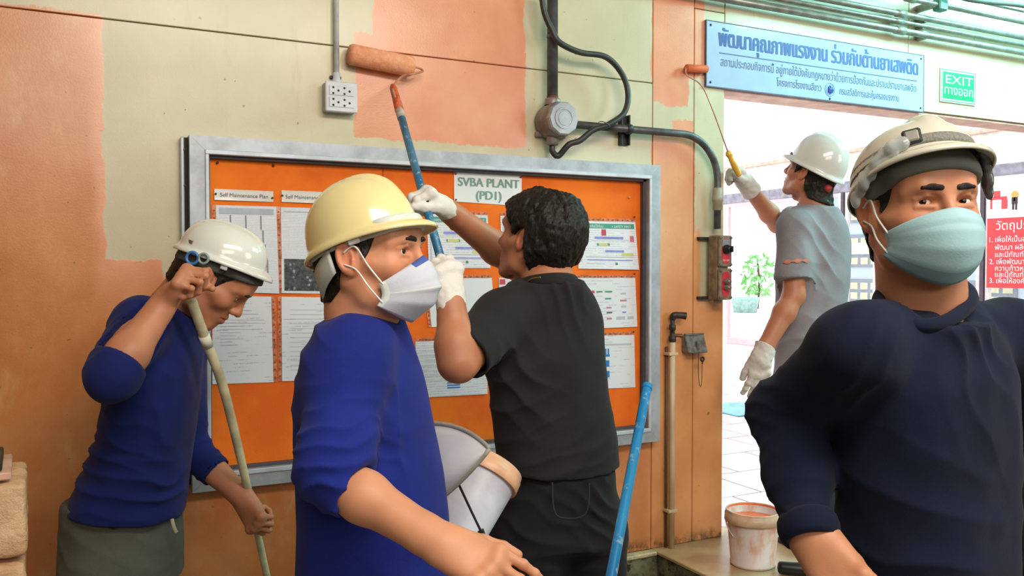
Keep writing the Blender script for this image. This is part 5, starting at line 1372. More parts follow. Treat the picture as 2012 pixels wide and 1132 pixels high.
# ---------------------------------------------------------------- man in the navy sweater, right foreground
def finish_head(t, H, M, f, V0, sc, skinc, extra_islands, hairline=None, hair_th=0.006, brow=True, brow_lift=0.0, gaze=(0, 1, 0), eyes=True, hair_noise=0.0015, stub=None):
    v, F = f.mesh(); v = relax(v, F, 1)
    c = facecol(v, skinc)
    parts = [(H+(v*sc)@M, F, c)]
    for (av, aF) in extra_islands:
        cc = np.tile(np.array(skinc), (len(av), 1))*(1-0.10*np.clip(vnoise(av, 30, 5), -1, 1))[:, None]
        parts.append((av, aF, np.clip(cc, 0, 1)))
    V, FF, CC = joinv(parts)
    body = link_mesh('body', V, FF, skin_mat(), t, True, cols=CC)
    if hairline is not None:
        hv, hF = hair_from(f, V0, hair_th, hairline, hair_noise, 160)
        link_mesh('hair', H+(hv*sc)@M, hF, hair_mat(), t, True)
    if brow: brows(f, V0, H, M, t, sc, brow_lift)
    if eyes:
        for s in (-1, 1): eyeball('eye', H, M, s, gaze, t, sc)
    return body
def hl_short(p):
    return p[..., 2]-0.8*p[..., 1]+0.010-0.015*np.maximum(0, (p[..., 1]+0.0)/0.05)*0
def hl_side(p):     # short hair under a hat: forehead clear, a tongue before the ear, down to the nape
    a = p[..., 2]-np.where(p[..., 1] > 0.012, 0.075, np.where(p[..., 1] > 0.0, -0.004, -0.075))
    x = p[..., 1]; lim = np.interp(x, [-0.12, -0.06, -0.035, -0.02, 0.012, 0.022, 0.035, 0.06, 0.12], [-0.085, -0.085, -0.062, 0.018, 0.012, -0.012, 0.020, 0.055, 0.075])
    return np.minimum((p[..., 2]-lim)*0.7, 0.040-p[..., 2])
def torso_core(pts, rv, res=0.012):
    # simple inner trunk under the clothes: list of (centre, half width, half depth)
    arr = [(V3(*c), rv, a, b) for c, a, b in pts]; P_ = np.array([q[0] for q in arr])
    fd = Field(P_.min(0)-0.25, P_.max(0)+0.25, res); fd.loft(arr, 0.01); v, F = fd.mesh(); return v, F
def legs_core(fd, hip, knee, ank, r): fd.cone(hip, knee, r[0], r[1], 0.05); fd.cone(knee, ank, r[1], r[2], 0.03)
def shoe(t, ank, fdir, m, parent, res=0.006):
    a = V3(*ank); a[2] = 0; f = unit(V3(fdir[0], fdir[1], 0)); s = V3(-f[1], f[0], 0); g = ank[3] if len(ank) > 3 else 0
    base = V3(a[0], a[1], g); fd = Field(base-V3(0.25, 0.25, 0.02), base+V3(0.25, 0.25, 0.17), res)
    fd.cone(base-f*0.05+V3(0, 0, 0.045), base+f*0.12+V3(0, 0, 0.036), 0.044, 0.042, 0.02)
    fd.cone(base+V3(0, 0, 0.05), base+V3(0, 0, 0.115), 0.045, 0.046, 0.02)
    fd.cone(base+f*0.12+V3(0, 0, 0.036), base+f*0.175+V3(0, 0, 0.030), 0.044, 0.036, 0.02)
    fd.half(base+V3(0, 0, 0.001), (0, 0, -1), 0.004); fd.half(base+V3(0, 0, 0.135), (0, 0, 1), 0.004)
    v, F = fd.mesh(); link_mesh('shoe', v, F, m, parent, True)
def trousers(t, st, hips, knees, anks, m, rv, ground, r=(0.098, 0.078, 0.062), res=0.008, folds=(), name='trousers', extra=None, seed=3):
    allp = np.array([q[0] for q in st]+list(hips)+list(knees)+list(anks)); fd = Field(allp.min(0)-0.24, allp.max(0)+0.24, res)
    fd.loft(st, 0.02)
    for i in range(2):
        fd.cone(hips[i], knees[i], r[0], r[1], 0.05); fd.cone(knees[i], anks[i], r[1], r[2], 0.04)
    if extra: extra(fd)
    top = st[-1][0]; w = unit(st[-1][0]-st[0][0])
    fd.halfbox(top, w, 0.006, 0.30)
    for i in range(2): fd.halfbox(anks[i]-V3(0, 0, 0.02), (0, 0, -1), 0.004, 0.12)
    v, F = fd.mesh(); v = relax(v, F, 1)
    v = wrinkle(v, F, list(folds), 0.003, 9, seed)
    return link_mesh(name, v, F, m, t, True)

def build_p5():
    Zt = 1.42
    H = P(1806, 408, Zt); M = headframe(H, 27, 3, -1.5); sc = 1.0
    t = thing('person', (H[0], H[1], 0), 'man in navy long-sleeved sweater and pale blue mask, hand on hip, at the right edge', 'person')
    skinc = rgb(204, 140, 106)
    nb = P(1812, 572, Zt+0.02); nl = (nb-H)@M.T; ch = P(1815, 700, Zt+0.02); cl = (ch-H)@M.T
    f, V0, V1 = head_field(nl, cl, 0.0023, jaw=1.02, smile=1.0, slit=0.0040, neckr=0.057)
    Sh = P(1684, 682, 1.34); E = P(1534, 812, 1.50); Wr = P(1592, 1052, 1.36)
    hd = unit(P(1660, 1150, 1.30)-Wr)
    nrm = unit(np.cross(hd, -FW))          # palm faces down-left against the hip
    pal = unit(0.55*FW+0.4*RT-0.3*UP)
    arm = arm_island(E, Wr, Sh, dict(h=hd, n=pal, side=1, curls=(18, 22, 12), thumb=[(0.95, 0.25, 0.35), (1.0, 0.1, 0.3), (1.0, 0.0, 0.3)], fan=0.03), 0.0028, sc=1.04)
    ShL = P(1978, 668, 1.56); EL = P(2085, 900, 1.62); WL = P(2060, 1130, 1.5)
    armL = arm_island(EL, WL, ShL, dict(h=unit(V3(-0.3, -0.2, -0.8)), n=unit(RT*-1), side=-1, curls=(20, 25, 15), thumb=[(0.7, 0.6, 0.2)]*3), 0.005)
    rv = unit(ShL-Sh); rv[2] = 0; rv = unit(rv)
    core = torso_core([(P(1822, 1400, 1.45), .13, .09), (P(1820, 1130, 1.45), .13, .085), (P(1822, 900, 1.44), .14, .095), (P(1820, 700, 1.44), .13, .085)], rv)
    body = finish_head(t, H, M, f, V0, sc, skinc, [arm, armL, core], hairline=hl_side, hair_th=0.004, gaze=unit((0.42, 1, 0.02)), brow_lift=-0.001)
    # sweater
    st = [(P(1824, 1290, 1.46), rv, 0.168, 0.118), (P(1822, 1150, 1.46), rv, 0.166, 0.120), (P(1820, 1000, 1.45), rv, 0.164, 0.122),
          (P(1820, 850, 1.45), rv, 0.166, 0.122), (P(1820, 740, 1.44), rv, 0.170, 0.115), (P(1819, 682, 1.44), rv, 0.150, 0.096), (P(1817, 634, 1.43), rv, 0.090, 0.098)]
    lo = P(1300, 1340, 1.4); pts = np.array([q[0] for q in st]+[Sh, E, Wr, ShL, EL, WL])
    fd = Field(pts.min(0)-0.17, pts.max(0)+0.13, 0.0048)
    fd.loft(st, 0.02)
    nk = P(1816, 600, Zt+0.015)
    for S_ in (Sh, ShL):
        fd.cone(nk-V3(0, 0, 0.010)+(S_-nk)*0.30, S_, 0.046, 0.058, 0.04)
    fd.cone(Sh, E, 0.062, 0.054, 0.045); fd.cone(E, E+(Wr-E)*0.5, 0.055, 0.050, 0.03); fd.cone(E+(Wr-E)*0.5, Wr+(Wr-E)*0.02, 0.049, 0.040, 0.03)
    # ribbed cuff, slightly tighter, with cloth bunched above it
    ax = unit(Wr-E); cu = Wr-ax*0.075
    fd.cone(cu-ax*0.012, cu-ax*0.012, 0.052, 0.052, 0.012)
    fd.cone(ShL, EL, 0.070, 0.058, 0.05); fd.cone(EL, WL, 0.057, 0.045, 0.03)
    fd.cuff(Wr+ax*0.004, ax, 0.003, 0.07)
    fd.cone(Wr-ax*0.004, Wr+ax*0.06, 0.034, 0.034, 0.002, 's')
    # neckline
    up = M[2]*0.35+V3(0, 0, 1)*0.65
    nax = unit(V3(0, 0, 1)+0.38*unit(V3(M[1][0], M[1][1], 0)))
    nc = P(1817, 592, Zt+0.01)
    cp = [P(1726, 597, 1.42), P(1750, 624, 1.365), P(1806, 642, 1.334), P(1864, 630, 1.350), P(1908, 590, 1.42), P(1886, 560, 1.49), P(1815, 550, 1.52), P(1746, 564, 1.49)]
    cn = unit(np.cross(cp[4]-cp[0], cp[6]-cp[2])); cn = cn if cn[2] > 0 else -cn; cc_ = sum(cp)/8
    fd.flatcyl(cc_, cn, 0.088)
    v, F = fd.mesh(); v = relax(v, F, 1)
    folds = [(E+V3(0, 0, 0.02), E-V3(0, 0, 0.02), 0.07, Wr-Sh, 0.035, 0.006), (E+(Wr-E)*0.35, E+(Wr-E)*0.75, 0.06, Wr-E, 0.030, 0.0045),
             (P(1935, 700, 1.34), P(1960, 820, 1.36), 0.08, unit(RT*1.0+V3(0, 0, 0.65)), 0.045, 0.0035),
             (P(1700, 690, 1.30), P(1680, 800, 1.32), 0.06, unit(RT*1.0-V3(0, 0, 0.5)), 0.045, 0.003),
             (P(1900, 980, 1.33), P(1700, 1080, 1.33), 0.16, unit(V3(0, 0, 1)+0.3*RT), 0.09, 0.005)]
    v = wrinkle(v, F, folds, 0.0035, 11, 2)
    fb = fabric('navy_knit', rgb(13, 22, 46), 0.14); link_mesh('sweater', v, F, fb, t, True)
    lp_ = [q-cn*np.dot(q-cc_, cn) for q in cp]; q = MB(); q.tube(lp_[-2:]+lp_+lp_[:3], .0115, 12, 6, caps=False)
    q.build('collar', fb, t, True)
    collar(t, Wr-ax*.012, ax, RT, 0.0385, 0.0385, 0.018, fb, 'cuff')
    # trousers and shoes (below the frame)
    yv = unit(np.cross(V3(0, 0, 1), rv)); c0 = P(1824, 1200, 1.46)
    hp = V3(c0[0], c0[1], 0.92)
    fr = -yv if np.dot(-yv, CAM-hp) > 0 else yv
    stt = [(hp-V3(0, 0, 0.06), rv, 0.165, 0.115), (hp+V3(0, 0, 0.03), rv, 0.16, 0.115), (hp+V3(0, 0, 0.12), rv, 0.15, 0.110)]
    hips = [hp-V3(0, 0, 0.06)+rv*s*0.09 for s in (-1, 1)]
    kn = [V3(q[0], q[1], 0.50)+rv*s*0.02+fr*0.02 for q, s in zip(hips, (-1, 1))]; an = [V3(q[0], q[1], 0.12)+rv*s*0.03-fr*0.02 for q, s in zip(hips, (-1, 1))]
    trousers(t, stt, hips, kn, an, fabric('dark_denim', rgb(28, 34, 44), 0.2), rv, 0, res=0.011)
    for a_ in an: shoe(t, (a_[0], a_[1], 0), fr, mat('shoe_black', rgb(24, 22, 22), 0.5), t, 0.009)
    # mask: boat-shaped, upper flap, broad middle, lower flap
    mm = [mat('mask_blue', rgb(160, 196, 206), 0.85, var=0.04, bump=0.3, bscale=300), mat('mask_blue_deep', rgb(136, 172, 186), 0.85, var=0.04)]
    def fold(u, tt):
        return 0.0035*math.exp(-((tt-0.22)/0.04)**2)*-1*(1-abs(u))+(-0.003*math.exp(-((tt-0.86)/0.04)**2))
    facemask(H, M, t, sc, mm, (-0.013, -0.044, 1.5), (-0.130, -0.078, 1.6), 0.022, [(0, 0.109), (0.12, 0.119), (0.25, 0.125), (0.55, 0.123), (0.85, 0.104), (1.0, 0.074)],
             side=(0.078, 1.15), rowm=lambda u, tt: 1 if tt > 0.86 else 0, fold=fold)
    # hard hat
    hm = mat('white_helmet_aged', rgb(206, 202, 188), 0.22, var=0.04, vscale=8, coat=0.4)
    gm = mat('grey_band', rgb(112, 116, 108), 0.75, var=0.1)
    MH = headframe(H, 27, 22, -2); O = H+V3(0, -0.010, 0.038)@M
    ht, W, (rx, ry) = helmet(MH, O, 'hard_hat', hm, 'off-white hard hat with goggle strap and grey lining on the masked man in navy', gm, 0.92, crest=0.010, peak=0.038, tall=0.098, bandz=None)
    hatband(f, V0, H, M, sc, ht, gm, 0.045, 0.36, 0.048, 0.0080)
    # clear goggles pushed round the brim: elastic band, lens clip, vented side pieces
    mb = MB(); a_ = np.linspace(-1.9, 1.9, 40); top = []; low = []
    for a in a_:
        for lst, z, e in ((top, 0.036, 1.0), (low, 0.018, 1.03)):
            lst.append(W(math.sin(a)*rx*e*1.005, math.cos(a)*ry*e*1.005, z))
    mb.add(top+low, [(i, i+1, 40+i+1, 40+i) for i in range(39)])
    s_ = mb.build('elastic_strap', mat('grey_elastic', rgb(126, 124, 118), 0.8, var=0.2, vscale=300), ht, True); s_.modifiers.new('solid', 'SOLIDIFY').thickness = 0.003
    mb = MB(); a = 0.50; c = W(math.sin(a)*rx*1.03, math.cos(a)*ry*1.03, 0.034); ox = unit(V3(math.cos(a), -math.sin(a), 0)@MH); on = unit(V3(math.sin(a), math.cos(a), 0)@MH)
    mb.box(c, (0.014, 0.004, 0.013), [ox, on, MH[2]], 0.003); fr_ = mb.build('lens_clip', mat('clip_black', rgb(40, 40, 42), 0.3), ht)
    mb = MB(); mb.box(c+on*0.003, (0.010, 0.003, 0.009), [ox, on, MH[2]], 0.002); mb.build('clip_face', mat('clip_grey', rgb(150, 146, 140), 0.3), ht)
    gl = mat('clear_plastic', rgb(205, 212, 214), 0.12, var=0.1, alpha=0.55, coat=0.5)
    for s, rng, z0, z1, mm_, nm in ((1, (0.66, 1.62), 0.026, -0.020, gl, 'goggle_side'), (-1, (0.78, 1.30), 0.014, -0.030, mat('smoke_plastic', rgb(96, 98, 98), 0.15, var=0.25, alpha=0.9), 'goggle_side')):
        c = W(math.sin(s*(rng[0]+rng[1])/2)*rx, math.cos((rng[0]+rng[1])/2)*ry, 0); fg = Field(c-.10, c+.10, .0024); k = 8; pv = None
        for i in range(k):
            a = s*(rng[0]+(rng[1]-rng[0])*i/(k-1)); z = z0+(z1-z0)*(i/(k-1))**1.3
            c = W(math.sin(a)*(rx+0.006+.003*(i % 2)), math.cos(a)*(ry+0.008+.004*(i % 2)), z); q = unit(V3(math.sin(a), math.cos(a), 0)@MH); tx = unit(V3(math.cos(a), -math.sin(a), 0)@MH)
            fg.ell(c, (.0125, .0070, .0125+.003*(i % 3)), .004, rot=[tx, q, MH[2]])
            if pv is not None: fg.cone(pv, c, .006, .006, .004)
            pv = c
        v, F = fg.mesh(); v = relax(v, F, 1); link_mesh(nm, v, F, mm_, ht, True)
    return t
build_p5()
# ---------------------------------------------------------------- man in royal blue with the cream hard hat
def ring_collar(fd, nc, nax, fwd, a, b, r, drop=0.014, off=0.004, flat=1.3):
    fwd = unit(fwd-nax*np.dot(nax, fwd)); sd = np.cross(fwd, nax)
    pt = lambda t: nc-nax*drop*math.cos(t)+sd*a*math.sin(t)+fwd*(b*math.cos(t)+off)
    for i in range(26):
        fd.cone(pt(2*math.pi*i/26), pt(2*math.pi*(i+1)/26), r, r, 0.005, flat=(nax, flat))
def lower_body(t, hp, rv, fr, ground, m, shoem, width=0.155, depth=0.11, top=0.12, res=0.008, stance=(0.10, 0.10), folds=(), r=(0.098, 0.078, 0.062), knee=0.48, lean=(0, 0), name='trousers', extra=None, ank=(0, 0)):
    st = [(hp-V3(0, 0, 0.08), rv, width*1.02, depth*1.03), (hp+V3(0, 0, 0.02), rv, width, depth), (hp+V3(0, 0, top), rv, width*0.94, depth*0.95)]
    hips = [hp-V3(0, 0, 0.07)+rv*s*0.088 for s in (-1, 1)]; g = ground
    kn = [V3(q[0], q[1], g+knee)+rv*s*stance[0]*0.3+fr*(0.03+lean[i]*0.5) for i, (q, s) in enumerate(zip(hips, (-1, 1)))]
    an = [V3(q[0], q[1], g+0.10)+rv*s*stance[1]*0.5-fr*(0.03)+fr*lean[i] for i, (q, s) in enumerate(zip(hips, (-1, 1)))]
    trousers(t, st, hips, kn, an, m, rv, g, r=r, res=res, folds=folds, name=name, extra=extra)
    for a_ in an: shoe(t, (a_[0], a_[1], 0, g), fr, shoem, t, 0.009)
    return hips, kn, an
def hflat(v): v = V3(v[0], v[1], 0); return unit(v)
royal = fabric('royal_blue_knit', rgb(26, 40, 128), 0.12)
def build_p2():
    Z0 = 1.68; sc = 1.03
    H = P(731, 500, Z0); M = headframe(H, 63, 4, 0); skinc = rgb(216, 150, 116)
    t = thing('person', (H[0], H[1], 0), 'man in a royal blue sweater, white mask and cream hard hat, walking past the board', 'person')
    nb = P(712, 618, Z0+.01); ch = P(722, 740, Z0+.02)
    f, V0, V1 = head_field(((nb-H)/sc)@M.T, ((ch-H)/sc)@M.T, 0.0023, smile=0.6, slit=0.0046, neckr=0.055)
    fr = hflat(headframe(H, 68)[1]); rv = hflat(np.cross(fr, V3(0, 0, 1)))     # rv: his right
    Sh = P(690, 706, 1.61); E = P(652, 938, 1.50); Wr = P(868, 1070, 1.43)
    hd = unit(P(985, 1126, 1.40)-Wr)
    arm = arm_island(E, Wr, Sh, dict(h=hd, n=unit(0.75*FW-0.1*RT-0.65*UP), side=1, curls=[(16, 20, 12), (22, 26, 16), (28, 30, 18), (34, 34, 20)], thumb=[(0.75, 0.55, 0.3), (0.9, 0.3, 0.3), (0.95, 0.1, 0.3)]), 0.0028, r=(0.045, 0.042, 0.030), sc=1.03)
    ShL = P(706, 690, 1.86); EL = P(770, 890, 1.94); WL = P(790, 1015, 1.97)
    armL = arm_island(EL, WL, ShL, dict(h=unit(RT*.7+UP*-.2+FW*.3), n=unit(-UP), side=-1, curls=(60, 80, 50), thumb=GRIP_T), 0.005)
    core = torso_core([(P(738, 1400, 1.74), .12, .09), (P(740, 1130, 1.74), .13, .10), (P(728, 900, 1.74), .13, .10), (P(708, 700, 1.73), .13, .08)], rv)
    finish_head(t, H, M, f, V0, sc, skinc, [arm, armL, core], hairline=hl_side, hair_th=0.0055, gaze=unit((0.20, 1, 0.0)))
    for k in range(3):
        q = MB(); a = P(676+4*k, 1016+3*(k == 1), 1.0); d_ = Wr-E; c = E+(Wr-E)*(0.18+0.012*k)
        e = unit(CAM-c); e = unit(e-unit(d_)*np.dot(e, unit(d_)))
    st = [(P(742, 1290, 1.76), rv, 0.170, 0.152), (P(740, 1132, 1.75), rv, 0.172, 0.150), (P(736, 1000, 1.75), rv, 0.170, 0.142), (P(722, 860, 1.74), rv, 0.176, 0.128),
          (P(712, 760, 1.73), rv, 0.182, 0.112), (P(706, 690, 1.72), rv, 0.165, 0.092), (P(708, 632, 1.70), rv, 0.086, 0.080)]
    pts = np.array([q[0] for q in st]+[Sh, E, ShL, EL]); fd = Field(pts.min(0)-0.19, pts.max(0)+0.17, 0.0046)
    fd.loft(st, 0.02)
    nk = P(708, 640, 1.70)
    for S_ in (Sh, ShL): fd.cone(nk-V3(0, 0, 0.008), S_, 0.046, 0.058, 0.05)
    ax = unit(Wr-E); C1 = E+ax*0.045
    fd.cone(Sh, E-(E-Sh)*0.06, 0.068, 0.060, 0.045); fd.cone(E-(E-Sh)*0.06, C1, 0.060, 0.053, 0.03)
    for k in range(3):      # cloth pushed up in rolls at the elbow
        c = E-(E-Sh)*(0.10+0.11*k); u_ = unit(E-Sh); fd.cone(c, c+u_*0.004, 0.066, 0.066, 0.02)
    fd.cuff(C1+ax*0.006, ax, 0.004, 0.085); fd.cone(C1-ax*0.015, C1+ax*0.06, 0.044, 0.046, 0.003, 's')
    axl = unit(WL-EL); fd.cone(ShL, EL, 0.070, 0.055, 0.045); fd.cone(EL, EL+axl*0.16, 0.055, 0.045, 0.03); fd.halfbox(EL+axl*0.165, axl, 0.004, 0.07)
    nax = unit(V3(0, 0, 1)+0.42*fr); nc = P(710, 632, Z0+.015)
    fd.cone(nc+nax*0.040, nc+nax*0.14, 0.060, 0.078, 0.008, 's')
    pass
    v, F = fd.mesh(); v = relax(v, F, 1)
    folds = [(E-(E-Sh)*0.30, E+V3(0, 0, 0.0), 0.085, (E-Sh)+0.25*(Wr-E), 0.036, 0.0085), (P(800, 860, 1.62), P(850, 1040, 1.62), 0.10, unit(UP*0.8+RT*0.5), 0.085, 0.004),
             (P(770, 720, 1.60), P(760, 900, 1.60), 0.045, unit(RT+UP*0.15), 0.045, 0.005), (P(640, 640, 1.6), P(610, 800, 1.7), 0.06, unit(RT*0.7+UP), 0.06, 0.004)]
    v = wrinkle(v, F, folds, 0.0035, 10, 21); link_mesh('sweater', v, F, royal, t, True); collar(t, P(712, 622, 1.69), nax, fr, 0.064, 0.069, 0.0095, royal)
    c0 = P(741, 1240, 1.76); hp = V3(c0[0], c0[1], 0.88)
    lower_body(t, hp, rv, fr, 0, fabric('dark_trousers', rgb(30, 32, 40), 0.2), mat('shoe_black', rgb(24, 22, 22), 0.5), lean=(0.16, -0.14), res=0.011)
    # cup mask with a blue nose strip
    mm = [mat('mask_white', rgb(206, 210, 226), 0.8, var=0.04, bump=0.3, bscale=260), mat('mask_nose_blue', rgb(70, 96, 176), 0.7, var=0.05), mat('mask_edge_white', rgb(226, 232, 234), 0.8, var=0.02)]
    facemask(H, M, t, sc, mm, (-0.010, -0.058, 1.3), (-0.132, -0.096, 1.4), 0.030, [(0, 0.104), (0.10, 0.118), (0.30, 0.128), (0.5, 0.130), (0.75, 0.118), (1.0, 0.072)], side=(0.068, 1.15),
             rowm=lambda u, tt: (1 if (tt < 0.07 and abs(u) < 0.42) else (2 if abs(u) > 0.93 or abs(tt-.47) < .022 else 0)), fold=lambda u, tt: 0.005*math.exp(-((tt-.47)/.05)**2)*(1-abs(u)))
    MH = headframe(H, 63, 19, 2); O = H+V3(0, -0.014, 0.020)@M
    hm = mat('cream_helmet', rgb(240, 222, 162), 0.2, var=0.03, vscale=6, coat=0.5); bm_ = mat('helmet_lining_white', rgb(206, 210, 204), 0.6)
    ht, W, (rx, ry) = helmet(MH, O, 'hard_hat', hm, 'glossy cream-yellow hard hat on the masked man in royal blue', bm_, 0.92, crest=0.009, peak=0.040, tall=0.134, nape=False, bandz=None); hatband(f, V0, H, M, sc, ht, bm_, 0.040, 0.27, 0.03)
    def decal(a, z, w, h, m_, nm):
        q = MB(); vs = []; nn = 6
        for i in range(nn+1):
            for dz in (0, h):
                aa = a+(i/nn-.5)*w; zz = z+dz; sn = min(1, max(0, (zz-.013)/(0.134-.013)))**(1/.95); v_ = math.asin(sn); cs = math.cos(v_)**.8
                vs.append(W(math.sin(aa)*rx*cs*1.012, math.cos(aa)*ry*cs*1.012, zz))
        q.add(vs, [(2*i, 2*i+1, 2*i+3, 2*i+2) for i in range(nn)]); return q.build(nm, m_, ht)
    wl = mat('worn_label', rgb(238, 232, 214), .35, var=.12, vscale=60)
    decal(0.30, .024, .30, .022, wl, 'worn_label'); decal(1.15, .022, .30, .018, wl, 'worn_patch'); decal(0.30, .034, .10, .008, mat('scuff', rgb(176, 158, 118), .6), 'scuff')
    q = MB(); a = 1.35; q.box(W(math.sin(a)*(rx*1.0), math.cos(a)*ry, -.006), (.011, .004, .007), [unit(V3(math.cos(a), -math.sin(a), 0)@MH), unit(V3(math.sin(a), math.cos(a), 0)@MH), MH[2]], .002); q.build('strap_clip', mat('clip_clear_white', rgb(222, 226, 222), .3), ht)
    # the wide white nape cradle behind the ear
    q = MB(); al = np.linspace(1.85, 2.75, 12); vs = []
    for a in al:
        k = (a-1.85)/.9; vs += [W(math.sin(a)*rx*1.0, math.cos(a)*ry*.98, -.006-.028*k), W(math.sin(a)*rx*.97, math.cos(a)*ry*.97, -.050-.040*k)]
    q.add(vs, [(2*i, 2*i+1, 2*i+3, 2*i+2) for i in range(11)]); o = q.build('nape_cradle', bm_, ht, True); o.modifiers.new('s', 'SOLIDIFY').thickness = .003
build_p2()

# ---------------------------------------------------------------- man in blue bending over his pole, left
def build_p1():
    Z0 = 2.30; sc = 1.0
    H = P(426, 546, Z0); M = headframe(H, 78, -43, 0); skinc = rgb(190, 126, 94)
    t = thing('person', (P(260, 1100, 2.32)[0], P(260, 1100, 2.32)[1], 0), 'man in navy-blue sweater and grey trousers looking down, gripping a pale pole with both hands', 'person')
    nb = P(338, 616, Z0+.01); ch = P(318, 740, Z0+.02)
    f, V0, V1 = head_field(((nb-H)/sc)@M.T, ((ch-H)/sc)@M.T, 0.0028, slit=0.0022, neckr=0.054)
    fr = hflat(headframe(H, 78)[1]); rv = hflat(np.cross(fr, V3(0, 0, 1)))
    # pole
    T0, T1 = P(372, 580, 2.14), P(502, 1022, 2.46); pd = unit(T1-T0)
    G1 = P(364, 572, 2.14); G2 = P(499, 1018, 2.455)
    Sh = P(276, 640, 2.16); E = P(218, 742, 1.98)
    # near hand: fist over the pole top, palm to the pole, knuckles up
    n1 = unit(RT*0.95+UP*-0.15+FW*0.25); t1 = unit(-pd); t1 = unit(t1-n1*np.dot(n1, t1)); h1 = unit(np.cross(n1, t1))*1
    if np.dot(h1, UP) < 0 and abs(np.dot(h1, UP)) > abs(np.dot(h1, FW)): h1 = -h1
    h1 = unit(UP*0.62+RT*0.55-FW*0.35)
    W1 = P(327, 590, 2.10)
    arm = arm_island(E, W1, Sh, dict(h=h1, n=unit(RT*0.62-UP*0.72+FW*0.42), side=1, curls=[(62, 84, 40), (66, 88, 42), (70, 88, 44), (74, 88, 46)], thumb=[(0.8, 0.25, 0.55), (0.75, -0.2, 0.7), (0.4, -0.5, 0.75)], fan=0.02), 0.003, r=(0.045, 0.046, 0.030))
    ShL = P(352, 668, 2.46); EL = P(372, 880, 2.56); WL = P(478, 978, 2.50)
    hL = unit(P(512, 1046, 2.47)-WL); 
    armL = arm_island(EL, WL, ShL, dict(h=hL, n=unit(FW*0.8+RT*0.42), side=-1, curls=[(60, 82, 40), (64, 84, 42), (68, 86, 44), (72, 88, 46)], thumb=[(0.8, 0.5, 0.2), (0.8, -0.1, 0.6), (0.5, -0.4, 0.8)], fan=0.02), 0.003)
    core = torso_core([(P(262, 960, 2.33), .12, .09), (P(285, 900, 2.32), .12, .085), (P(310, 720, 2.31), .12, .08), (P(322, 660, 2.31), .10, .07)], rv)
    finish_head(t, H, M, f, V0, sc, skinc, [arm, armL, core], hairline=hl_side, hair_th=0.006, gaze=(0, 1, -0.25))
    st = [(P(250, 1010, 2.34), rv, 0.170, 0.146), (P(264, 950, 2.34), rv, 0.168, 0.134), (P(285, 870, 2.33), rv, 0.166, 0.118), (P(303, 780, 2.32), rv, 0.176, 0.112), (P(315, 700, 2.31), rv, 0.175, 0.100),
          (P(328, 640, 2.31), rv, 0.125, 0.088), (P(340, 610, 2.31), rv, 0.080, 0.076)]
    pts = np.array([q[0] for q in st]+[Sh, E, ShL, EL]); fd = Field(pts.min(0)-0.20, pts.max(0)+0.17, 0.005); fd.loft(st, 0.02)
    for S_ in (Sh, ShL): fd.cone(P(330, 628, 2.31), S_, 0.050, 0.060, 0.05)
    ax = unit(W1-E); C1 = E+ax*0.02
    fd.cone(Sh, E, 0.072, 0.058, 0.04); fd.cone(E-(E-Sh)*.1, E+ax*0.03, 0.058, 0.052, 0.03)
    fd.cuff(C1+ax*0.030, ax, 0.004, 0.066); fd.cone(C1+ax*0.01, C1+ax*0.06, 0.044, 0.044, 0.003, 's')
    axl = unit(WL-EL); fd.cone(ShL, EL, 0.070, 0.055, 0.04); fd.cone(EL, EL+axl*0.125, 0.055, 0.047, 0.03); fd.cuff(EL+axl*0.120, axl, 0.004, 0.08); fd.cone(EL+axl*0.115, EL+axl*0.17, 0.041, 0.041, 0.003, 's')
    w = unit(st[-1][0]-st[0][0]); fd.halfbox(P(254, 1004, 2.34), -unit(UP+0.10*RT), 0.006, 0.32)
    nax = unit(UP*0.75+RT*0.65); nc = P(344, 612, 2.31)
    fd.cone(nc+nax*0.038, nc+nax*0.14, 0.058, 0.074, 0.008, 's'); pass
    v, F = fd.mesh(); v = relax(v, F, 1)
    folds = [(P(190, 920, 2.25), P(360, 990, 2.25), 0.11, unit(UP+0.25*RT), 0.055, 0.009), (P(210, 800, 2.2), P(240, 860, 2.2), 0.09, unit(UP+.4*RT), 0.05, 0.006), (EL, EL+axl*.05, 0.08, axl, 0.035, 0.005),
             (P(330, 700, 2.2), P(330, 850, 2.2), 0.06, unit(RT+.3*UP), 0.06, 0.005), (Sh, E, 0.06, E-Sh, 0.045, 0.004)]
    v = wrinkle(v, F, folds, 0.004, 9, 33); fb = fabric('deep_blue_knit', rgb(18, 30, 92), 0.14); link_mesh('sweater', v, F, fb, t, True); collar(t, P(344, 606, 2.31), nax, fr*0.8-UP*.6, 0.064, 0.064, 0.009, fb)
    c0 = P(240, 1075, 2.35); hp = V3(c0[0], c0[1], c0[2])
    tg = fabric('grey_cotton', rgb(84, 86, 78), 0.14, weave=500)
    hips, kn, an = lower_body(t, hp, rv, fr, 0, tg, mat('shoe_brown', rgb(60, 46, 38), 0.6), width=0.160, depth=0.152, top=0.14, res=0.007, lean=(-0.05, 0.12), r=(0.106, 0.084, 0.066),
        folds=[(P(180, 1060, 2.2), P(330, 1100, 2.2), 0.12, unit(UP+.5*RT), 0.06, 0.005)])
    # pocket seam and drawstring
    q = MB(); q.tube([P(x, y, 2.193) for x, y in ((207, 1004), (208, 1030), (226, 1039), (247, 1022))], .0022, 6); q.build('pocket_seam', fabric('grey_cotton_dark', rgb(52, 54, 48), .1), t, True)
    q = MB(); q.tube([P(338, 1020, 2.24), P(341, 1034, 2.235), P(346, 1046, 2.24)], .005, 8); q.build('drawstring', mat('drawstring_cream', rgb(196, 186, 158), .8), t, True)
    MH = headframe(H, 78, -20, 2); O = H+V3(0, -0.004, 0.046)@MH
    hm = mat('white_helmet', rgb(226, 226, 220), 0.18, var=0.02, vscale=6, coat=0.5); bm_ = mat('band_dark_grey', rgb(78, 80, 78), 0.8, var=.1)
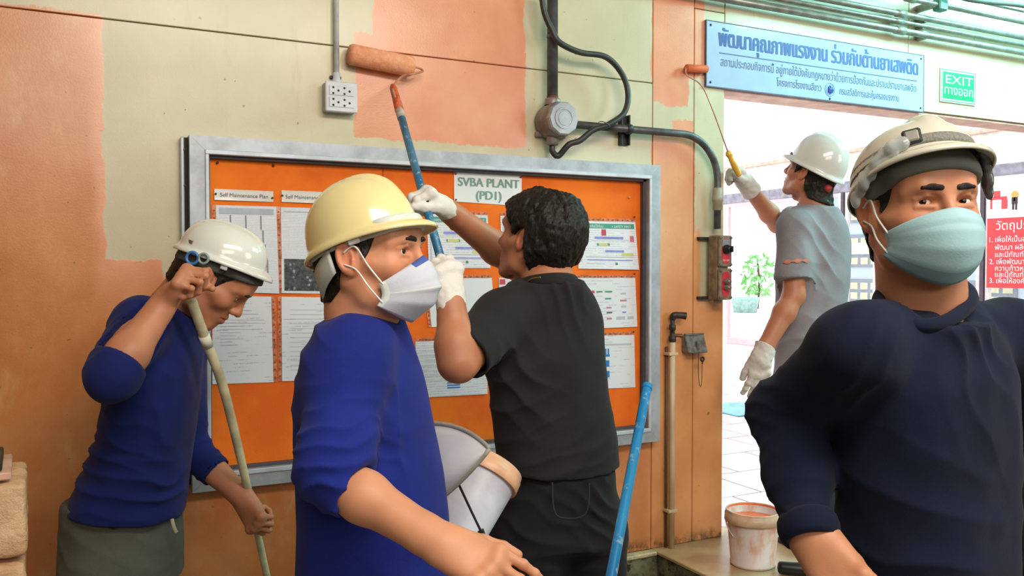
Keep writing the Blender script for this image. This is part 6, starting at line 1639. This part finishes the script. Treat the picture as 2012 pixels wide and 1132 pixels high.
    ht, W, (rx, ry) = helmet(MH, O, 'hard_hat', hm, 'glossy white hard hat on the man looking down at his pole', bm_, 0.93, crest=0.005, peak=0.030, tall=0.104, back=0.012, bandz=None); hatband(f, V0, H, M, sc, ht, bm_, 0.056, 0.42, 0.045, 0.009)
    for k, (px_, c_) in enumerate(((378, rgb(70, 130, 200)), (400, rgb(150, 166, 166)))):
        c = P(px_, 507+k, 2.192); q = MB(); q.lathe(c, -FW, [(.012-k*.002, -.004), (.0175-k*.003, -.004), (.0185-k*.003, 0), (.0175-k*.003, .004), (.012-k*.002, .004), (.012-k*.002, -.004)], 22)
        q.build('adjuster_ring', mat('ring_%d' % k if 0 else ('ring_blue' if k == 0 else 'ring_grey'), c_, .3, var=.2), ht, True)
    q = MB(); q.box(W(rx*1.0, 0.03, -.008), (.004, .009, .009), [MH[0], MH[1], MH[2]], .002); q.build('strap_clip', mat('clip_clear_white', rgb(222, 226, 222), .3), ht)
    q = MB(); a = 2.35; q.box(W(math.sin(a)*rx*.995, math.cos(a)*ry*.995, .022), (.016, .003, .005), [unit(V3(math.cos(a), -math.sin(a), 0)@MH), unit(V3(math.sin(a), math.cos(a), 0)@MH), MH[2]], .001); q.build('rear_label', mat('rear_label', rgb(120, 108, 84), .5), ht)
    # the pale pole
    pts = [P(376, 590, 2.14), P(404, 668, 2.22), P(441, 770, 2.32), P(487, 962, 2.50), P(502, 1030, 2.565)]
    d = unit(pts[-1]-pts[-2]); end = pts[-1]; kk = (end[2]-0.004)/-d[2]; floor_ = end+d*kk*0.98
    pl = thing('pole', (floor_[0], floor_[1], 0), 'pale cream pole with tape, held upright by the man looking down', 'pole')
    q = MB(); q.tube(pts+[floor_], [.0125, .0128, .0125, .0115, .0105, .0105], 14, 6); q.build('shaft', mat('pole_cream', rgb(212, 202, 168), .4, var=.16, vscale=16), pl, True)
    tp_ = mat('masking_tape', rgb(228, 222, 206), .7, var=.06)
    for a, b in ((0.32, 0.46),): q = MB(); q.tube([pts[0]*(1-a)+pts[1]*a+(pts[1]-pts[0])*.55, pts[1]+(pts[1]-pts[0])*.16], .0142, 14, sm=False); q.build('tape', tp_, pl, True)
    q = MB(); q.tube([P(492, 982, 2.518), P(495, 998, 2.534)], .0132, 14, sm=False); q.build('tape', tp_, pl, True)
build_p1()

# ---------------------------------------------------------------- bare-headed man in black, back to the camera
def build_p3():
    Z0 = 2.30; sc = 1.0
    H = P(1054, 468, Z0); M = headframe(H, -122, 14, -4); skinc = rgb(186, 122, 90)
    t = thing('person', (P(1085, 1100, 2.33)[0], P(1085, 1100, 2.33)[1], 0), 'black-haired man in black T-shirt and jeans, back turned, raising the blue roller pole', 'person')
    nb = P(1074, 556, Z0-.01); ch = P(1080, 680, Z0)
    f, V0, V1 = head_field(((nb-H)/sc)@M.T, ((ch-H)/sc)@M.T, 0.003, eyes=False, neckr=0.058)
    fr = hflat(headframe(H, -158)[1]); rv = hflat(np.cross(fr, V3(0, 0, 1)))
    # pole line through both gloves
    A = P(783, 210, 2.62); B = P(879, 555, 2.14); pd = unit(B-A)
    G1 = P(846, 402, 2.32); G1 = A+pd*np.dot(G1-A, pd); G2 = P(877, 550, 2.14); G2 = A+pd*np.dot(G2-A, pd)
    ShL = P(985, 628, 2.22); EL = P(900, 712, 2.06); WL = P(886, 598, 2.10)
    ShR = P(1098, 588, 2.46); ER = P(1012, 516, 2.62); WR = P(884, 417, 2.38)
    hL = dict(h=unit(UP*1.0-RT*0.12+FW*.1), n=unit(FW*0.75-RT*0.55), side=-1, curls=[(50, 76, 40), (55, 80, 42), (60, 82, 44), (64, 84, 46)], thumb=[(0.75, 0.3, 0.6), (0.9, 0.0, 0.5), (1.0, -0.1, 0.3)], fan=.02)
    hR = dict(h=unit(P(842, 380, 2.34)-WR), n=unit(-FW*.1-RT*0.6-UP*0.75), side=1, curls=[(62, 82, 46), (60, 80, 44), (58, 80, 42), (62, 82, 44)], thumb=[(0.8, 0.45, 0.35), (0.85, 0.05, 0.6), (0.8, -0.2, 0.6)], fan=.02)
    armL = arm_island(EL, WL, ShL, hL, 0.0032, r=(0.050, 0.048, 0.031)); armR = arm_island(ER, WR, ShR, hR, 0.0032, r=(0.050, 0.047, 0.031))
    core = torso_core([(P(1098, 1040, 2.33), .13, .10), (P(1088, 900, 2.33), .13, .09), (P(1075, 760, 2.32), .14, .09), (P(1068, 640, 2.32), .13, .08)], rv)
    v, F = f.mesh(); v = relax(v, F, 1); parts = [(H+v@M, F, facecol(v, skinc))]
    for (av, aF) in (armL, armR, core): parts.append((av, aF, np.tile(np.array(skinc), (len(av), 1))*(1-.1*np.clip(vnoise(av, 30, 5), -1, 1))[:, None]))
    V, FF, CC = joinv(parts); link_mesh('body', V, FF, skin_mat(), t, True, cols=CC)
    def hl(p):
        x = p[..., 1]; lim = np.interp(x, [-0.15, -0.06, -0.035, -0.015, 0.012, 0.025, 0.045, 0.075, 0.12], [-0.118, -0.118, -0.085, 0.022, 0.018, -0.004, 0.020, 0.062, 0.080])
        return (p[..., 2]-lim)*0.75
    def ex(p, q):
        back = np.clip((0.06-p[..., 1])/0.16, 0, 1)*0.009+np.clip((p[..., 2]-0.03)/0.1, 0, 1)*0.005
        ridg = np.abs(vnoise((p*np.array([1, 1, .45], np.float32)).reshape(-1, 3), 62, 8)).reshape(q.shape)
        part = np.exp(-(((p[..., 0]+0.030-0.25*(p[..., 1]))/0.0035)**2))*0.010*(p[..., 2] > 0.06)
        return q-back-0.005*ridg+part
    hv, hF = hair_from(f, V1, 0.012, hl, 0.003, 40, extra=ex); hv = hv+vnormals(hv, hF)*(0.0018*vnoise(hv*np.array([1, 1, .4]), 210, 6))[:, None]
    link_mesh('hair', H+hv@M, hF, hair_mat(), t, True)
    st = [(P(1096, 922, 2.34), rv, 0.168, 0.130), (P(1092, 860, 2.34), rv, 0.166, 0.130), (P(1080, 780, 2.33), rv, 0.160, 0.124), (P(1070, 700, 2.32), rv, 0.168, 0.118), (P(1066, 640, 2.32), rv, 0.176, 0.104), (P(1070, 592, 2.31), rv, 0.140, 0.096), (P(1074, 554, 2.30), rv, 0.092, 0.096)]
    pts = np.array([q[0] for q in st]+[ShL, EL, ShR, ER]); fd = Field(pts.min(0)-0.20, pts.max(0)+0.17, 0.005)
    for S_ in (ShL, ShR): fd.cone(P(1074, 572, 2.31), S_, 0.056, 0.066, 0.05)
    for S_, E_, e in ((ShL, EL, .86), (ShR, ER, .5)):
        ax = unit(E_-S_); L = np.linalg.norm(E_-S_); C1 = S_+ax*L*e
        fd.cone(S_, C1, 0.074, 0.069, 0.045); fd.cuff(C1, ax, 0.004, 0.088); fd.cone(C1-ax*0.02, C1+ax*.08, 0.058, 0.060, 0.003, 's')
    fd.loft(st, 0.035)
    fd.halfbox(P(1096, 924, 2.34), unit(-UP-0.06*RT), 0.005, 0.32)
    nax = unit(UP+0.22*fr); nc = P(1073, 546, 2.30)
    fd.cone(nc+nax*.042, nc+nax*.14, 0.061, 0.078, 0.008, 's'); pass
    v, F = fd.mesh(); v = relax(v, F, 1)
    folds = [(P(1000, 800, 2.2), P(1150, 880, 2.2), 0.13, unit(UP-.45*RT), 0.075, 0.007), (P(1120, 560, 2.2), P(1130, 640, 2.2), 0.07, unit(RT+.5*UP), 0.04, 0.005), (P(1000, 700, 2.2), P(1040, 780, 2.2), 0.08, unit(RT+.8*UP), 0.06, 0.006),
             (P(1080, 900, 2.2), P(1170, 900, 2.25), 0.08, unit(UP-.2*RT), 0.05, 0.006), (ShL, EL, 0.06, EL-ShL, 0.05, 0.003)]
    v = wrinkle(v, F, folds, 0.004, 9, 44); fb = fabric('black_cotton', rgb(36, 35, 37), 0.12); link_mesh('tshirt', v, F, fb, t, True); collar(t, P(1074, 562, 2.30), nax, fr, 0.078, 0.086, 0.0135, fb)
    c0 = P(1098, 1000, 2.35); hp = V3(c0[0], c0[1], c0[2]); bj = fabric('black_denim', rgb(30, 30, 33), 0.2, weave=600)
    lower_body(t, hp, rv, fr, 0, bj, mat('shoe_black', rgb(24, 22, 22), 0.5), width=0.160, depth=0.132, top=0.12, res=0.006, r=(0.108, 0.082, 0.064), lean=(0.02, -0.04),
        folds=[(P(1040, 1060, 2.2), P(1160, 1120, 2.2), 0.13, unit(UP+.3*RT), 0.055, 0.006), (P(1170, 950, 2.25), P(1180, 1010, 2.25), 0.07, unit(UP+.6*RT), 0.05, 0.007)])
    q = MB(); q.tube([P(x, y, 2.186) for x, y in ((1085, 948), (1088, 1000), (1105, 1018), (1150, 1010), (1158, 950))], .0022, 6); q.build('pocket_seam', fabric('black_denim_seam', rgb(52, 52, 54), .1), t, True)
    q = MB(); q.tube([P(1062, 545, 2.19), P(1046, 548, 2.21), P(1034, 556, 2.24)], .0022, 6); q.build('neck_chain', mat('gold_chain', rgb(196, 170, 110), .3, .8), t, True)
    gm = fabric('glove_cotton', rgb(222, 218, 212), .05, weave=700, bump=.5); og = mat('glove_hem_orange', rgb(226, 110, 70), .8)
    for (W_r, E_, hh, orange) in ((WL, EL, hL, False), (WR, ER, hR, True)):
        h = unit(hh['h']); lo = W_r-.12; hi = W_r+.12; fd = Field(np.minimum(lo, W_r+h*.2-.09), np.maximum(hi, W_r+h*.2+.09), 0.0028)
        ax = unit(W_r-E_); hn = unit(hh['n']-h*np.dot(hh['n'], h))
        fd.cone(W_r-ax*0.045, W_r+h*0.03, 0.036, 0.033, 0.015, flat=(hn, .85)); hand(fd, W_r, g=0.0030, **hh)
        fd.halfbox(W_r-ax*0.040, -ax, 0.002, 0.06)
        v, F = fd.mesh(); v = relax(v, F, 1); n_ = vnormals(v, F); v = v+n_*(0.0012*vnoise(v, 90, 3))[:, None]
        g_ = link_mesh('glove', v, F, gm, t, True)
        q = MB(); q.lathe(W_r-ax*.040, -ax, [(.0345, -.003), (.0368, 0), (.0345, .003)], 24); q.build('glove_hem', og if orange else gm, g_, True)
    # the roller on its long blue pole
    RB = WP(747, 121, -0.034); dxr = unit(WP(800, 125, -0.034)-WP(700, 118, -0.034)); dxr = V3(1, 0, -0.085); dxr = unit(dxr)
    rl = thing('paint_roller', RB, 'large orange-soaked paint roller on a long blue pole, pressed to the wall', 'paint roller')
    x0 = WP(683, 120, -0.034)[0]; x1 = WP(812, 130, -0.034)[0]; L = x1-x0
    sleeve = NT('wet_roller_nap'); o_ = sleeve.obj(); sleeve.color(sleeve.mix(sleeve.ramp(sleeve.noise(o_, 50, 4), .35, .7), rgb(232, 148, 108), rgb(242, 170, 130))); sleeve.rough(.7); sleeve.bump(sleeve.noise(o_, 260, 3), .7, .003)
    z = WP(747, 119, -0.034)[2]; c0 = V3(x0, -0.039, z+L*.04)
    q = MB(); q.lathe(c0, dxr, [(.001, .001), (.022, 0), (.032, .004), (.0365, .013), (.0365, L-.013), (.032, L-.004), (.022, L), (.001, L-.001)], 34); q.build('sleeve', sleeve.m, rl, True)
    wire = mat('roller_wire', rgb(196, 130, 100), .45, .2, var=.15); ce = c0+dxr*L
    tipp = A+pd*0.0
    q = MB(); q.tube([ce, ce+dxr*.022, ce+dxr*.030-V3(0, .012, .012), V3(ce[0]-.02, -.07, z-.045), WP(790, 150, -.09), A-pd*.10, A-pd*.02], .004, 8, 7); q.build('wire_frame', wire, rl, True)
    hm = mat('painted_grip', rgb(206, 90, 46), .55, var=.22, vscale=60)
    q = MB(); q.tube([A-pd*.115, A-pd*.10, A-pd*.05, A+pd*.02], [.006, .0115, .012, .014], 14, sm=False); q.build('grip', hm, rl, True)
    q = MB(); q.tube([A+pd*.015, A+pd*.06], [.0135, .013], 14, sm=False); q.build('tape_joint', mat('joint_pale', rgb(186, 172, 160), .6, var=.15, vscale=60), rl, True)
    bpl = NT('blue_pole'); o_ = bpl.obj(); bpl.color(bpl.mix(bpl.math('MULTIPLY', bpl.ramp(bpl.noise(o_, 60, 5, .65), .58, .66), .7), bpl.mix(bpl.ramp(bpl.noise(o_, 9, 3), .35, .65), rgb(34, 98, 142), rgb(56, 132, 172)), rgb(170, 190, 196))); bpl.rough(.4)
    q = MB(); q.tube([A+pd*.05, A+pd*(np.linalg.norm(B-A)+.02)], [.0118, .0112], 14, sm=False); q.build('pole', bpl.m, rl, True)
    return A, B, pd, G1, G2
build_p3()

# ---------------------------------------------------------------- man in the grey T-shirt in the doorway
def build_p4():
    Z0 = 3.75; sc = 1.0; G = LEDGE
    H = P(1592, 338, Z0); M = headframe(H, -112, 24, 0); skinc = rgb(182, 116, 86)
    f0 = P(1610, 1000, Z0); t = thing('person', (f0[0], f0[1], G), 'man in grey T-shirt and white hard hat standing in the doorway, back turned, arm raised', 'person')
    nb = P(1600, 408, Z0-.01); ch = P(1605, 480, Z0)
    f, V0, V1 = head_field(((nb-H)/sc)@M.T, ((ch-H)/sc)@M.T, 0.0035, eyes=False, neckr=0.056)
    fr = hflat(headframe(H, -135)[1]); rv = hflat(np.cross(fr, V3(0, 0, 1)))
    ShL = P(1562, 446, 3.66); EL = P(1560, 580, 3.62); WL = P(1497, 694, 3.56)
    ShR = P(1580, 440, 3.90); ER = P(1528, 440, 4.02); WR = P(1470, 368, 3.86)
    hL = dict(h=unit(-UP-.12*RT), n=unit(-RT*0.1+FW*0.95), side=-1, curls=[(8, 12, 8), (10, 14, 8), (12, 16, 10), (14, 18, 10)], thumb=[(0.8, 0.5, 0.3), (0.9, 0.3, 0.2), (0.95, 0.2, 0.2)], fan=.16)
    hR = dict(h=unit(P(1442, 325, 3.82)-WR), n=unit(-FW*.2-RT*0.7+UP*-.5), side=1, curls=[(40, 60, 34), (50, 70, 36), (56, 74, 40), (60, 78, 42)], thumb=[(0.8, 0.45, 0.35), (0.9, 0.1, 0.4), (0.9, 0, 0.4)], fan=.05)
    armL = arm_island(EL, WL, ShL, hL, 0.0036, r=(0.044, 0.045, 0.030)); armR = arm_island(ER, WR, ShR, hR, 0.0036, r=(0.044, 0.043, 0.029))
    core = torso_core([(P(1612, 700, 3.75), .12, .09), (P(1605, 600, 3.75), .12, .085), (P(1602, 520, 3.75), .12, .085), (P(1600, 460, 3.75), .11, .075)], rv)
    v, F = f.mesh(); parts = [(H+v@M, F, facecol(v, skinc))]
    for (av, aF) in (armL, armR, core): parts.append((av, aF, np.tile(np.array(skinc), (len(av), 1))))
    V, FF, CC = joinv(parts); link_mesh('body', V, FF, skin_mat(), t, True, cols=CC)
    def hl(p):
        x = p[..., 1]; lim = np.interp(x, [-0.15, -0.06, -0.035, -0.015, 0.012, 0.030, 0.045, 0.075, 0.12], [-0.10, -0.10, -0.075, 0.020, 0.015, -0.022, 0.010, 0.055, 0.080])
        return np.minimum((p[..., 2]-lim)*0.75, 0.05-p[..., 2])
    hv, hF = hair_from(f, V0, 0.009, hl, 0.003, 60); link_mesh('hair', H+hv@M, hF, hair_mat(), t, True)
    st = [(P(1592, 770, 3.76), rv, 0.170, 0.130), (P(1594, 700, 3.76), rv, 0.165, 0.126), (P(1592, 620, 3.76), rv, 0.160, 0.120), (P(1598, 540, 3.75), rv, 0.172, 0.118), (P(1602, 470, 3.75), rv, 0.178, 0.100), (P(1602, 430, 3.75), rv, 0.140, 0.094), (P(1602, 408, 3.75), rv, 0.086, 0.084)]
    pts = np.array([q[0] for q in st]+[ShL, EL, ShR, ER]); fd = Field(pts.min(0)-0.20, pts.max(0)+0.17, 0.006)
    for S_ in (ShL, ShR): fd.cone(P(1602, 420, 3.75), S_, 0.052, 0.062, 0.05)
    for S_, E_, e in ((ShL, EL, .78), (ShR, ER, .55)):
        ax = unit(E_-S_); L = np.linalg.norm(E_-S_); C1 = S_+ax*L*e
        fd.cone(S_, C1, 0.070, 0.080, 0.045); fd.cuff(C1, ax, 0.004, 0.084)
    fd.loft(st, 0.035)
    fd.halfbox(P(1592, 772, 3.76), -UP, 0.005, 0.32)
    nax = unit(UP-0.12*fr); nc = P(1602, 408, 3.75)
    fd.cone(nc+nax*.040, nc+nax*.14, 0.060, 0.075, 0.008, 's'); pass
    v, F = fd.mesh(); v = relax(v, F, 1)
    folds = [(P(1590, 650, 3.6), P(1560, 740, 3.6), 0.14, unit(UP-.7*RT), 0.09, 0.009), (P(1620, 430, 3.6), P(1640, 520, 3.6), 0.09, unit(RT+.9*UP), 0.075, 0.006), (P(1600, 500, 3.6), P(1620, 620, 3.6), 0.12, unit(RT*.6+UP), 0.11, 0.006)]
    v = wrinkle(v, F, folds, 0.005, 8, 55); fb = fabric('grey_marl', rgb(134, 132, 140), 0.08, weave=420); link_mesh('tshirt', v, F, fb, t, True); collar(t, P(1601, 405, 3.75), nax, fr, 0.068, 0.072, 0.008, fb)
    vv = np.array([ShL+(EL-ShL)*(.52+.05*math.sin(a_*2))+0*UP for a_ in np.linspace(0, 1, 9)])
    q = MB(); aa_ = unit(EL-ShL); o1 = unit(CAM-ShL); o1 = unit(o1-aa_*np.dot(o1, aa_)); o2 = np.cross(aa_, o1); vs = []
    for i in range(11):
        th = -.75+i*.13; w_ = .006+.004*math.sin(i*1.7); rr_ = .083; c_ = ShL+aa_*(.155+.010*i/10)+rr_*(o1*math.cos(th)+o2*math.sin(th)); vs += [c_-aa_*w_, c_+aa_*w_]
    q.add(vs, [(2*i, 2*i+1, 2*i+3, 2*i+2) for i in range(10)]); q.build('paint_smear', mat('smear_orange', rgb(206, 132, 112), .8), t, True)
    c0 = P(1606, 800, 3.78); hp = V3(c0[0], c0[1], c0[2]-.02); dj = fabric('blue_denim', rgb(44, 58, 74), 0.25, weave=500)
    lower_body(t, hp, rv, fr, G, dj, mat('shoe_brown', rgb(60, 46, 38), 0.6), width=0.155, depth=0.125, top=0.12, res=0.007, r=(0.098, 0.076, 0.062), lean=(-0.08, 0.10), folds=[(P(1600, 850, 3.6), P(1620, 1000, 3.7), 0.16, unit(UP+.4*RT), 0.09, 0.010)])
    gm = fabric('glove_thin_white', rgb(206, 200, 196), .05, weave=700, bump=.4)
    for (W_r, E_, hh) in ((WL, EL, hL), (WR, ER, hR)):
        h = unit(hh['h']); fd = Field(np.minimum(W_r-.12, W_r+h*.2-.10), np.maximum(W_r+.12, W_r+h*.2+.10), 0.0032)
        ax = unit(W_r-E_); hn = unit(hh['n']-h*np.dot(hh['n'], h))
        fd.cone(W_r-ax*0.045, W_r+h*0.03, 0.045, 0.041, 0.015); hand(fd, W_r, g=0.0045, **hh); fd.halfbox(W_r-ax*0.032, -ax, 0.002, 0.07)
        v, F = fd.mesh(); v = relax(v, F, 1); n_ = vnormals(v, F); v = v+n_*(0.0022*vnoise(v, 70, 3))[:, None]; g_ = link_mesh('glove', v, F, gm, t, True)
        q = MB(); q.lathe(W_r-ax*.031, -ax, [(.040, -.004), (.0455, 0), (.040, .004)], 24); q.build('glove_hem', gm, g_, True)
    MH = headframe(H, -112, 30, 0); O = H+V3(0, -0.016, 0.020)@M
    hm = mat('white_helmet_door', rgb(216, 216, 214), 0.16, var=0.03, vscale=6, coat=0.5)
    ht, W, (rx, ry) = helmet(MH, O, 'hard_hat', hm, 'white hard hat with a small red arrow, on the man in the doorway', mat('band_black', rgb(36, 38, 44), .7), 1.0, crest=0.004, peak=0.036, tall=0.150, rib3=True, back=0.014, bandz=None); hatband(f, V0, H, M, sc, ht, MATS['band_black'], 0.02, 0.12, 0.035, 0.013)
    q = MB(); rd = mat('arrow_red', rgb(176, 48, 44), .5, var=0); s_ = -1
    def hpnt(a, z):
        sn = min(1, max(0, (z-.013)/(0.150-.013)))**(1/.95); cs = math.cos(math.asin(sn))**.8; return W(math.sin(a)*rx*cs*1.012, math.cos(a)*ry*cs*1.012, z)
    # the side facing the camera is his left rear
    A_ = [-2.35+i*.05 for i in range(8)]
    vs = []
    for i, a in enumerate(A_): vs += [hpnt(a, .026), hpnt(a, .030)]
    q.add(vs, [(2*i, 2*i+1, 2*i+3, 2*i+2) for i in range(7)]); q.build('arrow', rd, ht)
    q = MB(); q.add([hpnt(-2.46, .028), hpnt(-2.36, .020), hpnt(-2.36, .036)], [(0, 1, 2)]); q.build('arrow_head', rd, ht)
    q = MB(); c = W(0.035*-1, -ry*.86, -.045); q.lathe(c, -MH[1], [(.001, -.012), (.016, -.012), (.017, 0), (.015, .012), (.001, .014)], 16); q.build('adjuster_knob', mat('knob_red', rgb(160, 50, 44), .5), ht, True)
    # small roller
    a = WP(1347, 134, -.024); b = WP(1390, 136, -.024); rl = thing('paint_roller', (a+b)/2, 'small orange mini roller with yellow handle, held by the man in the doorway', 'paint roller')
    L = np.linalg.norm(b-a); q = MB(); q.lathe(a, b-a, [(.001, 0), (.012, .001), (.017, .006), (.017, L-.006), (.012, L-.001), (.001, L)], 22); q.build('sleeve', mat('mini_nap', rgb(216, 104, 60), .7, bump=.5, bscale=300), rl, True)
    G_ = P(1437, 312, 3.70); wire = mat('mini_wire', rgb(196, 146, 126), .4, .3)
    tip = P(1430, 298, 3.70)
    q = MB(); q.tube([a+(b-a)*.02, a+(b-a)*-.06-V3(0, .01, .004), WP(1350, 148, -.05), WP(1378, 168, -.07), WP(1400, 215, -.10), tip], .0030, 8, 7); q.build('wire_frame', wire, rl, True)
    q = MB(); hd = unit(P(1455, 350, 3.74)-tip); q.tube([tip-hd*.002, tip+hd*.012, tip+hd*.03, tip+hd*.07, tip+hd*.12], [.008, .015, .011, .014, .012], 14, 5); q.build('handle', mat('handle_yellow', rgb(232, 176, 74), .4), rl, True)
build_p4()
